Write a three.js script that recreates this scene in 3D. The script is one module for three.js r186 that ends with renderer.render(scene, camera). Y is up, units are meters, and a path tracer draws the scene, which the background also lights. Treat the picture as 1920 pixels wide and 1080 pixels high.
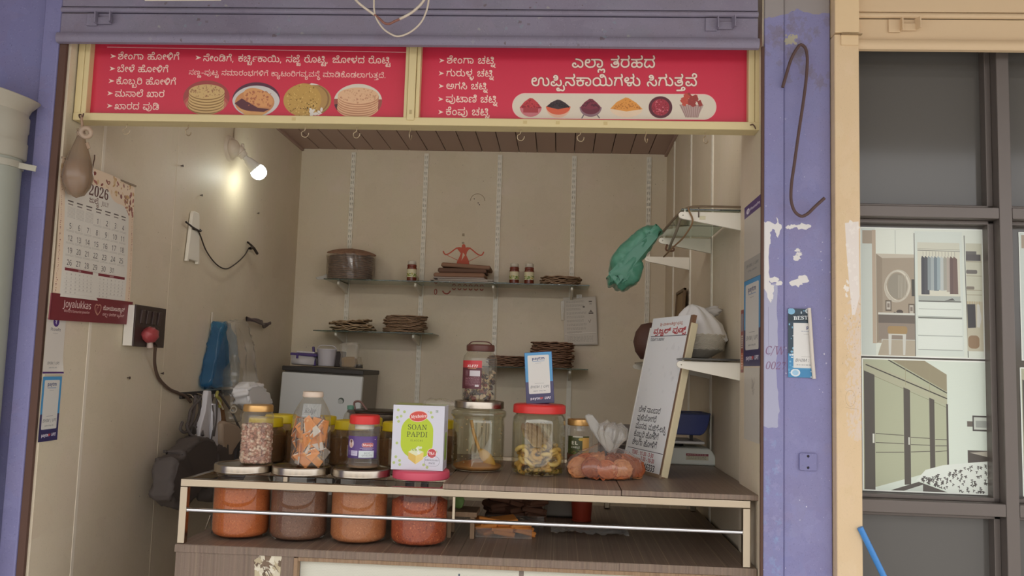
import * as THREE from 'three';
import { RoundedBoxGeometry } from 'three/addons/geometries/RoundedBoxGeometry.js';
import { RectAreaLightUniformsLib } from 'three/addons/lights/RectAreaLightUniformsLib.js';
import { mergeGeometries, mergeVertices } from 'three/addons/utils/BufferGeometryUtils.js';
import { createNoise2D, createNoise3D } from 'simplex-noise';

// ---------- camera, sky, exposure ----------
const scene = new THREE.Scene();
const camera = new THREE.PerspectiveCamera(37.3, 1920 / 1080, 0.05, 200);   // eye 1.55 m high, 2.5 m in front of the shop front (z = 0)
camera.position.set(0, 1.55, 2.5);
camera.rotation.order = 'YXZ';
camera.rotation.set(0.09425, 0.0566, 0.0306);
const renderer = new THREE.WebGLRenderer({ antialias: true });
renderer.toneMapping = THREE.LinearToneMapping;
renderer.toneMappingExposure = 2.65;
renderer.shadowMap.enabled = true;

{ // overcast daylight sky: a little brighter towards the zenith, the same all the way round
  const W = 64, H = 32, d = new Float32Array(W * H * 4);
  for (let j = 0; j < H; j++) {
    const s = Math.sin(((j + 0.5) / H - 0.5) * Math.PI), L = s > 0 ? 0.8 + 0.2 * s : 0.4;
    for (let i = 0; i < W; i++) { const o = (j * W + i) * 4; d[o] = L * 1.0; d[o + 1] = L * 1.0; d[o + 2] = L * 1.02; d[o + 3] = 1; }
  }
  const sky = new THREE.DataTexture(d, W, H, THREE.RGBAFormat, THREE.FloatType);
  sky.mapping = THREE.EquirectangularReflectionMapping; sky.magFilter = THREE.LinearFilter; sky.needsUpdate = true;
  scene.background = sky; scene.environment = sky; scene.backgroundIntensity = 1; 
}

RectAreaLightUniformsLib.init();
const addedShopFill = new THREE.RectAreaLight(0xfffdf8, 11, 1.3, 0.05);   // added fill light for the shop inside; its unseen bar is built with the signs

// ---------- helpers ----------
let seed = 7;
const rnd = () => { seed = (seed + 0x6d2b79f5) | 0; let t = Math.imul(seed ^ (seed >>> 15), 1 | seed); t = (t + Math.imul(t ^ (t >>> 7), 61 | t)) ^ t; return ((t ^ (t >>> 14)) >>> 0) / 4294967296; };
const rr = (a, b) => a + (b - a) * rnd();
const n2 = createNoise2D(rnd), n3 = createNoise3D(rnd);
const ORD = ['lowest', 'second', 'third', 'fourth', 'fifth', 'sixth', 'seventh', 'eighth', 'ninth', 'tenth', 'eleventh', 'twelfth', 'thirteenth', 'fourteenth', 'fifteenth', 'sixteenth', 'seventeenth'];
const V = (x, y, z) => new THREE.Vector3(x, y, z);

function std(color, roughness = 0.6, o = {}) { return new THREE.MeshStandardMaterial({ color, roughness, ...o }); }
function phy(o) { return new THREE.MeshPhysicalMaterial(o); }
const film = (color, rough, t, o = {}) => phy({ color, roughness: rough, transmission: t, thickness: 0, ior: 1.45, ...o });

function nonIdx(g) { const r = g.index ? g.toNonIndexed() : g; for (const k of Object.keys(r.attributes)) if (!['position', 'normal', 'uv'].includes(k)) r.deleteAttribute(k); if (!r.attributes.uv) r.setAttribute('uv', new THREE.BufferAttribute(new Float32Array(r.attributes.position.count * 2), 2)); r.morphAttributes = {}; return r; }
const mg = (list) => (list.length === 1 ? list[0] : mergeGeometries(list.map(nonIdx)));
function T(g, x = 0, y = 0, z = 0, rx = 0, ry = 0, rz = 0, s = 1) {
  const m = new THREE.Matrix4().compose(V(x, y, z), new THREE.Quaternion().setFromEuler(new THREE.Euler(rx, ry, rz, 'YXZ')), Array.isArray(s) ? V(...s) : V(s, s, s));
  return g.applyMatrix4(m);
}
function uvM(g, s = 1, ox = 0, oy = 0) { // uv in metres, by the way each face points
  g = nonIdx(g); const p = g.attributes.position, n = g.attributes.normal, uv = new Float32Array(p.count * 2);
  for (let i = 0; i < p.count; i++) {
    const ax = Math.abs(n.getX(i)), ay = Math.abs(n.getY(i)), az = Math.abs(n.getZ(i)), x = p.getX(i), y = p.getY(i), z = p.getZ(i);
    const [u, v] = ay >= ax && ay >= az ? [x, -z] : ax >= az ? [-z, y] : [x, y];
    uv[2 * i] = u * s + ox; uv[2 * i + 1] = v * s + oy;
  }
  g.setAttribute('uv', new THREE.BufferAttribute(uv, 2)); return g;
}
function uvRound(g, s = 2) { // uv around an upright axis, the seam at the back
  g = nonIdx(g); const p = g.attributes.position, uv = new Float32Array(p.count * 2);
  for (let i = 0; i < p.count; i += 3) { const a = [0, 1, 2].map((k) => Math.atan2(p.getX(i + k), p.getZ(i + k)) / (2 * Math.PI)), m = Math.max(...a); for (let k = 0; k < 3; k++) { uv[2 * (i + k)] = s * (m - a[k] > 0.5 ? a[k] + 1 : a[k]); uv[2 * (i + k) + 1] = p.getY(i + k) * s * 3.6; } }
  g.setAttribute('uv', new THREE.BufferAttribute(uv, 2)); return g;
}
const box = (w, h, d, r = 0, seg = 1) => (r ? new RoundedBoxGeometry(w, h, d, seg, r) : new THREE.BoxGeometry(w, h, d));
const boxAt = (x0, x1, y0, y1, z0, z1, r = 0) => T(box(x1 - x0, y1 - y0, z1 - z0, r), (x0 + x1) / 2, (y0 + y1) / 2, (z0 + z1) / 2);
const cyl = (r1, r2, h, seg = 24, open = false) => new THREE.CylinderGeometry(r1, r2, h, seg, 1, open);
const lathe = (pts, seg = 40) => new THREE.LatheGeometry(pts.map((p) => new THREE.Vector2(p[0], p[1])), seg);
const tube = (pts, r, n = 40, k = 7, closed = false) => new THREE.TubeGeometry(new THREE.CatmullRomCurve3(pts.map((p) => V(...p)), closed, 'centripetal'), n, r, k, closed);
function shapeOf(pts) { const s = new THREE.Shape(); pts.forEach((p, i) => (i ? s.lineTo(p[0], p[1]) : s.moveTo(p[0], p[1]))); s.closePath(); return s; }
function smoothShape(pts) { const c = new THREE.SplineCurve([...pts, pts[0]].map((p) => new THREE.Vector2(...p))); return new THREE.Shape(c.getPoints(pts.length * 5)); }
const extr = (shape, depth, bevel = 0, seg = 2) => new THREE.ExtrudeGeometry(shape, { depth, bevelEnabled: bevel > 0, bevelSize: bevel, bevelThickness: bevel, bevelOffset: -bevel, bevelSegments: seg, curveSegments: 12 });
function rumple(g, amp, f, keep) { // folds and dents pushed along the normals
  g.deleteAttribute('normal'); const u = g.attributes.uv; g.deleteAttribute('uv'); g = mergeVertices(g, 1e-5); g.computeVertexNormals();
  const p = g.attributes.position, n = g.attributes.normal.clone();
  for (let i = 0; i < p.count; i++) {
    const x = p.getX(i), y = p.getY(i), z = p.getZ(i), k = keep ? keep(x, y, z) : 1;
    const h = amp * k * (n3(x * f, y * f, z * f) + 0.5 * n3(x * f * 2.3 + 9, y * f * 2.3, z * f * 2.3) + 0.3 * Math.abs(n3(x * f * 5, y * f * 5 + 4, z * f * 5)));
    p.setXYZ(i, x + n.getX(i) * h, y + n.getY(i) * h, z + n.getZ(i) * h);
  }
  g.computeVertexNormals(); return g;
}
const taken = new Map();
function numbered(n) { const k = taken.get(n) ?? 0; taken.set(n, k + 1); return k ? n + '_' + String(k).padStart(3, '0') : n; }
function part(name, g, m, parent, label) { const o = new THREE.Mesh(g, m); o.name = name; o.castShadow = o.receiveShadow = true; if (label) o.userData.label = label; parent.add(o); return o; }
function tag(o, label, category, group) { o.userData.label = label; o.userData.category = category; if (group) o.userData.group = group; return o; }
function thing(name, label, category, pos = [0, 0, 0], o = {}) {
  const g = new THREE.Group(); g.name = numbered(name); g.position.set(...pos); if (o.ry) g.rotation.y = o.ry; scene.add(g);
  return tag(g, label, category, o.group);
}
function solo(name, g, m, label, category, o = {}) { // a thing that is one mesh
  const me = part(numbered(name), g, m, scene); if (o.pos) me.position.set(...o.pos); if (o.rot) me.rotation.set(...o.rot);
  if (o.kind) me.userData.kind = o.kind; return tag(me, label, category, o.group);
}
function copyOf(o, pos, ry, label) { const c = o.clone(); c.name = numbered(o.name.replace(/_\d{3}$/, '')); c.userData = { ...o.userData }; if (label) c.userData.label = label; c.position.set(...pos); if (ry !== undefined) c.rotation.y = ry; scene.add(c); return c; }
function struct(name, g, m, label) { const me = part(name, g, m, scene); me.userData.kind = 'structure'; if (label) me.userData.label = label; return me; }
function structGroup(name, label) { const g = new THREE.Group(); g.name = name; g.userData.kind = 'structure'; if (label) g.userData.label = label; scene.add(g); return g; }

// ---------- painted textures ----------
function canvasTex(w, h, draw, rep) {
  const c = document.createElement('canvas'); c.width = w; c.height = h; const x = c.getContext('2d'); draw(x, w, h);
  const t = new THREE.CanvasTexture(c); t.colorSpace = THREE.SRGBColorSpace; t.anisotropy = 8; if (rep) { t.wrapS = t.wrapT = THREE.RepeatWrapping; } return t;
}
function grain(x, w, h, amount, size = 1) { // fine speckle all over
  for (let i = 0; i < (w * h) / (26 * size * size); i++) { const v = rnd() < 0.5 ? 0 : 255; x.fillStyle = `rgba(${v},${v},${v},${amount * rnd()})`; x.fillRect(rnd() * w, rnd() * h, size * rr(0.6, 1.6), size * rr(0.6, 1.6)); }
}
function blot(x, cx, cy, r, color, rough = 0.35, n = 16) { // a patch with a ragged outline
  x.fillStyle = color; x.beginPath();
  for (let i = 0; i < n; i++) { const a = (i / n) * Math.PI * 2, q = r * (1 + rough * rr(-1, 1)); const px = cx + Math.cos(a) * q, py = cy + Math.sin(a) * q; i ? x.lineTo(px, py) : x.moveTo(px, py); }
  x.closePath(); x.fill();
}
const poly = (x, pts, color) => { x.fillStyle = color; x.beginPath(); pts.forEach((p, i) => (i ? x.lineTo(p[0], p[1]) : x.moveTo(p[0], p[1]))); x.closePath(); x.fill(); };
const rect = (x, c, a, b, w, h) => { x.fillStyle = c; x.fillRect(a, b, w, h); };
const line = (x, c, lw, ...p) => { x.strokeStyle = c; x.lineWidth = lw; x.beginPath(); p.forEach((q, i) => (i ? x.lineTo(q[0], q[1]) : x.moveTo(q[0], q[1]))); x.stroke(); };
const oval = (x, c, a, b, rx, ry, rot = 0) => { x.fillStyle = c; x.beginPath(); x.ellipse(a, b, rx, ry, rot, 0, Math.PI * 2); x.fill(); };
function rbox(x, c, a, b, w, h, r) { x.fillStyle = c; x.beginPath(); x.roundRect(a, b, w, h, r); x.fill(); }
function txt(x, s, a, b, size, color, font = 'sans-serif', align = 'center', weight = 'bold', maxW) { x.fillStyle = color; x.textAlign = align; x.textBaseline = 'middle'; x.font = `${weight} ${size}px ${font}`; x.fillText(s, a, b, maxW); }
function fakeLines(x, color, a, b, w, rows, gap, hgt) { for (let i = 0; i < rows; i++) { let q = 0; while (q < w) { const l = rr(0.04, 0.14) * w; rect(x, color, a + q, b + i * gap, Math.min(l, w - q), hgt); q += l + 0.03 * w; } } }

// Kannada lettering: for each syllable its advance, then its pen strokes (x y, 100 units to the em, baseline at y = 0)
const AKSHARA = {
  'ಶೇಂ': '159M33 -65 30 -67 33 -75 42 -78 48 -77 53 -72 54 -67 53 -58 48 -53 38 -51 7 -52M13 -52 15 -52 12 -40M44 -52 53 -36 54 -22 52 -14 45 -7 32 -3 14 -5 8 -12 8 -20 12 -25 30 -29 38 -35 38 -51 39 -47M72 -34 78 -32 91 -33 96 -39 95 -50 90 -53 82 -53 73 -47 71 -41 71 -24 77 -14 88 -6M127 -47 136 -47 142 -44 149 -34 150 -20 148 -13 138 -4 123 -4 115 -11 112 -17 112 -32 120 -44 127 -47',
  'ಗಾ': '110M8 -52 81 -52 87 -50 98 -39 101 -30 99 -13 91 -4 78 -4 73 -8 70 -17 72 -22 79 -23M44 -52 45 -45 49 -41 53 -30 55 -6M21 -51 11 -32 9 -6',
  'ಹೋ': '196M50 -65 48 -70 53 -77 60 -78 68 -75 73 -64 71 -58 66 -53 34 -51 7 -52M33 -51 39 -40 41 -29 39 -28 41 -29 39 -28 40 -13 34 -7 29 -4 21 -3 14 -5 8 -12 8 -24 13 -32 19 -34 29 -33 39 -28 51 -33 61 -34 70 -27 72 -22 72 -11 63 -4 49 -4 40 -12M163 -34 164 -45 172 -52 178 -54 184 -52 188 -49 188 -38 183 -33 168 -32 163 -34 163 -25 165 -19 174 -8 179 -6M124 -23 117 -21 117 -10 123 -4 138 -5 145 -15 145 -35 142 -43 134 -50 127 -53 117 -53 107 -48 101 -40 101 -13 96 -5 84 -4 73 -10',
  'ಳಿ': '72M54 -64 46 -57 36 -57 31 -62 32 -68 36 -72 44 -73 52 -71 54 -66 60 -62 63 -50 63 -37 61 -30 54 -23 46 -20 27 -20 14 -25 6 -37 7 -44 13 -52 22 -53 28 -50 29 -40 23 -35 8 -34M27 -20 24 -9 30 -3 43 -4 47 -7 46 -19',
  'ಗೆ': '65M33 -65 30 -69 34 -76 42 -78 49 -77 54 -72 55 -67 54 -58 49 -53 43 -52 8 -52M42 -52 43 -52 44 -47 49 -41 53 -31 55 -6M21 -51 11 -32 9 -6',
  'ಬೇ': '121M49 -65 46 -67 47 -72 50 -76 58 -78 65 -77 69 -72 71 -62 69 -57 64 -53 58 -51 47 -52M57 -51 69 -35 72 -26 70 -12 64 -5 53 -3 48 -5 40 -11 39 -16M7 -39 7 -47 11 -52 22 -53 28 -51 31 -42 29 -37 11 -22 9 -10 15 -4 24 -3 31 -5 39 -12M89 -34 96 -32 108 -33 113 -39 113 -50 108 -53 99 -53 91 -47 88 -41 88 -24 94 -14 105 -6',
  'ಳೆ': '71M41 -65 38 -67 39 -72 43 -77 50 -78 57 -77 62 -72 63 -67 62 -58 56 -52 43 -52M55 -52 62 -42 63 -35 61 -29 53 -22 46 -20 27 -20 14 -25 10 -29 6 -37 8 -47 14 -52 25 -52 29 -49 29 -40 23 -35 8 -34M27 -20 24 -9 30 -3 43 -4 47 -7 46 -19',
  'ಕೊ': '132M28 -65 25 -67 28 -75 36 -78 43 -77 48 -72 49 -67 48 -58 43 -53 35 -52 7 -52M28 -52 30 -52 31 -35 29 -35 49 -35M7 -35 29 -35M16 -34 10 -23 9 -15 17 -5 24 -3 39 -5 47 -12 46 -24 41 -33M102 -23 94 -21 94 -10 101 -4 115 -5 123 -15 123 -35 119 -43 112 -50 104 -53 94 -53 84 -48 78 -40 78 -13 73 -5 66 -3 58 -5 48 -12',
  'ಬ್ಬ': '92M51 -51 54 -52 67 -41 72 -27 70 -12 63 -5 55 -3 48 -5 40 -11 39 -17M7 -39 7 -47 11 -52 15 -53 27 -52 30 -47 30 -39 10 -21 9 -11 14 -5 23 -3 30 -5 39 -12M86 -2 89 3 92 16 91 26 86 32 79 33 68 28 63 32 53 33 50 30 50 25 62 17 63 12 60 8 51 8 48 13',
  'ರಿ': '65M16 -48 27 -52 37 -52 50 -44 53 -45 56 -37 56 -22 53 -12 43 -5 28 -3 18 -7 9 -17 8 -34 16 -48 11 -56 12 -64 21 -71 34 -70 43 -66 49 -59 54 -49 53 -46 51 -47 53 -47 53 -45',
  'ಮ': '116M66 -75 71 -62 69 -57 66 -53 57 -51 7 -52M56 -51 68 -32 70 -12 64 -5 57 -3 46 -7 40 -12 41 -17M90 -51 103 -40 105 -35 108 -25 105 -11 99 -5 91 -3 82 -5 71 -11M25 -23 25 -27 19 -30 13 -29 8 -25 7 -14 13 -6 22 -3 28 -4 41 -12',
  'ಸಾ': '116M7 -52 88 -52 93 -50 105 -37 107 -31 105 -12 97 -4 90 -3 81 -6 77 -12 77 -20 79 -22 85 -23M57 -38 62 -27 63 -17 61 -10 55 -4 46 -3 41 -5 29 -21 20 -27 12 -26 8 -22 7 -11 9 -5',
  'ಲೆ': '77M47 -65 43 -68 44 -72 48 -76 55 -78 63 -77 68 -72 68 -67 68 -58 63 -53 59 -52 48 -52M58 -52 67 -39 68 -24 66 -16 54 -6 44 -3 33 -3 19 -7 11 -17 8 -24 8 -41 11 -47 18 -52 29 -52 33 -48 34 -43 33 -38 30 -34 27 -32 16 -32 8 -35 8 -33',
  'ಖಾ': '131M53 -52 64 -50 65 -52 103 -52 109 -49 120 -37 122 -31 120 -12 112 -4 105 -3 96 -6 92 -12 92 -20 94 -22 100 -23M64 -50 74 -37 77 -30 78 -19 75 -11 69 -5 62 -3 53 -4 40 -11 36 -17 22 -22 11 -22 8 -18 6 -11 10 -5 17 -3 27 -4 37 -12M21 -37 13 -37 12 -41 13 -47 19 -52 30 -52 39 -45 42 -37 42 -24 38 -15',
  'ರ': '65M52 -74 55 -70 57 -62 55 -57 52 -53 47 -51 8 -52M18 -51 8 -33 8 -20 11 -14 18 -7 27 -4 44 -6 55 -17 55 -37 47 -50',
  'ದ': '77M63 -74 68 -64 67 -57 63 -53 56 -51 8 -52M21 -51 8 -31 8 -14 15 -5 22 -3 31 -6 38 -12 38 -15M55 -51 66 -34 68 -27 66 -11 61 -5 53 -3 45 -6 38 -12',
  'ಪು': '104M66 -75 71 -62 69 -57 66 -53 58 -52 7 -52M85 -46 90 -39 94 -27 95 -8 92 2 81 11 72 13 60 12 51 8 43 1 43 -4 47 -7 57 -3 64 -5 68 -9 70 -27 65 -38M25 -23 25 -27 19 -30 13 -29 8 -25 7 -14 14 -5 22 -3 32 -5 40 -12 41 -17M40 -13 47 -7 45 -5 48 -6 44 -5 46 -5 43 -2',
  'ಡಿ': '77M64 -36 50 -37 45 -32 48 -24 57 -23 66 -27 64 -41 67 -44 62 -56 51 -65 39 -70 23 -71 15 -67 11 -62 11 -56 17 -47 8 -31 8 -14 16 -4 23 -3 30 -5 38 -12 38 -15M17 -47 31 -52 45 -52 55 -48 64 -41M64 -27 66 -27M66 -27 68 -23 68 -15 63 -6 56 -3 48 -4 38 -12',
  'ಸೇಂ': '167M40 -66 38 -67 38 -72 44 -77 57 -77 62 -71 63 -62 61 -57 56 -53 48 -52 7 -52M57 -38 62 -27 63 -17 61 -10 55 -4 46 -3 41 -5 29 -21 20 -27 12 -26 8 -22 7 -11 9 -5M78 -35 81 -46 88 -52 94 -54 100 -52 103 -49 103 -37 100 -34 87 -32 78 -35 78 -26 82 -18 92 -7 96 -6M134 -47 146 -46 151 -43 157 -36 158 -29 157 -14 151 -7 146 -4 129 -5 120 -16 120 -33 127 -43 134 -47',
  'ಕ': '57M45 -75 50 -63 49 -57 45 -53 37 -52 7 -52M28 -52 30 -52 30 -35 28 -35 50 -35M7 -35 28 -35M16 -34 10 -22 10 -13 17 -6 27 -3 38 -5 46 -12 47 -20 42 -33',
  'ರ್ಚ್ಚಿ': '150M68 -56 58 -52 52 -52 45 -58 46 -63 51 -67 63 -67 68 -62 69 -55 69 -48 64 -39 64 -35 63 -35 72 -35M143 -52 111 -52 102 -46 102 -35 108 -28 103 -22 102 -12 106 -7 114 -5M7 -39 8 -49 17 -53 26 -52 29 -48 31 -42 29 -37 15 -26 9 -18 9 -10 13 -5 19 -3 29 -4 39 -12 39 -16M48 -35 63 -34M63 -34 69 -19 68 -9 64 -5 58 -3 49 -4 39 -12M108 -28 126 -28M87 -6 88 2 85 13 91 13M77 13 87 13 89 23 88 30 81 33 73 32 68 28 57 33 51 32 49 25 61 17 62 11 58 8 52 8 47 11 47 13M87 13 87 14',
  'ಕಾ': '102M7 -52 74 -52 79 -50 92 -37 93 -31 92 -12 83 -4 77 -3 68 -6 63 -12 63 -20 66 -22 72 -23M30 -52 30 -35 28 -35 49 -35M7 -35 28 -35M16 -34 10 -23 9 -14 17 -5 24 -3 39 -5 45 -11 47 -19 41 -33',
  'ಯಿ': '134M73 -64 66 -57 56 -57 51 -62 51 -67 53 -71 64 -73 71 -71 73 -66 82 -60 88 -38 88 -22 88 -12 78 -4 64 -4 50 -12 38 -4 28 -3 20 -5 13 -10 9 -17 8 -27 8 -37 12 -43 18 -49 24 -52 37 -52 43 -49 49 -43 52 -36 53 -23 51 -12 49 -12 51 -12M108 -51 123 -36 125 -27 125 -17 123 -10 118 -5 106 -3 99 -5 88 -12',
  'ಸ': '71M58 -75 63 -63 62 -57 58 -53 49 -52 7 -52M57 -38 63 -24 63 -17 60 -9 56 -5 48 -3 41 -5 35 -11 30 -20 21 -27 13 -27 8 -22 7 -11 9 -5',
  'ಜ್ಜೆ': '86M48 -66 45 -67 46 -72 52 -77 58 -78 67 -74 70 -63 68 -58 62 -52 46 -52M61 -52 62 -42 56 -36 44 -36 33 -41 29 -49 22 -53 11 -52 7 -47 7 -39M31 -42 29 -37 11 -22 9 -10 15 -4 29 -4 39 -12 39 -16M68 -25 69 -12 68 -9 63 -4 49 -4 39 -12M82 10 82 13 75 17 63 14 58 8 49 8 45 13M60 13 59 17 48 25 48 28 51 33 56 33 67 28 73 33 79 33 86 28 86 23',
  'ರೊ': '140M34 -65 32 -70 37 -77 44 -78 53 -75 57 -63 55 -58 50 -53 46 -52 8 -52M44 -52 46 -52 47 -47 55 -37 56 -17 55 -14 47 -7 37 -3 19 -6 9 -17 8 -33 18 -51M109 -23 102 -21 102 -10 108 -4 123 -5 130 -15 130 -35 127 -43 119 -50 112 -53 102 -53 92 -48 86 -40 86 -13 81 -5 73 -3 66 -5 55 -13',
  'ಟ್ಟಿ': '95M24 -58 21 -62 16 -60 13 -57 13 -52 17 -43 26 -43 33 -39 33 -30 26 -25 18 -25 9 -28 8 -27 8 -14 15 -5 22 -3 34 -5 43 -12M73 -56 62 -52 56 -52 50 -56 50 -63 54 -67 65 -67 72 -62 73 -55 73 -46 64 -35 53 -35M17 -43 10 -34 10 -27M63 -35 73 -23 73 -13 72 -8 68 -5 58 -3 50 -6 43 -12M88 -5 89 8 87 13 78 13M86 13 91 20 91 28 88 32 83 33 75 32 70 28 58 33 51 32 48 28 46 22 48 14 54 8 61 8 64 13 62 19 48 19',
  'ಜೋ': '193M48 -66 45 -67 46 -72 52 -77 58 -78 67 -74 70 -63 68 -58 62 -52 46 -52M61 -52 62 -42 56 -36 44 -36 33 -41 29 -49 22 -53 11 -52 7 -47 7 -39M31 -42 29 -37 11 -22 9 -10 15 -4 29 -4 39 -12 39 -16M161 -34 168 -32 180 -33 185 -39 184 -50 179 -53 171 -53 163 -47 160 -41 160 -24 166 -14 177 -6M68 -25 69 -10 63 -4 49 -4 39 -12M122 -23 114 -21 114 -10 121 -4 135 -5 143 -15 143 -35 139 -43 132 -50 124 -53 114 -53 104 -48 98 -40 98 -13 97 -8 93 -5 86 -3 70 -9',
  'ಳ': '71M58 -75 63 -62 62 -57 57 -52 45 -52M57 -52 62 -43 63 -35 61 -29 52 -22 46 -21 27 -21 20 -22 10 -29 9 -34 6 -38 8 -47 13 -52 23 -53 29 -49 28 -39 23 -36 8 -35M27 -21 24 -10 28 -5 32 -3 40 -3 47 -7 46 -20',
  'ಣ್ಣ': '98M40 -43 33 -51 26 -53 19 -53 12 -50 8 -44 8 -37 15 -27M41 -44 54 -53 64 -52 74 -44 78 -32 78 -22 75 -12 67 -4 52 -5 46 -12 47 -21 52 -26 57 -27 63 -23 63 -20M23 -27 16 -27 9 -22 8 -10 13 -4 19 -3 28 -6M88 24 86 22 82 22 78 25 78 30 83 33 92 33 98 27 98 16 92 9 82 8 73 13 67 8 58 8 53 13 53 17 58 22 53 27 53 31 59 34 65 33M58 22 61 22',
  'ಟ್ಟ': '95M24 -58 19 -62 13 -57 13 -49 18 -43 9 -32 10 -27 8 -27 8 -14 16 -5 25 -3 36 -7 43 -13 43 -16M60 -58 63 -59 70 -53 72 -48 71 -42 64 -35 53 -35M18 -43 29 -42 33 -39 33 -30 27 -26 10 -27M63 -35 73 -23 73 -14 72 -9 68 -5 59 -3 52 -5 43 -12M88 -5 89 8 87 13 78 13M86 13 91 20 91 28 88 32 83 33 75 32 70 28 58 33 51 32 48 28 46 22 48 14 54 8 61 8 64 13 62 19 48 19',
  'ಮಾ': '161M66 -75 71 -62 69 -57 66 -53 57 -51 7 -52M83 -52 94 -50 95 -52 132 -52 139 -49 148 -41 150 -37 152 -20 149 -11 142 -4 128 -4 123 -8 121 -17 123 -22 130 -23M56 -51 68 -32 70 -12 63 -4 58 -3 50 -4 41 -12M94 -50 96 -45 103 -38 106 -32 107 -17 105 -11 99 -5 93 -3 81 -5 71 -11M25 -22 25 -26 21 -29 13 -28 8 -23 7 -13 13 -5 20 -3 33 -5 40 -12 41 -15',
  'ರಂ': '120M52 -74 55 -70 57 -62 55 -57 52 -53 47 -51 8 -52M18 -51 8 -33 8 -20 11 -14 18 -7 27 -4 44 -6 55 -17 55 -37 47 -50M88 -47 99 -46 104 -43 110 -36 112 -29 110 -14 104 -7 99 -4 83 -5 73 -16 73 -33 80 -43 88 -47',
  'ಭ': '80M67 -74 70 -68 70 -57 66 -53 58 -51 47 -52M57 -51 70 -33 72 -18 69 -11 63 -5 55 -3 48 -5 40 -11 39 -17M7 -40 7 -47 11 -52 15 -53 27 -52 30 -47 30 -39 10 -21 9 -11 14 -5 23 -3 30 -5 39 -12M39 2 39 9',
  'ಗ': '65M51 -74 55 -64 54 -57 51 -53 44 -52 8 -52M43 -52 44 -52 45 -46 49 -41 53 -30 55 -6M21 -51 11 -32 9 -6',
  'ಕ್ಯಾ': '128M7 -52 74 -52 79 -50 92 -37 93 -31 92 -12 83 -4 77 -3 68 -6 63 -12 63 -20 66 -22 72 -23M30 -52 30 -35 28 -35 49 -35M7 -35 28 -35M16 -34 10 -23 9 -14 17 -5 24 -3 39 -5 45 -11 47 -19 41 -33M123 -7 119 -10 115 -11 111 -10 107 -4 108 0 120 17 120 28 114 34 108 37 92 35 88 32 88 26 100 17 101 12 98 8 89 8 85 13',
  'ಟಂ': '137M24 -58 19 -62 13 -57 13 -49 18 -43 9 -32 10 -27 8 -27 8 -14 16 -5 25 -3 36 -7 43 -13 43 -16M60 -58 63 -59 70 -53 72 -48 71 -42 64 -35 53 -35M18 -43 29 -42 33 -39 33 -30 27 -26 10 -27M63 -35 73 -23 73 -14 72 -9 68 -5 59 -3 52 -5 43 -12M104 -47 113 -47 119 -44 125 -39 127 -35 128 -22 126 -12 116 -4 101 -4 93 -10 89 -17 89 -32 93 -39 98 -44 104 -47',
  'ವ್ಯ': '105M66 -75 71 -62 69 -57 66 -53 57 -51 7 -52M56 -51 69 -30 70 -15 68 -9 61 -4 49 -5 40 -12 41 -17M25 -23 25 -27 19 -30 13 -29 8 -25 7 -14 13 -6 22 -3 28 -4 41 -12M99 -7 96 -10 88 -10 84 -5 85 1 93 10 98 18 98 26 93 33 85 37 68 35 65 31 65 27 77 18 78 11 75 8 66 8 63 13',
  'ವ': '79M66 -75 71 -62 69 -57 66 -53 57 -51 7 -52M56 -51 69 -30 70 -15 68 -9 61 -4 49 -5 40 -12 41 -17M25 -23 25 -27 19 -30 13 -29 8 -25 7 -14 13 -6 22 -3 28 -4 41 -12',
  'ಸ್ಥೆ': '77M40 -66 38 -67 38 -72 44 -77 57 -77 62 -71 63 -62 61 -57 56 -53 48 -52 7 -52M57 -38 62 -27 63 -17 61 -10 55 -4 46 -3 41 -5 29 -21 20 -27 12 -26 8 -22 7 -11 9 -5M58 39 58 42M53 8 65 8 71 11 76 16 78 27 74 32 69 33 58 28 54 32 48 33 41 28 42 17 48 10 53 8',
  'ಡ': '77M63 -75 68 -68 68 -61 63 -53 58 -51 8 -52M21 -51 8 -31 8 -14 15 -5 22 -3 31 -6 38 -12M57 -51 63 -42 66 -27 56 -23 49 -24 46 -27 45 -32 49 -37 63 -37M64 -27 66 -27M66 -27 68 -24 68 -15 67 -10 62 -5 54 -3 47 -5 38 -12',
  'ಲಾ': '122M47 -52 59 -52 61 -50 62 -52 93 -52 102 -48 109 -42 112 -35 113 -18 111 -12 103 -4 88 -5 83 -11 83 -18 84 -22 91 -23M61 -50 63 -44 67 -39 68 -24 66 -16 58 -7 52 -5 33 -3 23 -6 13 -14 8 -22 8 -35 11 -47 18 -52 29 -52 33 -48 34 -43 33 -38 30 -34 27 -32 16 -32 8 -35 8 -33',
  'ಗು': '101M51 -74 55 -64 54 -57 51 -53 44 -52 8 -52M43 -52 44 -52 45 -46 49 -41 53 -30 55 -10 76 -3 84 -5 90 -10 93 -17 93 -28 88 -40 75 -52M21 -51 11 -32 9 -6M55 -10 55 -6',
  'ತ್ತ': '69M49 -74 53 -70 53 -65 53 -57 49 -53 44 -52 8 -52M43 -52 44 -52 48 -39 48 -30 39 -23 28 -23 24 -27 24 -32 29 -37 47 -37M8 -21 9 -12 17 -6 28 -3 43 -5 47 -7 53 -14 53 -27 51 -30 48 -30 48 -32 48 -30M21 27 62 26 68 21 68 13 63 8 54 8 49 13 48 27 50 27',
  'ದೆ': '77M46 -65 43 -68 43 -72 50 -77 59 -77 66 -72 68 -67 67 -59 62 -53 55 -51 8 -52M21 -51 8 -31 8 -13 16 -4 23 -3 30 -5 38 -12 38 -15M54 -51 66 -34 68 -27 66 -11 61 -5 52 -3 46 -5 38 -12',
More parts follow.
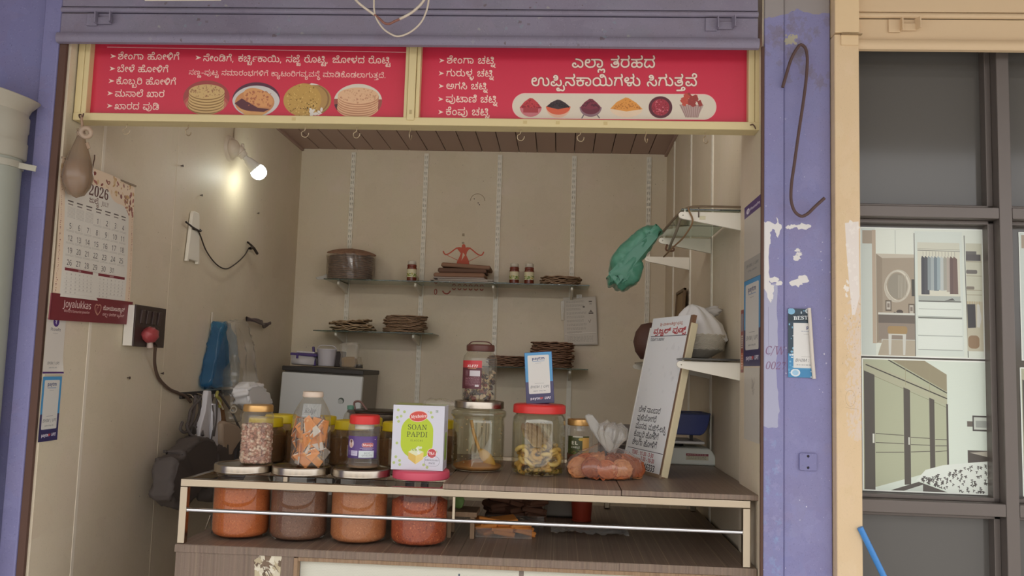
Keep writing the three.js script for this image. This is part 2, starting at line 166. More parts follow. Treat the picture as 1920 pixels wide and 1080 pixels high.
  'ಚ': '80M68 -75 71 -70 71 -57 68 -53 62 -52 48 -52M61 -52 61 -35 63 -33 65 -35 72 -35M7 -39 8 -48 15 -53 27 -52 31 -43 29 -37 9 -19 9 -11 14 -5 21 -3 30 -5 39 -13 39 -17M48 -35 61 -35M63 -34 70 -18 68 -9 64 -5 57 -3 48 -5 39 -12',
  'ಟ್ನಿ': '92M24 -58 21 -62 16 -60 13 -57 13 -52 17 -43 26 -43 33 -39 33 -30 26 -25 18 -25 9 -28 8 -27 8 -14 15 -5 22 -3 34 -5 43 -12M73 -56 62 -52 56 -52 50 -56 50 -63 54 -67 65 -67 72 -62 73 -55 73 -46 64 -35 53 -35M17 -43 10 -34 10 -27M63 -35 73 -23 73 -13 72 -8 68 -5 58 -3 50 -6 43 -12M88 -2 88 14 81 24 72 28 61 28 53 20 54 14 58 10 68 10 81 23 78 25 81 24 79 25 81 24 85 31 93 33M78 25 79 25',
  'ರು': '102M52 -74 55 -70 57 -62 55 -57 52 -53 47 -51 8 -52M18 -51 8 -33 8 -20 11 -14 18 -7 27 -4 44 -6 55 -15 55 -37 47 -50M76 -51 88 -40 91 -35 93 -17 90 -10 84 -5 76 -3 66 -6 55 -14',
  'ಳ್ಳ': '83M58 -75 63 -62 62 -57 57 -52 45 -52M57 -52 62 -43 63 -35 61 -29 52 -22 46 -21 27 -21 20 -22 10 -29 9 -34 6 -38 8 -47 13 -52 23 -53 29 -49 28 -39 23 -36 8 -35M27 -21 24 -10 28 -5 32 -3 40 -3 47 -7 46 -20M78 -2 82 13 81 18 76 23 71 26 50 24 48 20 44 18 44 12 50 7 56 7 59 9 59 16 57 18 50 18 48 21M57 26 56 33 58 36 68 36 71 33 71 27',
  'ಅ': '86M8 -35 10 -46 16 -52 28 -53 33 -50 33 -38 27 -32 16 -32 8 -35 8 -25 11 -17 18 -9 33 -4 52 -4 64 -7 76 -20 78 -27 76 -46 72 -51 66 -53 57 -52 53 -46 53 -42 58 -29 62 -28M58 -29 41 -28',
  'ಸಿ': '70M42 -57 31 -52 25 -52 19 -56 18 -61 23 -67 30 -68 37 -66 40 -62 42 -57M41 -56 43 -55 43 -47 38 -41 33 -39 22 -40M57 -37 62 -26 62 -15 60 -9 56 -5 50 -3 40 -5 25 -25 16 -27 12 -26 7 -19 8 -7 13 -2',
  'ಟಾ': '126M24 -58 21 -62 16 -60 13 -57 13 -52 17 -43 26 -43 33 -39 33 -30 26 -25 18 -25 9 -28 8 -27 8 -14 15 -5 22 -3 33 -4 43 -12M46 -52 98 -52 105 -49 114 -41 116 -37 118 -20 115 -11 108 -4 94 -4 89 -8 87 -17 88 -22 96 -23M69 -52 68 -39 64 -35 53 -35M17 -43 10 -34 10 -27M63 -35 73 -23 73 -13 72 -8 68 -5 58 -3 50 -6 43 -12',
  'ಣಿ': '86M78 -66 68 -62 60 -63 57 -67 56 -71 62 -77 71 -77 78 -72 80 -62 79 -56 73 -49 63 -52 53 -52 40 -43 33 -50 28 -52 17 -52 13 -51 8 -44 8 -37 15 -27 22 -27M72 -49 73 -49 78 -32 78 -21 74 -10 68 -4 53 -4 48 -7 46 -12 47 -21 52 -26 56 -27 61 -25 63 -20M40 -44 40 -43M15 -27 8 -20 8 -9 13 -4 18 -3 28 -6',
  'ಕೆಂ': '112M28 -65 25 -67 28 -75 36 -78 43 -77 48 -72 49 -67 48 -58 43 -53 35 -52 7 -52M28 -52 30 -52 31 -35 29 -35 49 -35M7 -35 29 -35M16 -34 10 -23 9 -15 17 -5 24 -3 39 -5 46 -12 46 -24 41 -33M80 -47 92 -46 97 -43 103 -36 104 -29 103 -14 97 -7 92 -4 75 -5 66 -16 66 -33 73 -43 80 -47',
  'ಎ': '79M28 -54 41 -53 53 -49 67 -37 69 -30 70 -16 68 -10 63 -5 57 -3 49 -5 40 -12 40 -15M25 -22 25 -27 18 -30 12 -28 8 -24 7 -13 13 -6 22 -3 32 -5 40 -12',
  'ಲ್ಲಾ': '128M47 -52 59 -52 61 -50 62 -52 93 -52 102 -48 109 -42 112 -35 113 -18 111 -12 103 -4 88 -5 83 -11 83 -18 84 -22 91 -23M61 -50 63 -44 67 -39 68 -24 66 -16 58 -7 52 -5 33 -3 23 -6 13 -14 8 -22 8 -35 11 -47 18 -52 29 -52 33 -48 34 -43 33 -38 30 -34 27 -32 16 -32 8 -35 8 -33M108 16 117 10 123 10 128 16 128 23 125 29M108 16 101 10 93 11 88 18 90 27',
  'ತ': '62M49 -74 53 -70 53 -65 53 -57 49 -53 44 -52 8 -52M43 -52 44 -52 48 -39 48 -30 39 -23 28 -23 24 -27 24 -32 29 -37 47 -37M8 -21 9 -12 17 -6 28 -3 43 -5 47 -7 53 -14 53 -27 51 -30 48 -30 48 -32 48 -30',
  'ಹ': '80M68 -74 71 -70 73 -62 71 -57 68 -53 34 -51 7 -52M33 -51 39 -40 41 -29 39 -28 41 -29 39 -28 39 -12 47 -6 56 -3 65 -5 71 -12 72 -22 71 -27 61 -34 51 -33 39 -28 26 -34 17 -33 8 -24 8 -12 14 -5 29 -4 40 -12',
  'ಉ': '122M100 -51 108 -44 111 -38 113 -30 113 -17 112 -12 105 -5 97 -3 86 -6 79 -13 78 -41 76 -47 70 -52 61 -53 53 -47 50 -37 50 -14 42 -5 30 -3 18 -7 12 -13 8 -23 8 -35 10 -46 20 -53 31 -52 34 -43 33 -38 28 -33 16 -32 8 -35 8 -33',
  'ಪ್ಪಿ': '91M46 -56 35 -52 29 -52 23 -55 23 -61 28 -67 38 -67 44 -62 46 -56M45 -55 47 -53 46 -47 42 -41 38 -39 26 -40M65 -37 70 -26 70 -15 68 -9 64 -5 58 -3 50 -4 40 -12 40 -15M25 -22 25 -26 21 -29 13 -28 8 -23 7 -13 12 -6 20 -3 30 -4 41 -12M85 -2 89 7 90 18 89 23 84 28 77 29 68 23 61 28 49 28 44 23 44 17 48 13 54 13 57 17M67 24 68 24',
  'ನ': '71M58 -75 63 -62 61 -57 58 -53 48 -51 7 -52M48 -51 61 -30 63 -18 60 -9 53 -4 41 -5 24 -26 16 -27 12 -26 7 -18 7 -11 9 -5',
  'ಳು': '108M58 -75 63 -62 62 -57 57 -52 45 -52M57 -52 63 -39 58 -21 70 -7 80 -3 93 -5 98 -10 100 -18 99 -32 95 -41 83 -51M8 -35 6 -38 7 -44 13 -52 20 -54 26 -52 29 -49 30 -45 28 -38 23 -36 8 -35M9 -36 10 -29 13 -26 27 -20 29 -22 46 -21 58 -25 58 -23M28 -21 24 -10 28 -5 32 -3 40 -3 47 -7 46 -20',
  'ವೆ': '79M48 -65 46 -70 51 -77 58 -78 67 -75 70 -70 71 -63 69 -58 64 -53 56 -51 7 -52M55 -51 68 -32 70 -26 69 -11 63 -4 55 -3 48 -5 41 -12M25 -22 25 -26 21 -29 13 -28 8 -23 7 -13 13 -5 20 -3 33 -5 40 -12 41 -15',
  'ಶ್ರೀ': '113M30 -67 23 -60 13 -60 8 -65 8 -71 15 -77 23 -77 29 -74 32 -68 30 -67 36 -67 38 -62 39 -49 42 -45 40 -38 35 -32 11 -25 7 -19 7 -12 13 -6 22 -3 37 -4 46 -7 53 -17 54 -31 51 -40 46 -44 41 -44M39 -49 30 -51 18 -50 13 -45 13 -42M81 -34 88 -32 100 -33 105 -39 104 -50 99 -53 91 -53 83 -47 80 -41 80 -24 86 -14 97 -6M69 -5 71 8 68 16 64 20 52 25 31 24',
  'ರ್ತಾಂ': '213M8 -52 43 -52 44 -50 45 -52 78 -52 84 -50 96 -39 98 -30 97 -13 88 -4 75 -4 70 -8 68 -17 69 -22 77 -23M158 -52 125 -52 118 -48 114 -43 114 -37 122 -27M44 -50 48 -42 48 -30 46 -27 40 -23 34 -22 28 -23 24 -27 24 -32 28 -37 47 -36M7 -21 8 -15 14 -7 26 -3 40 -4 48 -7 53 -14 53 -27 52 -29 48 -30 48 -32 48 -30M140 -28 123 -28 116 -21 115 -12 121 -6 128 -5M181 -47 190 -47 196 -44 203 -34 204 -20 203 -13 193 -4 178 -4 169 -11 166 -17 166 -32 174 -44 181 -47',
  'ಡೇ': '118M46 -66 43 -67 44 -72 50 -77 60 -77 67 -72 68 -66 67 -57 57 -51 8 -52M21 -51 8 -31 8 -13 16 -4 20 -3 30 -5 38 -12M56 -51 63 -41 66 -27 57 -23 49 -24 46 -27 46 -33 50 -37 63 -36M84 -35 87 -46 93 -52 100 -54 106 -52 109 -49 110 -41 106 -34 93 -32 84 -35 84 -26 87 -20 98 -7 102 -6M64 -27 66 -27M66 -27 68 -23 68 -15 63 -6 56 -3 48 -4 38 -12',
  'ಶ್ವ': '76M50 -74 54 -65 53 -57 50 -53 45 -52 7 -52M35 -52 37 -52 38 -43 37 -34 29 -29 14 -27 8 -21 7 -17 9 -9 15 -5 25 -3 43 -7 53 -17 54 -22 53 -36 45 -51M14 -51 13 -41M68 -7 70 4 65 9 51 8M64 9 71 20 71 28 66 33 61 33 51 28 39 33 32 32 28 28 28 20 31 17 36 16 40 21',
  'ಪ್ರ': '93M66 -75 71 -62 69 -57 66 -53 58 -52 7 -52M65 -38 70 -27 70 -15 68 -9 64 -5 57 -3 49 -5 40 -12 41 -17M25 -23 25 -27 19 -30 13 -29 8 -25 7 -14 13 -6 22 -3 28 -4 41 -12M86 -4 87 11 79 21 68 25 47 24 43 26',
  'ನ್ನ': '82M58 -75 63 -62 61 -57 58 -53 48 -51 7 -52M48 -51 61 -30 63 -18 60 -9 53 -4 41 -5 24 -26 16 -27 12 -26 7 -18 7 -11 9 -5M77 -2 78 5 78 15 73 22 69 23 71 23 70 24 61 28 50 28 43 21 43 16 46 12 53 9 58 10 65 16 70 24 68 25 70 24 75 31 83 33M70 24 69 25',
  'ಜ್ವ': '90M63 -52 63 -42 58 -37 44 -37 33 -42 29 -49 23 -53 11 -52 7 -47 7 -40M31 -43 29 -37 10 -21 9 -11 14 -5 23 -3 32 -6 39 -13 39 -17M68 -25 70 -15 68 -9 64 -5 57 -3 48 -5 39 -12M83 -6 85 2 80 9 65 8M79 9 86 21 85 29 76 33 70 32 65 28M54 21 51 16 47 16 43 19 42 27 46 32 53 33 61 31 64 28',
  'ಲ್': '109M104 -66 95 -67 89 -65 83 -59 83 -52 47 -52M80 -52 94 -52 98 -50 102 -47 102 -37 98 -34 88 -34 83 -39 81 -51M60 -51 67 -39 68 -24 66 -16 54 -6 44 -3 33 -3 19 -7 11 -17 8 -24 8 -41 11 -47 18 -52 29 -52 33 -48 34 -43 33 -38 30 -34 27 -32 16 -32 8 -35 8 -33',
  'ಫು': '104M66 -75 71 -62 69 -57 66 -53 58 -52 7 -52M85 -46 90 -39 95 -23 94 -4 91 3 85 9 73 13 60 11 50 4 52 -4 41 -12M65 -37 70 -27 69 -11 64 -5 52 -4M25 -23 25 -26 21 -29 14 -29 8 -23 7 -14 13 -6 22 -3 28 -4 34 -7 40 -12M41 3 40 9M42 4 50 3 52 5',
  'ಡ್ಸ್': '111M102 -66 93 -67 87 -65 81 -59 81 -52 8 -52M78 -52 92 -52 96 -50 99 -47 99 -37 93 -33 88 -33 80 -39 78 -51M21 -51 8 -31 8 -13 16 -4 23 -3 30 -5 38 -12 38 -15M58 -51 63 -41 66 -27 59 -24 51 -23 45 -29 46 -33 51 -37 63 -36M64 -27 66 -27M66 -27 68 -20 68 -12 62 -5 56 -3 48 -4 38 -12M105 -2 108 4 110 18 108 24 104 28 93 28 79 13 71 13 66 19 67 28 70 30',
  'ಸಾಂ': '171M7 -52 88 -52 93 -50 105 -37 107 -31 105 -12 97 -4 90 -3 81 -6 77 -12 77 -20 79 -22 85 -23M57 -38 62 -27 63 -17 61 -10 55 -4 46 -3 41 -5 29 -21 20 -27 12 -26 8 -22 7 -11 9 -5M138 -47 150 -46 155 -43 161 -36 163 -29 161 -14 155 -7 150 -4 133 -5 124 -16 124 -33 131 -43 138 -47',
  'ಬಾ': '125M47 -52 59 -50 60 -52 97 -52 105 -48 113 -42 115 -36 117 -21 114 -12 107 -4 92 -5 87 -11 86 -17 89 -22 94 -23 95 -22M59 -50 71 -30 72 -18 69 -10 63 -4 53 -3 48 -5 40 -11 39 -16M7 -39 7 -47 11 -52 22 -53 28 -51 31 -42 29 -37 11 -22 9 -10 15 -4 24 -3 33 -6 39 -12',
  'ಯೋ': '212M66 -65 63 -68 63 -72 67 -76 75 -78 82 -77 86 -72 88 -62 83 -54 75 -51 63 -52M74 -51 85 -37 88 -27 88 -12 81 -5 74 -3 63 -5 50 -13 52 -16 53 -32 49 -43 43 -49 37 -52 24 -52 18 -50 12 -43 8 -37 8 -27 9 -17 16 -7 23 -4 33 -3 43 -7 50 -13M179 -34 181 -45 188 -52 195 -54 201 -52 204 -49 204 -38 199 -33 184 -32 179 -34 179 -25 182 -19 191 -8 196 -6M141 -23 133 -21 133 -13 134 -8 142 -3 155 -5 160 -10 163 -17 162 -35 158 -43 151 -50 145 -52 132 -52 125 -49 118 -41 118 -12 112 -4 99 -4 88 -11',
  'ರೆ': '65M34 -65 32 -70 37 -77 44 -78 53 -75 57 -63 55 -58 50 -53 46 -52 8 -52M44 -52 46 -52 47 -47 55 -37 56 -21 53 -12 47 -7 37 -3 19 -6 9 -17 8 -33 18 -51',
  'ಮೊ': '154M48 -65 46 -70 51 -77 58 -78 67 -75 70 -70 71 -63 69 -58 64 -53 56 -51 7 -52M55 -51 68 -32 70 -11 63 -4 55 -3 48 -5 41 -12M123 -23 116 -21 115 -13 117 -8 124 -3 138 -5 143 -10 145 -17 144 -35 141 -43 133 -50 128 -52 114 -52 108 -49 101 -41 100 -12 94 -4 82 -4 71 -10M25 -22 25 -26 21 -29 13 -28 8 -23 7 -13 13 -5 20 -3 33 -5 40 -12 41 -15',
  'ಜ್ಜಿ': '86M64 -56 53 -52 47 -52 42 -55 41 -61 46 -67 50 -68 56 -67 63 -62 66 -52 65 -42 58 -36 44 -36 33 -41 29 -48 21 -53 10 -51 7 -46 7 -39M31 -42 29 -37 11 -22 9 -10 15 -4 29 -4 39 -12 39 -16M68 -24 70 -14 68 -9 63 -4 49 -4 39 -12M82 10 82 13 75 17 63 14 58 8 49 8 45 13M60 13 59 17 48 25 48 28 51 33 56 33 67 28 73 33 79 33 86 28 86 23',
  'ಲ': '76M55 -51 66 -39 68 -25 64 -15 54 -7 45 -4 30 -4 18 -8 11 -17 8 -24 10 -46 18 -52 30 -52 33 -48 34 -43 33 -38 28 -33 17 -32 8 -35 8 -33',
  'ಸ್ಸಿ': '83M42 -57 31 -52 25 -52 19 -56 18 -61 23 -67 30 -68 37 -66 40 -62 42 -57M41 -56 43 -55 43 -47 38 -41 33 -39 22 -40M57 -37 62 -26 62 -15 60 -9 56 -5 50 -3 40 -5 25 -25 16 -27 12 -26 7 -19 8 -7 13 -2M77 -2 80 4 82 18 80 24 76 28 65 28 51 13 43 13 38 19 38 28 42 30',
  'ಜು': '114M63 -52 63 -42 58 -37 44 -37 33 -42 29 -49 23 -53 11 -52 7 -47 7 -40M88 -51 101 -40 104 -32 105 -17 103 -10 98 -6 88 -3 69 -10 64 -5 56 -3 47 -6 39 -12 39 -17M31 -43 29 -37 10 -21 9 -11 14 -5 23 -3 32 -6 39 -12M68 -25 70 -10',
  'ಲೈ': '95M47 -65 43 -68 44 -72 48 -76 55 -78 63 -77 68 -72 68 -67 68 -58 63 -53 59 -52 48 -52M58 -52 67 -39 68 -24 66 -16 54 -6 44 -3 33 -3 19 -7 11 -17 8 -24 8 -41 11 -47 18 -52 29 -52 33 -48 34 -43 33 -38 30 -34 27 -32 16 -32 8 -35 8 -33M84 -15 88 -7 85 4 89 17 88 29 83 34 75 38 63 38 56 35 51 29 51 15 58 9 65 9 68 13 68 20 61 24 50 23 50 24',
  'ಯಾ': '178M83 -74 87 -69 87 -57 83 -53 75 -51 63 -52M102 -52 113 -50 113 -52 150 -52 158 -48 166 -42 168 -35 169 -18 168 -12 159 -4 145 -5 140 -11 139 -18 141 -22 148 -23M74 -51 85 -37 88 -27 88 -12 81 -5 74 -3 63 -5 50 -13 52 -16 53 -32 49 -43 43 -49 37 -52 24 -52 16 -48 12 -43 8 -37 8 -27 9 -17 16 -7 23 -4 33 -3 43 -7 50 -13M113 -50 124 -31 125 -17 123 -10 118 -5 106 -3 99 -5 88 -12',
  'ಲು': '112M55 -51 66 -39 68 -25 65 -14 54 -7 45 -4 30 -4 18 -8 11 -17 8 -24 10 -46 18 -52 30 -52 33 -48 34 -43 33 -38 28 -33 17 -32 8 -35 8 -33M87 -51 99 -40 102 -35 103 -17 101 -10 95 -5 87 -3 78 -5 65 -14',
  'ಕ್ಕಾ': '120M7 -52 74 -52 79 -50 92 -37 93 -31 92 -12 83 -4 77 -3 68 -6 63 -12 63 -20 66 -22 72 -23M30 -52 30 -35 28 -35 49 -35M7 -35 28 -35M16 -34 10 -23 9 -14 17 -5 24 -3 39 -5 45 -11 47 -19 41 -33M109 -6 109 13 108 13 119 13M93 13 108 13M98 13 94 27 98 32 103 33 113 32 118 28 114 14',
  'ಸ್': '102M99 -66 84 -66 78 -61 76 -57 74 -51 76 -39 82 -34 90 -34 95 -38 95 -46 88 -52 7 -52M73 -52 74 -51M57 -38 62 -27 63 -17 61 -10 55 -4 46 -3 41 -5 29 -21 20 -27 12 -26 8 -22 7 -11 9 -5',
  'ರ್ಲ್ಡ್ಸ್': '211M104 -66 95 -67 89 -65 83 -59 83 -52 47 -52M80 -52 94 -52 98 -50 102 -47 102 -37 98 -34 88 -34 83 -39 81 -51M205 -52 173 -52 165 -48 162 -43 162 -37 169 -27M60 -51 67 -39 68 -24 66 -16 54 -6 44 -3 33 -3 19 -7 11 -17 8 -24 8 -41 11 -47 18 -52 29 -52 33 -48 34 -43 33 -38 30 -34 27 -32 16 -32 8 -35 8 -33M188 -28 170 -28 163 -21 163 -12 168 -6 175 -5M109 23 109 30 103 33 95 32 92 28 79 33 73 30 72 25 74 15 85 8 101 9 103 14 108 17 109 23M103 14 97 18 97 22 99 24 109 23M156 17 161 30 160 43 156 48 144 48 130 33 122 33 118 37 117 43 118 48',
  'ಫೇ': '120M48 -65 46 -70 51 -77 58 -78 67 -75 71 -63 69 -57 64 -53 56 -52 7 -52M66 -37 70 -27 70 -15 68 -9 64 -5 58 -3 51 -4 41 -12M87 -35 89 -46 96 -52 103 -54 108 -52 112 -49 112 -37 108 -34 95 -32 87 -35 87 -26 90 -18 100 -7 104 -6M25 -23 25 -26 21 -29 13 -28 8 -23 7 -13 13 -5 21 -3 30 -4 40 -12M41 2 40 9',
  'ಟ್': '113M108 -66 99 -67 92 -64 87 -58 87 -52 46 -52M24 -58 21 -62 16 -60 13 -57 13 -52 17 -43 26 -43 33 -39 33 -30 26 -25 18 -25 9 -28 8 -27 8 -14 15 -5 22 -3 34 -5 43 -12M68 -52 69 -52 68 -39 62 -34 53 -35M84 -52 87 -52 85 -51 86 -40 93 -33 102 -34 105 -37 105 -47 98 -52 87 -52M17 -43 10 -34 10 -27M63 -35 73 -22 73 -13 72 -8 68 -5 58 -3 50 -6 43 -12',
  'ಜ್ಯು': '140M63 -52 63 -42 58 -37 44 -37 33 -42 29 -49 23 -53 11 -52 7 -47 7 -40M88 -51 101 -40 104 -32 105 -17 103 -10 98 -6 88 -3 69 -10 64 -5 56 -3 47 -6 39 -12 39 -17M31 -43 29 -37 10 -21 9 -11 14 -5 23 -3 32 -6 39 -12M68 -25 70 -10M134 -7 131 -10 127 -11 123 -10 118 -4 119 0 132 17 132 28 126 34 119 37 103 35 100 32 100 26 112 17 113 12 109 8 101 8 97 13',
  'ರ್': '96M93 -66 83 -67 77 -65 71 -59 71 -52 8 -52M68 -52 82 -52 86 -50 89 -46 88 -37 83 -33 77 -33 70 -38 68 -51M18 -51 8 -33 8 -19 12 -12 18 -7 28 -3 37 -3 47 -7 55 -17 55 -37 47 -50',
};
const SYLLABLE = /(?:[ಕ-ಹ]್)*[ಕ-ಹ](?:್|[ಾ-ೌೕೖ]+)?ಂ?|[ಅ-ಔ]|ಂ|./gu;
function kannada(x, text, x0, x1, base, weight, color, slope = 0) { // writes TEXT from x0 to x1 with a round pen
  const parts = text.match(SYLLABLE), adv = (g) => (AKSHARA[g] ? parseFloat(AKSHARA[g]) : g === ' ' ? 34 : g === '-' ? 40 : 28);
  const k = (x1 - x0) / parts.reduce((s, g) => s + adv(g), 0); let X = x0;
  x.strokeStyle = x.fillStyle = color; x.lineCap = x.lineJoin = 'round'; x.lineWidth = weight * k;
  const at = (a, b) => [X + a * k, base + b * k + (X + a * k - x0) * slope];
  for (const g of parts) {
    if (AKSHARA[g]) for (const p of AKSHARA[g].split('M').slice(1)) {
      const v = p.split(' ').map(Number), n = v.length / 2; x.beginPath(); x.moveTo(...at(v[0], v[1]));
      for (let i = 1; i < n; i++) i < n - 1 ? x.quadraticCurveTo(...at(v[2 * i], v[2 * i + 1]), ...at((v[2 * i] + v[2 * i + 2]) / 2, (v[2 * i + 1] + v[2 * i + 3]) / 2)) : x.lineTo(...at(v[2 * i], v[2 * i + 1]));
      x.stroke();
    } else if (g === '-') { x.beginPath(); x.moveTo(...at(6, -26)); x.lineTo(...at(32, -26)); x.stroke(); }
    else if (g === ',') { x.beginPath(); x.moveTo(...at(10, -4)); x.lineTo(...at(7, 10)); x.stroke(); }
    else if (g === '.') { x.beginPath(); x.arc(...at(10, -5), 6 * k, 0, 7); x.fill(); }
    X += adv(g) * k;
  }
}

// ---------- shared materials ----------
function uvXY(g, x0, x1, y0, y1) { g = nonIdx(g); const p = g.attributes.position, uv = new Float32Array(p.count * 2); for (let i = 0; i < p.count; i++) { uv[2 * i] = (p.getX(i) - x0) / (x1 - x0); uv[2 * i + 1] = (p.getY(i) - y0) / (y1 - y0); } g.setAttribute('uv', new THREE.BufferAttribute(uv, 2)); return g; }
const wallTex = canvasTex(1024, 1024, (x, w, h) => {
  rect(x, '#d7c9b0', 0, 0, w, h);
  for (let i = 0; i < 90; i++) { x.globalAlpha = rr(0.02, 0.06); blot(x, rnd() * w, rnd() * h, rr(30, 150), rnd() < 0.5 ? '#bba98e' : '#e6ddce', 0.4, 20); }
  x.globalAlpha = 1; grain(x, w, h, 0.10, 1.6); for (let i = 0; i < 26; i++) { x.globalAlpha = rr(0.2, 0.6); blot(x, rnd() * w, rnd() * h, rr(1, 2.6), '#5d4a3a', 0.5, 7); } x.globalAlpha = 1;
}, true);
const purpleTex = canvasTex(1024, 1024, (x, w, h) => {
  rect(x, '#7e7ca6', 0, 0, w, h);
  for (let i = 0; i < 130; i++) { x.globalAlpha = rr(0.03, 0.11); blot(x, rnd() * w, rnd() * h, rr(12, 110), ['#6f6890', '#a3a2c8', '#7f86b6', '#86768f'][i % 4], 0.5, 22); }
  x.globalAlpha = 1; grain(x, w, h, 0.16, 1.8);
  for (let i = 0; i < 60; i++) { x.globalAlpha = rr(0.3, 0.8); blot(x, rnd() * w, rnd() * h, rr(0.8, 3), rnd() < 0.6 ? '#d8d4da' : '#4c4258', 0.7, 8); } x.globalAlpha = 1;
}, true);
const laminate = (base, dark, lines) => canvasTex(1024, 1024, (x, w, h) => {
  rect(x, base, 0, 0, w, h);
  for (let i = 0; i < 500; i++) { x.globalAlpha = rr(0.04, 0.16); rect(x, rnd() < 0.6 ? dark : '#a08a72', rnd() * w, 0, rr(1, 7), h); }
  for (let i = 0; i < 700; i++) { x.globalAlpha = rr(0.05, 0.2); rect(x, rnd() < 0.6 ? dark : '#a9957c', rnd() * w, rnd() * h, rr(1, 3), rr(20, 160)); }
  x.globalAlpha = 1; if (lines) for (let q = 0; q < w; q += rr(28, 52)) { x.globalAlpha = rr(0.5, 0.9); rect(x, rnd() < 0.7 ? '#bda586' : '#3b2c22', q, 0, rr(1.2, 2.4), h); } x.globalAlpha = 1; grain(x, w, h, 0.12, 1.4);
}, true);
const lamTex = laminate('#836f60', '#5d4b3e', true), lamPlainTex = laminate('#7d6a5b', '#5a493d', false), plyTex = laminate('#9a7d60', '#5e4632', false);
const M = {
  wall: std(0xffffff, 0.55, { map: wallTex }), purple: std(0xffffff, 0.62, { map: purpleTex, bumpMap: purpleTex, bumpScale: 0.0006 }),
  cream: std(0xe2c69c, 0.55), creamShutter: std(0xd8bd98, 0.6), signCream: std(0xd9c795, 0.45), rust: std(0x5d4338, 0.85), white: std(0xe6e1d6, 0.45), whiteMetal: std(0xe9e3d3, 0.4),
  dark: std(0x3a3330, 0.6), black: std(0x5a524e, 0.8), ceiling: std(0xa4877a, 0.5), ceilingDark: std(0x2e221c, 0.8),
  steel: std(0xb8ab97, 0.24, { metalness: 1 }), steelDull: std(0xb0a698, 0.26, { metalness: 1 }), chrome: std(0xe6e6ea, 0.12, { metalness: 1 }),
  lam: std(0xffffff, 0.42, { map: lamTex, bumpMap: lamTex, bumpScale: 0.0004 }), lamPlain: std(0xffffff, 0.4, { map: lamPlainTex }), ply: std(0xffffff, 0.7, { map: plyTex }),
  bronze: std(0x6b635e, 0.38, { metalness: 0.3 }), darkGlass: phy({ color: 0x5e5b57, roughness: 0.1, ior: 1.45 }),
  glass: phy({ color: 0xf7f7f1, roughness: 0.02, transmission: 1, thickness: 0, ior: 1.6 }), thinGlass: phy({ color: 0xffffff, roughness: 0.02, transmission: 1, thickness: 0, ior: 1.5 }), clearPlastic: phy({ color: 0xf4f1ea, roughness: 0.07, transmission: 0.94, thickness: 0, ior: 1.42 }),
  shelfGlass: phy({ color: 0xdfeee4, roughness: 0.04, transmission: 0.92, thickness: 0.006, ior: 1.5, attenuationColor: new THREE.Color(0x4f8f72), attenuationDistance: 0.2 }),
  bag: phy({ color: 0xf3f0ea, roughness: 0.16, transmission: 0.86, thickness: 0, ior: 1.4, clearcoat: 0.5, clearcoatRoughness: 0.1, side: THREE.DoubleSide }),
  hazyBag: phy({ color: 0xd9d6d0, roughness: 0.35, transmission: 0.6, thickness: 0, ior: 1.4, side: THREE.DoubleSide }),
  yellowLid: std(0xdcc21a, 0.42), redLid: std(0xd6322e, 0.4), pinkLid: std(0xd8536a, 0.42), brownLid: std(0x5b3129, 0.4), goldLid: std(0xd0a468, 0.35, { metalness: 0.75 }),
  paper: std(0xd9d3c6, 0.8), cable: std(0x6b5a4d, 0.6), whiteCable: std(0xd3c6b4, 0.55), copper: std(0x8d5f52, 0.6),
};

// ---------- the place: ground, walls, pillars ----------
const groundTex = canvasTex(1024, 1024, (x, w, h) => { rect(x, '#cac6c0', 0, 0, w, h); for (let i = 0; i < 160; i++) { x.globalAlpha = rr(0.04, 0.14); blot(x, rnd() * w, rnd() * h, rr(8, 90), rnd() < 0.5 ? '#aba69f' : '#d9d4cd', 0.5); } x.globalAlpha = 1; grain(x, w, h, 0.25, 2); }, true);
struct('floor', uvM(boxAt(-1.56, 0.6, -0.1, 0, -2.4, 0)), M.wall);
struct('ground', uvM(boxAt(-40, 40, -0.35, -0.15, 0, 60), 0.4), std(0xffffff, 0.9, { map: groundTex }), 'dusty street in front of the shop');
struct('ground_back', boxAt(-40, 40, -0.35, -0.15, -60, 0), std(0x8c8072, 0.9));
{
  const left = structGroup('wall_left', 'cream panelled wall on the left of the shop');
  part('wall_panel', uvM(boxAt(-1.64, -1.553, -0.1, 2.95, -0.247, -0.02)), M.wall, left);
  part('wall_panel', uvM(boxAt(-1.64, -1.553, -0.1, 2.95, -2.5, -0.251)), M.wall, left);
  part('joint_strip', boxAt(-1.557, -1.5515, 0.0, 2.82, -0.259, -0.243, 0.001), std(0xe4d9c6, 0.4), left);
  part('joint_strip', boxAt(-1.557, -1.5522, 0.0, 2.82, -0.808, -0.796, 0.001), M.wall, left);
  struct('wall_back', uvM(boxAt(-1.64, 0.7, -0.1, 2.95, -2.5, -2.4)), M.wall, 'plain cream wall at the back of the shop');
  const right = structGroup('wall_right', 'cream panelled wall on the right of the shop');
  part('wall_panel', uvM(boxAt(0.6, 0.7, -0.1, 2.95, -2.4, -0.31)), M.wall, right);
  part('wall_panel', uvM(boxAt(0.5865, 0.646, -0.1, 2.95, -0.305, -0.013)), M.wall, right);
  const ceil = structGroup('ceiling', 'brown plank ceiling of the shop');
  part('ceiling_backing', boxAt(-1.64, 0.7, 2.83, 2.95, -2.5, 0.0), M.ceilingDark, ceil);
  for (let i = 0; i < 20; i++) { const x0 = -1.553 + i * 0.1077; part('plank', boxAt(x0 + 0.002, x0 + 0.1055, 2.814, 2.832, -2.4, -0.02, 0.002), M.ceiling, ceil); }
  struct('trim_1', boxAt(-1.565, -1.540, 2.800, 2.816, -2.4, -0.1, 0.003), M.ceiling);
  struct('trim_2', boxAt(0.585, 0.601, 2.800, 2.816, -2.4, -0.1, 0.003), M.ceiling);
}
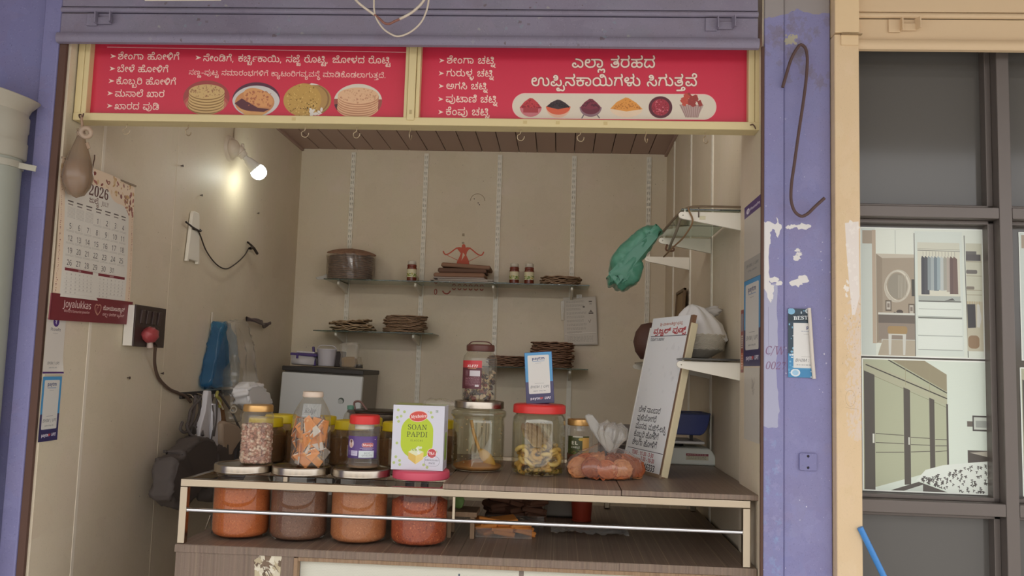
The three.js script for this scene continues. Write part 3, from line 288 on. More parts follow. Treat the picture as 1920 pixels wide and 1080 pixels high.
// facade
struct('lintel_wall', boxAt(-1.64, 0.7, 2.56, 3.0, -0.16, -0.125), M.purple, 'wall above the shop opening');
struct('pillar_left', uvM(boxAt(-2.6, -1.6365, -0.2, 3.06, -0.4, -0.022, 0.004)), M.purple, 'purple painted pillar at the left of the shop');
struct('shutter_guide_left', uvM(boxAt(-1.637, -1.583, -0.2, 3.06, -0.019, 0.0, 0.004)), M.purple, 'purple shutter guide channel at the left');
struct('trim_3', uvM(boxAt(-1.5835, -1.5605, -0.2, 2.53, -0.0198, -0.006, 0.002)), M.rust, 'rusty brown edge beside the left shutter guide');
struct('trim_4', boxAt(0.5825, 0.5905, -0.2, 2.53, -0.0128, -0.002, 0.001), M.rust, 'rusty brown edge beside the right shutter guide');
const pillarTex = canvasTex(256, 2048, (x, w, h) => {
  rect(x, '#8482ac', 0, 0, w, h);
  for (let i = 0; i < 120; i++) { x.globalAlpha = rr(0.03, 0.1); blot(x, rnd() * w, rnd() * h, rr(10, 70), ['#6f6890', '#a6a6cd', '#7d8abb', '#85758f'][i % 4], 0.5, 20); }
  rect(x, '#7d8fb6', 0, 1470, 76, 578); x.globalAlpha = 0.3; for (let i = 0; i < 70; i++) blot(x, rnd() * 70, rr(1500, 2048), rr(3, 12), i % 2 ? '#86a6c6' : '#9a98bc', 0.6); for (let i = 0; i < 60; i++) blot(x, rnd() * w, rnd() * 330, rr(4, 26), '#79707a', 0.6);
  x.globalAlpha = 1; grain(x, w, h, 0.16, 1.5);
  for (let i = 0; i < 60; i++) { x.globalAlpha = rr(0.4, 0.9); blot(x, rnd() * w, rr(250, 2048), rr(0.8, 2.6), '#dcd9e2', 0.6, 7); } x.globalAlpha = 1;
  // flaked paint: bare white plaster, then a greyish undercoat below it
  const ragged = (pts, c) => { x.fillStyle = c; x.beginPath(); pts.forEach((p, i) => { const q = pts[(i + 1) % pts.length]; for (let k = 0; k < 6; k++) { const t = k / 6; x.lineTo(p[0] + (q[0] - p[0]) * t + rr(-3, 3), p[1] + (q[1] - p[1]) * t + rr(-4, 4)); } }); x.closePath(); x.fill(); };
  ragged([[2, 1010], [52, 1000], [56, 1160], [50, 1300], [60, 1420], [58, 1475], [2, 1470]], '#a8a8bf');
  ragged([[2, 796], [52, 802], [50, 780], [70, 812], [56, 848], [40, 820], [26, 830], [28, 872], [20, 900], [26, 1000], [44, 1010], [36, 1050], [28, 1064], [2, 1014]], '#dcd8d6');
  for (const [a, b, q] of [[100, 812, 8], [116, 808, 9], [150, 808, 14], [166, 808, 10], [132, 889, 7], [128, 912, 12], [136, 900, 8], [152, 984, 14], [128, 996, 17], [60, 1000, 9], [38, 990, 12]]) { x.save(); x.translate(a, b); x.scale(1.4, 0.8); blot(x, 0, 0, q, '#dedad6', 0.35, 14); x.restore(); }
  for (let i = 0; i < 40; i++) blot(x, 108 + rr(-22, 22), 165 + rr(-16, 16), rr(2, 7), '#a9a28e', 0.5, 9);
  ragged([[0, 0], [256, 0], [256, 70], [190, 76], [130, 58], [60, 84], [0, 96]], '#97908e');
  const sc = (s, a, b, z) => { x.font = `italic ${z}px serif`; x.fillStyle = '#7d5a78'; x.textAlign = 'left'; x.fillText(s, a, b); };
  sc('C/W', 6, 1236, 38); sc('0027', 8, 1284, 34);
  line(x, '#8c8aa3', 1.5, [20, 1080], [22, 1240]);
});
const pillarMat = std(0xffffff, 0.6, { map: pillarTex, bumpMap: pillarTex, bumpScale: 0.0008 });
struct('shutter_guide_right', uvXY(boxAt(0.59, 0.6475, -0.2, 3.06, -0.012, 0.0, 0.004), 0.587, 0.785, 0.9, 2.7), pillarMat, 'purple shutter guide channel with flaked paint at the right');
struct('pillar_right', uvXY(boxAt(0.6475, 0.786, -0.2, 3.06, -0.4, -0.008, 0.006), 0.587, 0.785, 0.9, 2.7), pillarMat, 'purple pillar with flaked paint between the two shops');
const postTex = canvasTex(128, 2048, (x, w, h) => {
  rect(x, '#dcc19a', 0, 0, w, h); for (let i = 0; i < 60; i++) { x.globalAlpha = rr(0.03, 0.1); blot(x, rnd() * w, rnd() * h, rr(8, 60), rnd() < 0.5 ? '#c8a97c' : '#ead6b6', 0.5); } x.globalAlpha = 1; grain(x, w, h, 0.1, 1.4);
  x.globalAlpha = 0.75; for (let i = 0; i < 700; i++) blot(x, 40 + 84 * Math.sqrt(rnd()), rr(1040, 1500), rr(1, 7), '#d9c7b4', 0.6, 8); x.globalAlpha = 1;
  const pts = [[48, 800], [118, 794], [120, 1040], [96, 1100], [82, 1102], [70, 1020], [56, 900]]; poly(x, pts, '#e4dbd2'); for (let i = 0; i < 26; i++) blot(x, rr(52, 116), rr(796, 1060), rr(2, 10), '#e9e1d8', 0.6, 9);
  for (let i = 0; i < 60; i++) { x.globalAlpha = rr(0.2, 0.6); blot(x, rr(30, 126), rr(1050, 1500), rr(0.8, 2.4), '#8d7258', 0.6, 7); } x.globalAlpha = 1;
  blot(x, 50, 1015, 10, '#ece4da', 0.4); line(x, '#b79e7e', 1.2, [44, 1400], [110, 1404]); x.strokeStyle = '#b39a78'; x.beginPath(); x.ellipse(70, 1370, 24, 26, 0, 0, 7); x.stroke();
});
struct('post', uvXY(boxAt(0.7865, 0.858, -0.2, 2.56, -0.12, 0.024, 0.004), 0.787, 0.858, 0.9, 2.7), std(0xffffff, 0.6, { map: postTex }), 'cream painted post beside the purple pillar');
struct('post_head', boxAt(0.7865, 0.858, 2.562, 3.06, -0.12, 0.03, 0.004), M.cream, 'upper end of the cream post');
struct('canopy_slab', uvM(boxAt(-6, 6, 3.06, 3.2, -0.6, 3.0), 0.5), std(0xa8a29b, 0.9), 'concrete canopy over the shop fronts');
struct('shade_pier_left', uvM(boxAt(-2.7, -2.25, -0.2, 3.06, -0.02, 0.9)), M.purple, 'unseen purple pier added at the left to shade the facade');  // out of view, added to keep light off the left of the facade
{ // unseen low wall and gates across the street, added for reflections in steel and glass
  const o = structGroup('added_wall_opposite', 'unseen wall with pillars and dark gates added across the street for reflections');
  part('wall', boxAt(-24, 24, -0.2, 2.3, 15, 15.4), std(0xcbb595, 0.9), o);
  for (let i = -6; i <= 6; i++) { part('pillar', boxAt(i * 3.4 - 0.35, i * 3.4 + 0.35, -0.2, 2.9, 14.6, 15), std(0xdcd2c2, 0.9), o); if (i % 2) part('gate', boxAt(i * 3.4 + 0.5, i * 3.4 + 2.9, -0.2, 2.2, 14.9, 14.99), std(0x3a3532, 0.6), o); }
}
struct('building_above', boxAt(-6, 6, 3.2, 6.5, -0.6, 0), std(0xb5a691, 0.9), 'upper storey over the shops');
struct('room_wall_far', boxAt(0.7, 6, -0.2, 3.1, -0.6, -0.5), std(0x55504b, 0.9));
struct('wall_left_outer', boxAt(-6, -2.6, -0.2, 3.1, -0.6, -0.05), M.purple);

// ---------- roller shutters, rolled up ----------
function shutter(x0, x1, mat, label, bracketsAt) {
  const s = thing('rolling_shutter', label, 'shutter', [x0, 2.517, 0]), w = x1 - x0;
  const bar = new THREE.Shape(); bar.moveTo(0, 0); bar.lineTo(0, 0.033); bar.lineTo(-0.012, 0.032); bar.quadraticCurveTo(-0.024, 0.016, -0.012, 0.002); bar.closePath();
  part('bottom_rail', uvM(T(extr(bar, w, 0), 0, 0, 0, 0, Math.PI / 2, 0)), mat, s);
  let y = 0.035;
  for (let k = 0; k < 5; k++) {
    part('slat', uvM(T(box(w, 0.066, 0.01, 0.003), w / 2, y + 0.033, -0.008)), mat, s);
    part('slat_bead', uvM(T(T(cyl(0.009, 0.009, w, 10), 0, 0, 0, 0, 0, Math.PI / 2), w / 2, y + 0.077, -0.006)), mat, s);
    y += 0.088;
  }
  for (const b of bracketsAt) {
    const c = part('lock_bracket', mg([T(box(0.034, 0.04, 0.004, 0.001), b - x0 - 0.03, 0.078, 0.001), T(box(0.004, 0.036, 0.022, 0.001), b - x0 - 0.012, 0.08, 0.01), T(box(0.004, 0.034, 0.026, 0.001), b - x0 + 0.034, 0.082, 0.012, 0, 0.3), T(box(0.046, 0.022, 0.004, 0.001), b - x0 + 0.011, 0.074, 0.003)]), mat, s);
  }
  return s;
}
const shutterTex = canvasTex(1024, 1024, (x, w, h) => {
  rect(x, '#857e90', 0, 0, w, h); for (let i = 0; i < 150; i++) { x.globalAlpha = rr(0.04, 0.14); blot(x, rnd() * w, rnd() * h, rr(10, 90), ['#6b6272', '#948fa2', '#7a8490', '#776a72'][i % 4], 0.5, 22); }
  for (let i = 0; i < 260; i++) { x.globalAlpha = rr(0.2, 0.7); blot(x, 300 + 500 * rnd(), rnd() * h, rr(1, 7), ['#7f9aa0', '#5d4c4c', '#a3a39c'][i % 3], 0.6, 8); } x.globalAlpha = 1; grain(x, w, h, 0.16, 1.6);
}, true);
const shutterMat = std(0xffffff, 0.6, { map: shutterTex, bumpMap: shutterTex, bumpScale: 0.0005 });
shutter(-1.584, 0.572, shutterMat, 'purple rolled up shutter above the red signboards', [-1.45, 0.462]);
shutter(0.858, 2.4, M.creamShutter, 'cream rolled up shutter over the dark glass window', [0.998]);
{ const t = thing('shutter_stop', 'small cream metal stop plate at the top of the cream post', 'bracket', [0.83, 2.54, 0.026]); part('plate', box(0.05, 0.03, 0.004, 0.001), M.cream, t); part('lip', T(box(0.06, 0.003, 0.012, 0.001), 0.004, 0.016, 0.004), std(0x9c8462, 0.6), t); }

// ---------- neighbouring window ----------
{
  const w = structGroup('window_1', 'dark bronze framed window of the neighbouring shop');
  const f = (x0, x1, y0, y1, z0 = -0.125, z1 = -0.04) => part('frame_bar', boxAt(x0, x1, y0, y1, z0, z1, 0.003), M.bronze, w);
  f(1.279, 1.316, -0.1, 2.56); f(0.845, 0.872, -0.1, 2.56); f(0.872, 1.279, 2.03, 2.064); f(1.316, 2.3, 2.03, 2.064); f(0.872, 1.279, 1.173, 1.21); f(1.316, 2.3, 1.173, 1.21);
  for (const [x0, x1] of [[0.872, 1.279], [1.316, 2.3]]) for (const [y0, y1] of [[2.064, 2.6], [1.21, 2.03], [-0.1, 1.173]]) {
    part('pane', boxAt(x0, x1, y0, y1, -0.118, -0.108), M.darkGlass, w);
    part('sash_bar', mg([boxAt(x0, x1, y1 - 0.012, y1, -0.108, -0.075, 0.002), boxAt(x0, x1, y0, y0 + 0.012, -0.108, -0.075, 0.002), boxAt(x1 - 0.018, x1, y0, y1, -0.108, -0.075, 0.002), boxAt(x0, x0 + 0.008, y0, y1, -0.108, -0.075, 0.002)]), M.bronze, w);
  }
}

// ---------- the two red signboards ----------
function roundel(x, cx, cy, rx, ry, draw) { x.save(); x.beginPath(); x.ellipse(cx, cy, rx, ry, 0, 0, 7); x.clip(); x.translate(cx, cy); draw(); x.restore(); }
function breads(x, n, rx, ry, h, cols) { for (let i = n; i >= 0; i--) { const y = h * (i / n) - h * 0.3; oval(x, cols[1], rr(-2, 2), y + 5, rx, ry); oval(x, cols[0], rr(-1, 1), y, rx, ry); } for (let i = 0; i < 80; i++) { const a = rnd() * 7, q = Math.sqrt(rnd()) * 0.92; x.globalAlpha = rr(0.2, 0.6); blot(x, Math.cos(a) * q * rx, -h * 0.3 + Math.sin(a) * q * ry, rr(1, 5), cols[2], 0.5, 8); } x.globalAlpha = 1; }
const cream = '#f0d9c6';
const signTexL = canvasTex(1536, 384, (x, w, h) => {
  rect(x, '#cf3149', 0, 0, w, h);
  line(x, '#efc2bd', 3, [60, 34], [w, 46]); line(x, '#efc2bd', 3, [0, 364], [w, 376]);
  const arrow = (a, b) => { poly(x, [[a, b - 11], [a + 30, b], [a, b + 11], [a + 9, b]], cream); };
  [['ಶೇಂಗಾ ಹೋಳಿಗೆ', 117, 425, 95], ['ಬೇಳೆ ಹೋಳಿಗೆ', 118, 375, 157], ['ಕೊಬ್ಬರಿ ಹೋಳಿಗೆ', 118, 417, 218], ['ಮಸಾಲೆ ಖಾರ', 116, 364, 279], ['ಖಾರದ ಪುಡಿ', 119, 342, 341]].forEach(([s, a, b, c]) => { kannada(x, s, a, b, c, 9.5, cream); arrow(a - 38, c - 16); });
  kannada(x, 'ಸೇಂಡಿಗೆ, ಕರ್ಚ್ಚಿಕಾಯಿ, ಸಜ್ಜೆ ರೊಟ್ಟಿ, ಜೋಳದ ರೊಟ್ಟಿ', 541, 1457, 99, 9.5, cream, 0.003); arrow(503, 82);
  kannada(x, 'ಸಣ್ಣ-ಪುಟ್ಟ ಸಮಾರಂಭಗಳಿಗೆ ಕ್ಯಾಟಂರಿಗವ್ಯವಸ್ಥೆ ಮಾಡಿಕೊಡಲಾಗುತ್ತದೆ.', 475, 1439, 167, 8, cream, 0.005);
  // four dishes
  roundel(x, 570, 278, 114, 84, () => { rect(x, '#a04a45', -114, -84, 228, 168); oval(x, '#b9564f', 0, 30, 112, 52); oval(x, '#c27a62', 0, 34, 100, 44); breads(x, 7, 88, 36, 96, ['#cfae74', '#8d6a3c', '#7c4630']); });
  roundel(x, 814, 284, 116, 84, () => { rect(x, '#5a3040', -120, -90, 240, 180); oval(x, '#cfcac4', 0, 12, 116, 80); oval(x, '#c98a58', -6, 14, 96, 62); poly(x, [[-104, 20], [-70, -4], [10, 40], [70, 46], [40, 60], [-60, 54]], '#5d3038'); oval(x, '#d79a62', 10, -10, 76, 40, 0.35); for (let i = 0; i < 60; i++) blot(x, rr(-50, 70), rr(-40, 30), rr(1, 6), '#b06a48', 0.5, 8); poly(x, [[-90, 40], [-20, 62], [60, 62], [20, 84], [-50, 76]], '#dca668'); });
  roundel(x, 1063, 284, 116, 84, () => { rect(x, '#b23a42', -120, -90, 240, 180); oval(x, '#d9d3c6', 50, -20, 68, 74); for (let k = 4; k >= 0; k--) oval(x, k % 2 ? '#8d6a40' : '#b08a50', 18 + k * 9, -4, 80, 70); oval(x, '#bf984f', -24, 0, 92, 82); for (let i = 0; i < 140; i++) { const a = rnd() * 7, q = Math.sqrt(rnd()) * 80; blot(x, -24 + Math.cos(a) * q, Math.sin(a) * q, rr(1, 4), rnd() < 0.5 ? '#8a6a2c' : '#d3b068', 0.5, 8); } for (let i = 0; i < 12; i++) blot(x, rr(-70, 50), rr(20, 66), rr(2, 4), '#4c3218', 0.5, 7); for (let i = 0; i < 12; i++) oval(x, '#e3ddd4', rr(20, 84), rr(44, 74), 11, 6, rnd() * 3); });
  roundel(x, 1308, 286, 116, 84, () => { rect(x, '#d9d0bd', -120, -90, 240, 180); rect(x, '#9a5246', -120, -10, 240, 120); oval(x, '#4c2a30', -70, 50, 70, 40); breads(x, 8, 98, 40, 88, ['#dfb48c', '#b9805e', '#a8694e']); });
  grain(x, w, h, 0.05, 1.2);
});
const signTexR = canvasTex(1536, 384, (x, w, h) => {
  rect(x, '#d0304a', 0, 0, w, h); line(x, '#efc2bd', 3, [0, 378], [w, 366]);
  const arrow = (a, b) => { poly(x, [[a, b - 11], [a + 26, b], [a, b + 11], [a + 8, b]], cream); };
  [['ಶೇಂಗಾ ಚಟ್ನಿ', 117, 351, 98], ['ಗುರುಳ್ಳ ಚಟ್ನಿ', 117, 345, 160], ['ಅಗಸಿ ಚಟ್ನಿ', 119, 318, 222], ['ಪುಟಾಣಿ ಚಟ್ನಿ', 119, 367, 285], ['ಕೆಂಪು ಚಟ್ನಿ', 122, 332, 347]].forEach(([s, a, b, c]) => { kannada(x, s, a, b, c, 9.5, cream); arrow(a - 36, c - 14); });
  for (const [c, wt] of [['#8a3038', 15], ['#f0dccb', 10.5]]) { kannada(x, 'ಎಲ್ಲಾ ತರಹದ', 715, 1112, 112, wt, c, -0.01); kannada(x, 'ಉಪ್ಪಿನಕಾಯಿಗಳು ಸಿಗುತ್ತವೆ', 524, 1309, 203, wt, c, -0.012); }
  x.save(); x.translate(441, 240); x.rotate(-0.007); rbox(x, '#e9c6bb', -3, -3, 959, 122, 61); rbox(x, '#dcd0bd', 0, 0, 953, 116, 58); x.restore();
  const heap = (cx, cy, rx, h, c, c2) => { poly(x, [[cx - rx, cy], [cx - rx * 0.6, cy - h * 0.6], [cx - 6, cy - h], [cx + 8, cy - h * 0.97], [cx + rx * 0.6, cy - h * 0.55], [cx + rx, cy], [cx, cy + 12]], c); for (let i = 0; i < 60; i++) { const q = rr(-0.85, 0.85), t = rnd() * (1 - Math.abs(q)); blot(x, cx + q * rx, cy - t * h * 0.9, rr(1, 4), c2, 0.6, 7); } };
  const bowl = (cx, cy, rx, hh, c) => { x.fillStyle = c; x.beginPath(); x.ellipse(cx, cy, rx, hh, 0, 0, Math.PI); x.fill(); };
  bowl(527, 304, 52, 46, '#c9747a'); heap(527, 306, 52, 46, '#bf3b40', '#8f2530'); rect(x, '#a83a40', 492, 306, 70, 24);
  bowl(657, 300, 58, 52, '#e3b59a'); bowl(657, 298, 58, 40, '#d8603f'); heap(657, 300, 56, 34, '#3c2b30', '#241a1c');
  bowl(810, 300, 52, 46, '#8a6a72'); bowl(810, 300, 46, 34, '#6d2a3a'); heap(810, 300, 48, 40, '#7d2f3f', '#552030'); line(x, '#6d6468', 5, [778, 338], [770, 352]); line(x, '#6d6468', 5, [842, 338], [852, 350]);
  bowl(978, 304, 76, 42, '#e6cdb0'); heap(978, 306, 76, 54, '#dd9644', '#b8702c');
  oval(x, '#5a2530', 1137, 296, 55, 52); oval(x, '#a02c3c', 1137, 296, 42, 40); for (let i = 0; i < 70; i++) { const a = rnd() * 7, q = Math.sqrt(rnd()) * 38; blot(x, 1137 + Math.cos(a) * q, 296 + Math.sin(a) * q, rr(1, 4), rnd() < 0.5 ? '#d0707a' : '#7a1d2a', 0.5, 7); }
  poly(x, [[1224, 282], [1338, 282], [1310, 342], [1254, 342]], '#b59a92'); for (let k = 0; k < 9; k++) line(x, '#8a6a66', 2, [1230 + k * 12, 284], [1256 + k * 7, 342]); for (let i = 0; i < 16; i++) { x.save(); x.translate(rr(1240, 1322), rr(240, 282)); x.rotate(rnd() * 3); rect(x, i % 2 ? '#c2503f' : '#9a3a34', -14, -9, 28, 18); x.restore(); }
  grain(x, w, h, 0.05, 1.2);
});
function signboard(label, x0, x1, tex) {
  const s = thing('signboard', label, 'sign', [x0, 2.305, -0.08]), w = x1 - x0, h = 0.255;
  part('printed_panel', T(new THREE.PlaneGeometry(w, h), w / 2, h / 2, 0.002), std(0xffffff, 0.38, { map: tex }), s);
  part('back_panel', T(box(w, h, 0.004), w / 2, h / 2, -0.001), M.white, s);
}
signboard('left red signboard with round bread pictures and a list of dishes', -1.51, -0.4975, signTexL);
signboard('right red signboard with six bowls of chutney in a white strip', -0.4495, 0.5545, signTexR);
{
  const f = thing('sign_frame', 'cream aluminium frame around the two red signboards', 'frame', [0, 0, 0]);
  part('bottom_bar', mg([boxAt(-1.549, 0.597, 2.2885, 2.3135, -0.115, -0.05, 0.003), boxAt(-1.547, 0.590, 2.306, 2.3125, -0.079, -0.052)]), M.signCream, f);
  const side = (x0, x1) => part('side_bar', mg([boxAt(x0, x1, 2.309, 2.55, -0.115, -0.052, 0.003)]), M.signCream, f);
  side(-1.549, -1.527); side(-1.5265, -1.51); side(0.5545, 0.574); side(0.5745, 0.5935);
  part('centre_bar', mg([boxAt(-0.486, -0.4625, 2.303, 2.55, -0.115, -0.046, 0.002), boxAt(-0.4975, -0.4868, 2.303, 2.55, -0.115, -0.052, 0.002), boxAt(-0.4617, -0.4495, 2.303, 2.55, -0.115, -0.052, 0.002)]), M.signCream, f);
  part('fixing_tab', T(box(0.007, 0.012, 0.002), -0.474, 2.328, -0.045), std(0xb5a274, 0.5), f);
  for (const x of [-0.84, -0.12, -0.02, 0.125]) part('fixing_tab', T(box(0.012, 0.010, 0.001), x, 2.302, -0.0495), std(0xcbb57f, 0.5), f);
}
{ // wire hooks along the lower edge of the sign frame
  let first; const names = ['first wire hook under the sign frame, counted from the left corner', 'second wire hook under the sign frame, counted from the left corner', 'wire hook under the sign frame near the left end of the plank ceiling', 'wire hook under the sign frame below the stack of pale bread pictures', 'wire hook under the sign frame just right of the cream centre bar', 'wire hook under the red bowl picture of the right signboard', 'wire hook under the yellow heap picture of the right signboard', 'wire hook under the right end of the white picture strip', 'last wire hook under the sign frame, nearest the right wall'];
  [-1.391, -1.19, -0.814, -0.649, -0.48, -0.135, 0.05, 0.251, 0.432].forEach((x, i) => {
    if (!first) { first = solo('wire_hook', tube([[0, 0.012, 0], [0.001, 0, 0], [-0.001, -0.008, 0], [-0.009, -0.014, 0.002], [-0.007, -0.026, 0.002], [0.004, -0.029, 0.001], [0.011, -0.022, 0], [0.012, -0.015, 0]], 0.0015, 30, 6), std(0xb9a68a, 0.4, { metalness: 0.7 }), names[0], 'hook', { group: 'wire hooks under the sign frame' }); first.position.set(x, 2.283, -0.085); }
    else copyOf(first, [x, 2.283, -0.085], [0, 1.1, 0.2, -0.3, 1.3, 0.1, 0.2, 1.0, 0.6][i], names[i]);
  });
}
solo('wire_hook', tube([[0.56, 2.303, -0.049], [0.565, 2.302, -0.04], [0.57, 2.296, -0.038], [0.574, 2.288, -0.04]], 0.002, 16, 6), M.rust, 'short bent nail on the right end of the sign frame', 'hook');
// loops of wire above the signboards
{
  const w = thing('loose_cable', 'pale twin cable hanging in a loop over the shutter, taped in the middle', 'cable', [0, 0, 0]);
  part('strand', tube([[-0.66, 2.68, 0.09], [-0.624, 2.62, 0.1], [-0.596, 2.596, 0.1], [-0.566, 2.575, 0.1]], 0.0038, 24), M.whiteCable, w);
  part('taped_joint', tube([[-0.567, 2.576, 0.1], [-0.549, 2.562, 0.1], [-0.535, 2.55, 0.1], [-0.521, 2.548, 0.1], [-0.505, 2.556, 0.1], [-0.49, 2.563, 0.1]], 0.0036, 24), M.copper, w);
  part('strand', tube([[-0.491, 2.5625, 0.1], [-0.46, 2.58, 0.1], [-0.437, 2.6, 0.1], [-0.421, 2.621, 0.1], [-0.4, 2.67, 0.09]], 0.0040, 24), M.whiteCable, w);
}
solo('loose_cable', tube([[-0.575, 2.7, 0.085], [-0.57, 2.62, 0.1], [-0.567, 2.585, 0.1], [-0.558, 2.56, 0.1], [-0.537, 2.532, 0.1], [-0.511, 2.515, 0.1], [-0.494, 2.51, 0.1], [-0.46, 2.522, 0.1], [-0.428, 2.552, 0.1], [-0.412, 2.59, 0.1], [-0.406, 2.63, 0.1], [-0.4, 2.7, 0.085]], 0.0028, 70), M.whiteCable, 'thin pale cable hanging lowest over the shutter in a round loop', 'cable');
solo('sacking_strip', T(box(0.225, 0.07, 0.004, 0.002), -1.1, 2.605, 0.2, 0.02, 0, 0.01), std(0xdad0bf, 0.7), 'edge of a pale sheet hanging above the left signboard', 'sheet');

{ // unseen light bar added behind the signboards to brighten shelves and back wall
  const t = thing('added_fill_light', 'unseen light bar added behind the signboards to brighten the shop inside', 'lamp', [-0.33, 2.41, -0.19]); t.rotation.order = 'YXZ'; t.rotation.set(-0.62, Math.PI, 0);
  part('housing', T(box(1.4, 0.035, 0.03, 0.004), 0, 0, -0.02), M.white, t); part('bracket', T(box(0.03, 0.03, 0.06), -0.6, 0, -0.05), M.whiteMetal, t); part('bracket', T(box(0.03, 0.03, 0.06), 0.6, 0, -0.05), M.whiteMetal, t);
  part('diffuser', T(box(1.3, 0.03, 0.006, 0.002), 0, 0, 0), std(0xffffff, 0.5, { emissive: 0xfffdf8, emissiveIntensity: 1.5 }), t);
  addedShopFill.position.set(0, 0, 0.006); addedShopFill.rotation.y = Math.PI; addedShopFill.castShadow = true; t.add(addedShopFill);
}

// ---------- left wall ----------
const calTex = canvasTex(930, 1000, (x, w, h) => {
  rect(x, '#ead3b8', 0, 0, w, h);
  for (let i = 0; i < 70; i++) { const a = rr(0, w), b = rr(0, 120); oval(x, ['#c9a06a', '#a8685c', '#d8b98c', '#8d5148'][i % 4], a, b, rr(6, 22), rr(5, 18), rnd() * 3); if (i % 3 === 0) oval(x, '#e6cba9', a, b, 8, 7); }
  for (let i = 0; i < 60; i++) for (const a of [22, w - 26]) { x.globalAlpha = 0.8; rect(x, ['#a8685c', '#b98a5a', '#8d5148'][i % 3], a + rr(-5, 5), 170 + i * 13, rr(3, 11), rr(3, 9)); } x.globalAlpha = 1;
  for (let i = 0; i < 34; i++) oval(x, ['#b98a5a', '#a8685c', '#8d5148'][i % 3], w - rr(0, 170), rr(90, 230), rr(5, 20), rr(4, 15), rnd() * 3);
  x.fillStyle = '#e2ddd2'; x.beginPath(); x.moveTo(66, 1000); x.lineTo(66, 190); x.quadraticCurveTo(90, 110, 300, 116); x.quadraticCurveTo(440, 90, 560, 116); x.quadraticCurveTo(600, 180, 700, 176); x.quadraticCurveTo(820, 170, 850, 250); x.lineTo(868, 1000); x.closePath(); x.fill();
  txt(x, '2026', 440, 142, 100, '#5d3a34', 'serif'); kannada(x, 'ಜುಲೈ', 340, 450, 224, 9, '#6b4a42'); txt(x, 'JULY', 520, 210, 42, '#6b4a42', 'sans-serif', 'center', 'normal');
  for (let c = 0; c < 7; c++) { const a = 135 + c * 106; rect(x, '#5b514b', a - 34, 252, 66, 8); rect(x, '#7b706a', a - 28, 272, 56, 7); }
  const cell = (d, c, r) => { const a = 138 + c * 105, b = 335 + r * 77; txt(x, String(d), a, b, 50, '#2f2a2c', 'sans-serif', 'center', 'normal'); x.globalAlpha = 0.55; fakeLines(x, '#8b827a', a - 46, b + 26, 92, 2, 7, 2.4); x.globalAlpha = 1; rect(x, '#b9b0a6', a + 28, b - 20, 2, 40); };
  for (let d = 1; d <= 31; d++) { const k = d + 2; cell(d, k % 7, Math.floor(k / 7)); }
  x.globalAlpha = 0.5; for (let c = 0; c < 3; c++) fakeLines(x, '#8b827a', 100 + c * 105, 292, 92, 9, 8, 2.4); x.globalAlpha = 1;
  for (const a of [95, 500]) { rect(x, '#7c2c36', a, 676, 335, 18); txt(x, a < 200 ? 'JUNE' : 'AUGUST', a + 168, 685, 13, '#d8c4bb'); for (let r = 0; r < 6; r++) for (let c = 0; c < 7; c++) txt(x, r ? String(r * 7 + c - 6 > 31 ? '' : r * 7 + c - 6) : 'SMTWTFS'[c], a + 24 + c * 48, 712 + r * 23, 15, '#8b8079', 'sans-serif', 'center', 'normal'); for (let r = 1; r < 6; r++) line(x, '#c3bab0', 1, [a, 723 + r * 23], [a + 335, 723 + r * 23]); }
  grain(x, w, h, 0.05, 1.2);
});
const bandTex = canvasTex(1000, 176, (x, w, h) => {
  rect(x, '#782a33', 0, 0, w, h); txt(x, 'Joyalukkas', 290, 62, 68, '#e6d3cc', 'sans-serif', 'center', 'normal', 330); txt(x, "World's favourite jeweller", 290, 110, 26, '#dcb9b4', 'sans-serif', 'center', 'normal', 320);
  x.strokeStyle = '#b98576'; x.lineWidth = 9; x.beginPath(); x.moveTo(535, 122); x.bezierCurveTo(470, 80, 500, 28, 535, 56); x.bezierCurveTo(570, 28, 600, 80, 535, 122); x.stroke(); x.lineWidth = 5; x.beginPath(); x.moveTo(535, 116); x.bezierCurveTo(510, 90, 520, 60, 540, 70); x.stroke();
  kannada(x, 'ಜೋಯಾಲುಕ್ಕಾಸ್', 600, 890, 82, 11, '#ead9d0'); kannada(x, 'ವರ್ಲ್ಡ್ಸ್ ಫೇವರಿಟ್ ಜ್ಯುವೆಲರ್', 600, 890, 122, 11, '#dcb9b4');
});
function onLeftWall(name, label, category, y, z, o = {}) { const t = thing(name, label, category, [-1.5505 + (o.off ?? 0), y, z]); t.rotation.order = 'YXZ'; t.rotation.set(0, Math.PI / 2, o.tilt ?? 0); return t; } // local x runs into the shop, local z stands off the wall
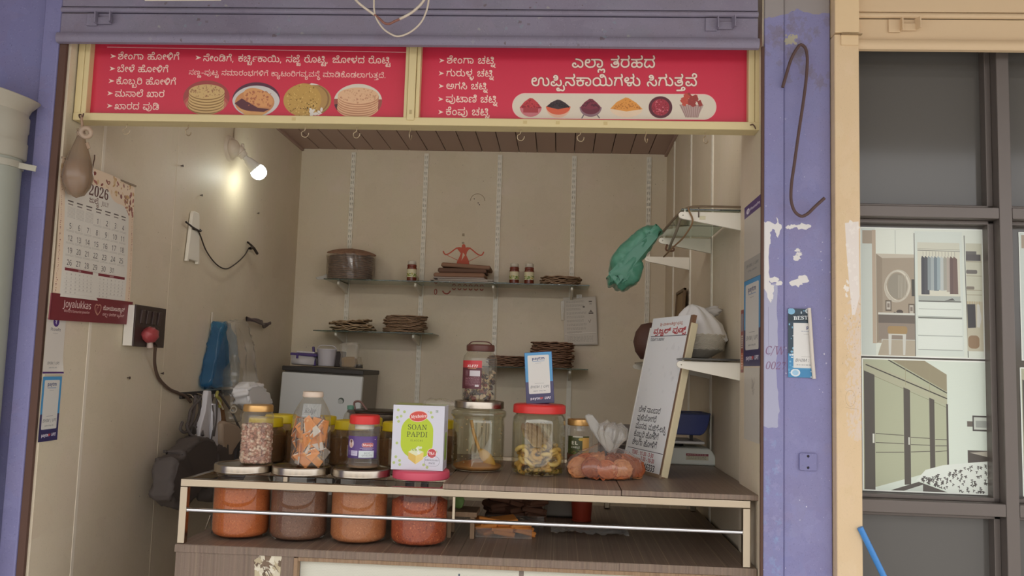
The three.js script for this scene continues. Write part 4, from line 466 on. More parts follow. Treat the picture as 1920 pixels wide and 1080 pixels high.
{
  const c = onLeftWall('wall_calendar', 'wall calendar for July 2026 with a maroon band at its foot', 'calendar', 2.158, 0.004, { off: 0.006, tilt: 0.022 });
  const g = new THREE.PlaneGeometry(0.463, 0.43, 24, 20); { const p = g.attributes.position; for (let i = 0; i < p.count; i++) { const u = p.getX(i) / 0.463 + 0.5, v = p.getY(i) / 0.43 + 0.5; p.setZ(i, 0.004 + 0.006 * Math.sin(u * 3.1) * (1 - v) + 0.004 * Math.sin(u * 7 + v * 4) + 0.010 * Math.max(0, v - 0.9) * 6 * (1 - u)); const uv = g.attributes.uv; uv.setY(i, 0.14 + 0.86 * v); } g.computeVertexNormals(); }
  part('month_sheet', T(g, 0.2315, -0.215, 0), std(0xffffff, 0.55, { map: calTex, side: THREE.DoubleSide }), c);
  part('foot_band', T(new THREE.PlaneGeometry(0.492, 0.082), 0.24, -0.462, 0.0065, 0.03), std(0xffffff, 0.42, { map: bandTex, side: THREE.DoubleSide }), c, 'maroon band with pale lettering');
  part('band_fold', T(box(0.492, 0.081, 0.004), 0.24, -0.462, 0.003, 0.03), std(0x772a33, 0.5), c);
  part('top_strip', T(box(0.463, 0.006, 0.004), 0.2315, -0.003, 0.004), std(0x8d7a63, 0.5), c);
  part('wire_hanger', tube([[0.175, -0.002, 0.004], [0.178, 0.02, 0.004], [0.184, 0.034, 0.003], [0.178, 0.046, 0.006]], 0.002, 16), M.rust, c);
}
// payment stickers (the square codes on them are left blank)
const cardFoot = (x, w, y, s, light) => { txt(x, 'BHIM | UPI', w / 2, y, s, '#55575a', 'sans-serif', 'center', 'italic', w * 0.7); txt(x, 'paytm  G Pay  UPI', w / 2, y + s * 1.2, s * 0.4, '#7c7f84', 'sans-serif', 'center', 'bold', w * 0.7); };
const phoneTex = canvasTex(256, 436, (x, w, h) => { rect(x, '#d9d2c8', 0, 0, w, h); oval(x, '#4f2f7a', 128, 22, 40, 40); line(x, '#e9e3ee', 6, [112, 14], [140, 14]); line(x, '#e9e3ee', 6, [130, 12], [130, 42]); line(x, '#e9e3ee', 5, [130, 16], [118, 34]); txt(x, 'PhonePe', 128, 84, 34, '#45404c', 'sans-serif', 'center', 'normal'); fakeLines(x, '#a9a39d', 96, 112, 64, 1, 8, 4); cardFoot(x, w, 348, 30); rect(x, '#4f2f6a', 0, 416, 256, 14); grain(x, w, h, 0.06); });
const paytmTex = (tall) => canvasTex(256, tall, (x, w, h) => { const cut = h * 0.58; rect(x, '#4a93c4', 0, 0, w, cut); rect(x, '#38335e', 0, cut, w, h - cut); rbox(x, '#d6d3cc', 26, 28, w - 52, h * 0.815 - 28, 10); txt(x, 'paytm', 128, h * 0.12, 40, '#1d2f66', 'sans-serif'); rect(x, '#7f97b8', 70, h * 0.12 + 26, 116, 5); fakeLines(x, '#a9a6a2', 100, h * 0.21, 56, 1, 8, 4); rect(x, '#9a9793', 84, h * 0.61, 88, 3); cardFoot(x, w, h * 0.68, 34); txt(x, 'paytm', 88, h * 0.905, 34, '#e9e6ee', 'sans-serif'); txt(x, 'UPI', 196, h * 0.905, 34, '#e9e6ee', 'sans-serif', 'center', 'italic bold'); x.fillStyle = '#b9474f'; x.beginPath(); x.moveTo(142, h * 0.93); x.bezierCurveTo(112, h * 0.90, 132, h * 0.87, 142, h * 0.893); x.bezierCurveTo(152, h * 0.87, 172, h * 0.90, 142, h * 0.93); x.fill(); grain(x, w, h, 0.05); });
const paytmTexA = paytmTex(512);
{
  const a = onLeftWall('payment_sticker', 'white payment sticker under the calendar with a round purple badge', 'sticker', 1.66, -0.002, { tilt: 0 });
  const g = new THREE.PlaneGeometry(0.1, 0.17, 8, 10); { const p = g.attributes.position; for (let i = 0; i < p.count; i++) { const u = p.getX(i) / 0.1 + 0.5, v = 0.5 - p.getY(i) / 0.17; p.setZ(i, 0.001 + 0.008 * Math.max(0, u - 0.7) * Math.max(0, v - 0.7) * 10); } g.computeVertexNormals(); }
  part('card', T(g, 0.051, -0.085, 0), std(0xffffff, 0.5, { map: phoneTex, side: THREE.DoubleSide }), a);
  const b = onLeftWall('payment_sticker', 'blue and purple payment sticker low on the left wall beside the pillar', 'sticker', 1.483, -0.008);
  part('card', T(new THREE.PlaneGeometry(0.099, 0.196), 0.0495, -0.098, 0.001), std(0xffffff, 0.4, { map: paytmTexA }), b);
}
{ // switch board
  const s = onLeftWall('switch_board', 'dark brown switch board with a red plug on the left wall', 'switchboard', 1.663, -0.578);
  part('back_box', T(box(0.232, 0.146, 0.036, 0.003), 0, 0, 0.018), M.white, s, 'cream side of the box');
  part('face_plate', T(box(0.236, 0.15, 0.006, 0.002), 0.001, 0, 0.039), std(0x3d2f2b, 0.4), s);
  for (let i = 0; i < 4; i++) { part('switch', T(box(0.026, 0.05, 0.008, 0.002), -0.07 + i * 0.044, 0.033, 0.044, 0.1), std(0x443430, 0.35), s); }
  part('socket', T(cyl(0.03, 0.03, 0.008, 24), 0.055, -0.035, 0.044, Math.PI / 2), std(0x372a27, 0.4), s);
  const plug = part('plug', mg([T(rumple(new THREE.SphereGeometry(0.036, 20, 14), 0.004, 60), -0.03, -0.03, 0.058, 0, 0, 0, [1.15, 0.8, 0.75])]), std(0xa8484a, 0.4), s, 'red plug');
  part('plug_sleeve', T(cyl(0.009, 0.012, 0.03, 12), -0.022, -0.062, 0.055, 0, 0, 0.2), std(0xb9a79a, 0.5), plug);
}
solo('power_cord', tube([[-1.492, 1.594, -0.595], [-1.505, 1.565, -0.62], [-1.53, 1.52, -0.68], [-1.54, 1.475, -0.735], [-1.54, 1.43, -0.83], [-1.54, 1.41, -0.92], [-1.535, 1.395, -0.98], [-1.53, 1.37, -1.02]], 0.0062, 60, 8), std(0x5f4c40, 0.6), 'brown power cord running down the left wall from the red plug', 'cord');
{ // shelf bracket hung up on the wall
  const s = onLeftWall('shelf_bracket', 'spare white shelf bracket hung upright on the left wall with black wire', 'bracket', 2.165, -0.968);
  const sh = shapeOf([[-0.027, 0], [-0.034, -0.012], [-0.056, -0.19], [-0.06, -0.214], [-0.045, -0.214], [-0.043, -0.204], [0.042, -0.204], [0.044, -0.214], [0.06, -0.214], [0.057, -0.19], [0.032, -0.012], [0.024, 0]]); sh.holes.push(new THREE.Path().absarc(0, -0.02, 0.004, 0, 7));
  part('plate', T(extr(sh, 0.010, 0.002), 0, 0, 0.004), M.whiteMetal, s);
}
solo('binding_wire', mg([tube([[-1.53, 2.105, -0.862], [-1.526, 2.092, -0.93], [-1.527, 2.09, -1.0], [-1.535, 2.097, -1.02], [-1.55, 2.1, -0.99]], 0.004, 24), tube([[-1.53, 2.088, -0.93], [-1.528, 2.086, -0.98], [-1.53, 2.07, -1.01], [-1.54, 2.02, -1.10], [-1.54, 1.975, -1.22], [-1.54, 1.968, -1.33], [-1.54, 2.0, -1.43], [-1.54, 2.06, -1.55], [-1.545, 2.105, -1.615]], 0.003, 50), tube([[-1.53, 2.1, -1.59], [-1.528, 2.11, -1.62], [-1.532, 2.09, -1.7]], 0.007, 12), tube([[-1.54, 2.13, -1.58], [-1.528, 2.11, -1.63], [-1.53, 2.1, -1.60]], 0.005, 12)]), std(0x3a312c, 0.6), 'black wire sagging from the wall bracket to a nail', 'wire');
{ // bulb on its angled holder
  const b = thing('lamp_bulb', 'lit white bulb in an angled holder high on the left wall', 'lamp', [-1.553, 2.53, -1.315]);
  part('wall_plate', mg([T(cyl(0.055, 0.062, 0.012, 32), 0.006, 0.0, 0.0, 0, 0, -Math.PI / 2), T(new THREE.SphereGeometry(0.045, 24, 16), 0.014, 0, 0, 0, 0, 0, [0.8, 1, 1])]), std(0xcfc0ab, 0.45), b);
  const dir = V(0.10, -0.11, -0.06).normalize(), q = new THREE.Quaternion().setFromUnitVectors(V(0, 1, 0), dir), at = (g, d) => { const p = V(0.04, -0.006, -0.02).addScaledVector(dir, d); return g.applyMatrix4(new THREE.Matrix4().compose(p, q, V(1, 1, 1))); };
  part('holder', mg([at(lathe([[0, -0.02], [0.02, -0.02], [0.024, -0.01], [0.024, 0.012], [0.021, 0.014], [0.021, 0.034], [0.0, 0.036]], 24), 0), at(new THREE.TorusGeometry(0.023, 0.004, 8, 24).rotateX(Math.PI / 2), 0.012)]), std(0xd8cbb8, 0.45), b);
  part('holder_clip', T(box(0.014, 0.03, 0.02, 0.004), 0.045, 0.02, -0.045, 0.3, 0.2), std(0xd8cbb8, 0.45), b);
  part('bulb_neck', at(lathe([[0.013, 0], [0.014, 0.012], [0.020, 0.022], [0.026, 0.045], [0.031, 0.068], [0.0315, 0.072], [0, 0.072]], 28), 0.036), std(0xd9d6cc, 0.35), b);
  const gl = part('glass_dome', at(lathe([[0.0315, 0], [0.0365, 0.012], [0.0365, 0.026], [0.031, 0.042], [0.019, 0.053], [0, 0.057]], 28), 0.108), std(0xffffff, 0.4, { emissive: 0xf2fff6, emissiveIntensity: 3 }), b, 'glowing dome');
  const p = V(0.04, -0.006, -0.02).addScaledVector(dir, 0.135), L = new THREE.PointLight(0xf4f6ea, 0.04); L.position.copy(p); L.shadow.radius = 1.4; L.castShadow = true; b.add(L);
}
solo('lamp_wire', tube([[-1.548, 2.64, -1.35], [-1.547, 2.62, -1.345], [-1.54, 2.57, -1.34], [-1.52, 2.55, -1.34]], 0.003, 20), std(0xa89880, 0.6), 'thin wire coming down to the bulb holder', 'wire');
for (const [y, z, l] of [[2.25, -1.03, 'small dark nail mark left of the bulb on the left wall'], [2.3, -1.72, 'small dark nail in the left wall below and right of the bulb'], [2.33, -0.83, 'tiny bent nail under the sign on the left wall'], [1.475, -0.52, 'small grey screw head low on the left wall near the calendar'], [1.49, -0.78, 'small dark nail above the power cord on the left wall']]) solo('wall_nail', mg([T(cyl(0.002, 0.002, 0.009, 8), -0.002, 0, 0, 0, 0, Math.PI / 2), T(cyl(0.005, 0.005, 0.002, 10), 0.003, 0, 0, 0, 0, Math.PI / 2)]), std(0x4d4038, 0.6), l, 'nail', { pos: [-1.546, y, z] });
{ // little bag of powder hanging from the corner of the sign frame
  const t = thing('powder_bag', 'small knotted bag of pale brown powder hanging in front of the calendar', 'bag', [-1.503, 2.235, -0.026]);
  part('powder', rumple(lathe([[0.002, -0.19], [0.02, -0.183], [0.036, -0.16], [0.0415, -0.135], [0.039, -0.105], [0.028, -0.08], [0, -0.078]], 32), 0.0014, 60), std(0xb08c66, 0.9), t);
  part('plastic_bag', rumple(lathe([[0.002, -0.2], [0.023, -0.190], [0.039, -0.165], [0.0445, -0.135], [0.041, -0.1], [0.03, -0.06], [0.016, -0.02], [0.008, 0.004], [0.014, 0.016]], 40), 0.0016, 45), film(0xcdbba5, 0.22, 0.75, { side: THREE.DoubleSide }), t);
  part('knot', mg([T(new THREE.TorusGeometry(0.014, 0.0075, 10, 22), 0.018, 0.006, 0.004, 0, 0.5), T(rumple(new THREE.SphereGeometry(0.013, 14, 10), 0.004, 90), 0.0, 0.0, 0)]), film(0xcdb59d, 0.4, 0.35), t);
  part('string', tube([[0.0, 0.01, 0], [0.002, 0.03, 0], [-0.002, 0.05, 0], [-0.006, 0.064, -0.01]], 0.004, 16), std(0xa98a72, 0.7), t);
  part('tag_end', T(box(0.012, 0.02, 0.003, 0.001), 0.024, -0.035, 0, 0, 0.3, 0.4), std(0xa58b73, 0.7), t);
}
solo('wire_hook', mg([tube([[-1.522, 2.306, -0.049], [-1.522, 2.303, -0.04], [-1.516, 2.292, -0.034], [-1.509, 2.288, -0.03], [-1.503, 2.294, -0.028], [-1.502, 2.304, -0.03]], 0.0022, 20, 6)]), M.rust, 'rusty hook on the left end of the sign frame, holding the powder bag', 'hook');

// hook strip with straps, bags and cloths
const zy = (pts) => pts.map(([z, y]) => [-z, y]);           // outlines as seen from the shop: depth into the shop, height
const onSide = (g, x) => T(g, x, 0, 0, 0, Math.PI / 2, 0);    // lays an outline against the left wall
function puffy(pts, x, thick, bevel, amp, f) { return rumple(onSide(extr(smoothShape(zy(pts)), thick, bevel, 4), x), amp, f); }
{ const t = thing('hook_strip', 'dark strip of hooks on the left wall behind the counter', 'hook rail', [0, 0, 0]); part('strip', boxAt(-1.5525, -1.54, 1.385, 1.412, -1.68, -0.955, 0.003), M.dark, t); for (let i = 0; i < 7; i++) part('hook', tube([[-1.54, 1.402, -1.0 - i * 0.1], [-1.52, 1.398, -1.0 - i * 0.1], [-1.505, 1.385, -1.0 - i * 0.1], [-1.505, 1.40, -1.0 - i * 0.1]], 0.004, 14, 6), M.steelDull, t); }
{
  const t = thing('black_bag', 'black cloth bag hanging low at the left end of the counter', 'bag', [0.03, 0, -0.05]);
  part('body', puffy([[-0.591, 1.179], [-0.662, 1.184], [-0.664, 1.203], [-0.788, 1.232], [-0.843, 1.241], [-0.958, 1.214], [-1.0, 1.16], [-1.02, 1.08], [-0.98, 1.04], [-0.871, 1.03], [-0.783, 1.0], [-0.684, 0.983], [-0.607, 1.018], [-0.566, 1.043], [-0.566, 1.1]], -1.5, 0.045, 0.016, 0.010, 17), M.black, t);
  part('strap', tube([[-1.47, 1.235, -0.85], [-1.49, 1.25, -0.83], [-1.5, 1.285, -0.81], [-1.505, 1.302, -0.836], [-1.51, 1.343, -0.86], [-1.51, 1.398, -0.98]], 0.006, 30), M.black, t);
  part('strap', tube([[-1.47, 1.24, -0.9], [-1.49, 1.27, -0.93], [-1.5, 1.30, -0.95], [-1.51, 1.345, -0.985], [-1.51, 1.398, -1.0]], 0.006, 30), M.black, t);
}
{
  const t = thing('black_bag', 'black bag with a flap hanging behind the left end of the rack', 'bag', [0.02, 0, -0.05]);
  part('body', puffy([[-0.98, 1.17], [-1.113, 1.2], [-1.16, 1.2], [-1.187, 1.172], [-1.297, 1.165], [-1.37, 1.099], [-1.378, 1.03], [-1.2, 0.96], [-1.0, 0.97]], -1.49, 0.035, 0.013, 0.009, 17), M.black, t);
  part('flap', puffy([[-1.2, 1.16], [-1.30, 1.195], [-1.40, 1.105], [-1.33, 1.08], [-1.2, 1.09]], -1.44, 0.012, 0.004, 0.002, 14), std(0x332d2b, 0.6), t);
  part('strap', tube([[-1.46, 1.19, -1.03], [-1.49, 1.25, -1.04], [-1.5, 1.30, -1.03], [-1.51, 1.398, -1.1]], 0.006, 30), M.black, t);
}
solo('strap_bundle', mg([tube([[-1.49, 1.40, -0.97], [-1.485, 1.35, -0.955], [-1.48, 1.30, -0.93], [-1.48, 1.27, -0.905]], 0.007, 30), tube([[-1.49, 1.40, -1.0], [-1.48, 1.34, -1.0], [-1.475, 1.29, -0.95], [-1.475, 1.265, -0.90]], 0.006, 30), tube([[-1.475, 1.285, -0.96], [-1.47, 1.27, -0.89], [-1.47, 1.26, -0.84], [-1.475, 1.275, -0.815], [-1.48, 1.30, -0.84]], 0.006, 30), tube([[-1.47, 1.265, -0.9], [-1.468, 1.28, -0.99], [-1.47, 1.29, -1.05], [-1.475, 1.26, -1.09], [-1.475, 1.20, -1.09], [-1.48, 1.17, -1.06]], 0.006, 40)]), M.black, 'tangle of black straps hanging from the hook strip', 'strap');
{ const t = thing('strap_buckle', 'round black buckle hanging in the tangle of straps', 'buckle', [-1.462, 1.255, -0.9]); part('body', T(new THREE.SphereGeometry(0.026, 20, 14), 0, 0, 0, 0, 0, 0, [0.5, 1.1, 1]), std(0x2d2826, 0.4), t); part('rivet', T(cyl(0.008, 0.008, 0.004, 16), 0.014, -0.014, 0, 0, 0, Math.PI / 2), std(0xb7aaa0, 0.4), t); }
solo('white_cloth', puffy([[-0.998, 1.42], [-1.032, 1.414], [-1.052, 1.358], [-1.033, 1.27], [-1.049, 1.163], [-1.001, 1.159], [-0.941, 1.178], [-0.939, 1.255], [-0.978, 1.339]], -1.465, 0.012, 0.005, 0.003, 20), std(0xd6d3d4, 0.85), 'long greyish white cloth strip hanging from the hook strip', 'cloth');
solo('white_cloth', puffy([[-1.038, 1.366], [-1.108, 1.352], [-1.133, 1.264], [-1.104, 1.232], [-1.151, 1.19], [-1.099, 1.154], [-1.052, 1.203], [-1.036, 1.27]], -1.455, 0.012, 0.005, 0.003, 20), std(0xd9d7da, 0.85), 'shorter white cloth with a black cord, right of the long strip', 'cloth');
solo('hanging_wire', mg([tube([[-1.44, 1.36, -1.03], [-1.438, 1.292, -1.049], [-1.438, 1.183, -1.028]], 0.003, 24), tube([[-1.436, 1.40, -1.06], [-1.436, 1.3, -1.07], [-1.434, 1.23, -1.05]], 0.004, 24)]), M.black, 'thin black wire hanging over the white cloths', 'wire');
solo('brown_strap', puffy([[-1.102, 1.40], [-1.151, 1.385], [-1.235, 1.262], [-1.17, 1.26]], -1.46, 0.006, 0.002, 0.002, 20), std(0x8a6038, 0.7), 'flat brown strap above the beige pouch', 'strap');
solo('beige_pouch', puffy([[-1.091, 1.278], [-1.165, 1.285], [-1.395, 1.228], [-1.368, 1.189], [-1.338, 1.096], [-1.281, 1.137], [-1.191, 1.123], [-1.109, 1.198]], -1.46, 0.03, 0.012, 0.003, 14), std(0xb59f88, 0.8), 'beige pouch hanging left of the jar of nut sweets', 'pouch');
solo('olive_cloth', puffy([[-1.32, 1.215], [-1.39, 1.225], [-1.47, 1.06], [-1.292, 1.06]], -1.48, 0.03, 0.01, 0.004, 14), std(0x8f7440, 0.85), 'mustard cloth behind the beige pouch', 'cloth');
solo('hanging_wire', tube([[-1.44, 1.407, -1.096], [-1.43, 1.36, -1.16], [-1.425, 1.317, -1.219], [-1.42, 1.247, -1.3]], 0.005, 30), M.black, 'straight black wire slanting down right of the brown strap', 'wire');
{ const t = thing('clothes_peg', 'yellow and white clips on the brown strap', 'clip', [0, 0, 0]); part('clip', tube([[-1.43, 1.415, -1.05], [-1.425, 1.40, -1.03], [-1.425, 1.38, -1.07], [-1.43, 1.35, -1.085]], 0.007, 16), std(0x9c9448, 0.5), t); part('clip', tube([[-1.43, 1.40, -1.04], [-1.425, 1.36, -1.08], [-1.425, 1.34, -1.11]], 0.004, 16), std(0xc9bea2, 0.5), t); part('ring', T(new THREE.TorusGeometry(0.014, 0.004, 8, 20), -1.415, 1.335, -1.2, 0, 0.8), std(0xb9ad98, 0.5), t); }
{ // blue carrier bag with a bottle in it
  const t = thing('blue_bag', 'blue plastic bag with a clear ribbed bottle in it, on the left wall', 'bag', [0, 0, 0]);
  part('bag', puffy([[-1.218, 1.716], [-1.296, 1.713], [-1.40, 1.639], [-1.45, 1.516], [-1.435, 1.437], [-1.143, 1.428], [-1.152, 1.515], [-1.19, 1.621]], -1.535, 0.03, 0.013, 0.008, 26), film(0x7cc4ea, 0.2, 0.86, { side: THREE.DoubleSide }), t);
  const prof = []; for (let i = 0; i <= 20; i++) prof.push([0.044 + 0.0022 * Math.sin(i * 2.2), -0.14 + i * 0.011]);
  part('bottle', T(lathe([[0, -0.145], [0.04, -0.145], ...prof, [0.03, 0.1], [0.014, 0.125], [0.014, 0.15]], 32), -1.44, 1.425, -1.24), M.clearPlastic, t, 'clear ribbed bottle');
  part('nail_strip', boxAt(-1.55, -1.545, 1.68, 1.76, -1.235, -1.222, 0.001), std(0xd6cbb8, 0.5), t);
}
solo('clear_bag', puffy([[-1.19, 1.713], [-1.306, 1.727], [-1.399, 1.665], [-1.44, 1.592], [-1.492, 1.454], [-1.423, 1.438], [-1.286, 1.44], [-1.229, 1.587]], -1.455, 0.022, 0.009, 0.011, 30), M.bag, 'crumpled clear plastic bag hanging in front of the blue bag', 'bag');
solo('white_bag', puffy([[-1.183, 1.429], [-1.244, 1.449], [-1.352, 1.445], [-1.443, 1.406], [-1.503, 1.354], [-1.454, 1.339], [-1.235, 1.344], [-1.183, 1.39]], -1.4, 0.04, 0.014, 0.012, 30), film(0xf8f6f4, 0.5, 0.12), 'bunched white plastic bag under the blue bag', 'bag');
solo('hair_net', mg([0, 1, 2, 3, 4].map((i) => tube([[-1.53, 1.76 - i * 0.004, -1.6], [-1.51, 1.745 + 0.006 * (i % 3), -1.68 - 0.01 * i], [-1.515, 1.738 + 0.004 * i, -1.78], [-1.53, 1.742 - 0.005 * i, -1.85], [-1.52, 1.748 + 0.006 * (i % 2), -1.92]], 0.006 - i * 0.0006, 30))), film(0x6a5a58, 0.5, 0.2), 'twisted dark plastic tied to a nail near the back left corner', 'plastic');

// ---------- back wall: slotted uprights, glass shelves ----------
function uprightShape(h) { // a slotted steel strip
  const s = shapeOf([[-0.0125, 0], [0.0125, 0], [0.0125, h], [-0.0125, h]]);
  for (let y = 0.03; y < h - 0.03; y += 0.032) for (const x of [-0.0055, 0.0055]) s.holes.push(new THREE.Path([[-0.002, 0], [-0.002, 0.017], [0.002, 0.017], [0.002, 0]].map((p) => new THREE.Vector2(x + p[0], y + p[1]))));
  return s;
}
const upright = (() => {
  const t = thing('slotted_upright', 'white slotted upright at the far left of the back wall', 'shelf upright', [-1.238, 0.75, -2.39], { group: 'slotted uprights on the back wall' });
  part('slotted_strip', T(extr(uprightShape(2.045), 0.0015), 0, 0, 0.0), M.whiteMetal, t);
  part('channel_sides', mg([T(box(0.0015, 2.045, 0.012), -0.0125, 1.0225, -0.006), T(box(0.0015, 2.045, 0.012), 0.0125, 1.0225, -0.006)]), M.whiteMetal, t);
  part('channel_bottom', T(box(0.024, 2.045, 0.002), 0, 1.0225, -0.0095), M.whiteMetal, t);
  return t;
})();
[[-0.804, 'white slotted upright second from the left on the back wall'], [-0.37, 'white slotted upright in the middle of the back wall, under the cream centre bar'], [0.064, 'white slotted upright above the hanging paper'], [0.497, 'white slotted upright behind the green bag']].forEach(([x, l]) => copyOf(upright, [x, 0.75, -2.39], 0, l));
const bracketShape = () => { const s = new THREE.Shape(); s.moveTo(0, 0); s.lineTo(0.196, 0); s.quadraticCurveTo(0.207, -0.002, 0.206, -0.013); s.quadraticCurveTo(0.204, -0.022, 0.19, -0.024); s.lineTo(0.004, -0.058); s.lineTo(0, -0.058); s.closePath(); s.holes.push(new THREE.Path().absarc(0.192, -0.012, 0.003, 0, 7, true)); return s; };
const bracketGeo = extr(bracketShape(), 0.010, 0.001).translate(0, 0, -0.005);
let bracketProto;
function bracket(label, pos, ry, group, mat) { if (!bracketProto) { bracketProto = thing('shelf_bracket', label, 'bracket', pos, { ry, group }); part('arm', bracketGeo, M.whiteMetal, bracketProto); part('support_pin', T(cyl(0.004, 0.004, 0.012, 10), 0.185, 0.003, 0), M.whiteMetal, bracketProto); return bracketProto; } const c = copyOf(bracketProto, pos, ry, label); c.userData.group = group; return c; }
const onBack = (x, y, l) => bracket(l, [x, y, -2.387], -Math.PI / 2, 'brackets under the glass shelves on the back wall');
onBack(-1.238, 2.009, 'bracket under the left end of the upper glass shelf, below the bread stack in plastic'); onBack(-0.804, 2.009, 'bracket under the upper glass shelf below the small lone jar'); onBack(-0.37, 2.009, 'bracket under the upper glass shelf right of the newspapers'); onBack(0.064, 2.009, 'bracket under the right end of the upper glass shelf, behind the hanging paper');
onBack(-1.238, 1.722, 'bracket under the left end of the lower left glass shelf'); onBack(-0.804, 1.722, 'bracket under the right end of the lower left glass shelf'); onBack(-0.37, 1.552, 'bracket under the lower right glass shelf behind the toffee jar'); onBack(0.064, 1.552, 'bracket under the lower right glass shelf below the tall papad stack');
const backShelf = (x0, x1, y, l) => solo('glass_shelf', T(box(x1 - x0, 0.006, 0.235, 0.0015), (x0 + x1) / 2, y + 0.003, -2.265), M.shelfGlass, l, 'shelf', { group: 'glass shelves on the back wall' });
backShelf(-1.312, 0.16, 2.0115, 'long upper glass shelf on the back wall'); backShelf(-1.357, -0.689, 1.7245, 'lower left glass shelf with two papad stacks'); backShelf(-0.44, 0.163, 1.5545, 'lower right glass shelf behind the payment stand');

// papads and flat breads
const breadTex = (a, b, c) => canvasTex(256, 256, (x, w, h) => { rect(x, a, 0, 0, w, h); for (let i = 0; i < 200; i++) { x.globalAlpha = rr(0.1, 0.4); blot(x, rnd() * w, rnd() * h, rr(2, 14), rnd() < 0.5 ? b : c, 0.5, 9); } x.globalAlpha = 1; grain(x, w, h, 0.2, 1.4); }, true);
const papadMat = std(0xffffff, 0.8, { map: breadTex('#a4876c', '#7d6049', '#bfa386'), side: THREE.DoubleSide }), papadPale = std(0xffffff, 0.8, { map: breadTex('#b79d7d', '#8f7254', '#cfb897'), side: THREE.DoubleSide }), rotiMat = std(0xffffff, 0.85, { map: breadTex('#93705a', '#6d4c39', '#a98a70'), side: THREE.DoubleSide });
function discGeo(r, thick, wave, k) { // a thin wavy round
  const g = lathe([[0, thick], [r * 0.5, thick], [r * 0.8, thick], [r * 0.97, thick * 0.9], [r, thick * 0.5], [r * 0.97, 0.1 * thick], [r * 0.8, 0], [r * 0.5, 0], [0, 0]], 36), p = g.attributes.position;
  for (let i = 0; i < p.count; i++) { const x = p.getX(i), z = p.getZ(i), q = Math.hypot(x, z) / r, a = Math.atan2(z, x), rad = 1 + 0.04 * q * n2(Math.cos(a) * 1.6 + k, Math.sin(a) * 1.6); p.setXYZ(i, x * rad, p.getY(i) + wave * q * q * (n2(Math.cos(a) * 2.2 + k * 3, Math.sin(a) * 2.2 + k) + 0.5 * Math.sin(a * 9 + k)), z * rad); }
  g.computeVertexNormals(); const uv = g.attributes.uv; for (let i = 0; i < p.count; i++) uv.setXY(i, p.getX(i) * 4 + k, p.getZ(i) * 4); return g;
}
function breadStack(name, label, topLabel, group, cx, cz, y0, n, r, pitch, mat, wave, shift = 0.01, lean = [0, 0]) {
  const variants = [0, 1, 2].map((k) => discGeo(r, pitch * 0.86, wave, k + cx * 3 + y0));
  for (let i = 0; i < n; i++) {
    const o = solo(name, variants[i % 3], mat, i === n - 1 && topLabel ? topLabel : ORD[i] + (i ? ' from the bottom, ' : ', ') + label, 'papad', { group });
    o.position.set(cx + rr(-shift, shift) + lean[0] * i, y0 + i * pitch, cz + rr(-shift, shift) * 0.6); o.rotation.set(lean[1], rnd() * 6, 0, 'XYZ');
  }
}
breadStack('papad', 'papad in the neat stack, lower left shelf', 'topmost papad of the neat stack on the lower left glass shelf', 'papads in the neat stack on the lower left shelf', -0.865, -2.255, 1.7322, 12, 0.118, 0.0079, papadMat, 0.0028);
breadStack('papad', 'papad in the tall brown stack, lower right shelf', 'topmost papad of the tall brown stack on the lower right glass shelf', 'papads in the tall stack on the lower right shelf', -0.035, -2.255, 1.562, 17, 0.118, 0.0083, rotiMat, 0.0034);
breadStack('papad', 'brown papad in the low stack left of the payment stand', null, 'papads in the low stack on the lower right shelf', -0.285, -2.258, 1.562, 7, 0.108, 0.0083, rotiMat, 0.003);
breadStack('papad', 'papad in the short pile, right end of upper shelf', 'topmost papad of the short pile at the right end of the upper glass shelf', 'papads in the short pile on the upper shelf', 0.0, -2.258, 2.019, 6, 0.112, 0.008, papadMat, 0.004, 0.012);
{ // slipped heap on the lower left shelf: each round lies tilted on the one below
  const v = [0, 1, 2].map((k) => discGeo(0.112, 0.006, 0.006, k + 5));
  [[-1.165, 1.7345, 0.0], [-1.14, 1.7425, 0.015], [-1.18, 1.75, -0.02], [-1.15, 1.759, 0.03], [-1.165, 1.768, 0.05], [-1.185, 1.776, -0.06], [-1.165, 1.785, -0.075]].forEach(([x, y, rz], i) => { const o = solo('papad', v[i % 3], papadPale, i === 6 ? 'topmost pale papad of the slipped heap on the lower left glass shelf' : ORD[i] + (i ? ' from below, ' : ', ') + 'pale papad in the slipped heap, lower left shelf', 'papad', { group: 'papads in the slipped heap on the lower left shelf' }); o.position.set(x, y, -2.256); o.rotation.set(0, i, -rz, 'ZYX'); });
}
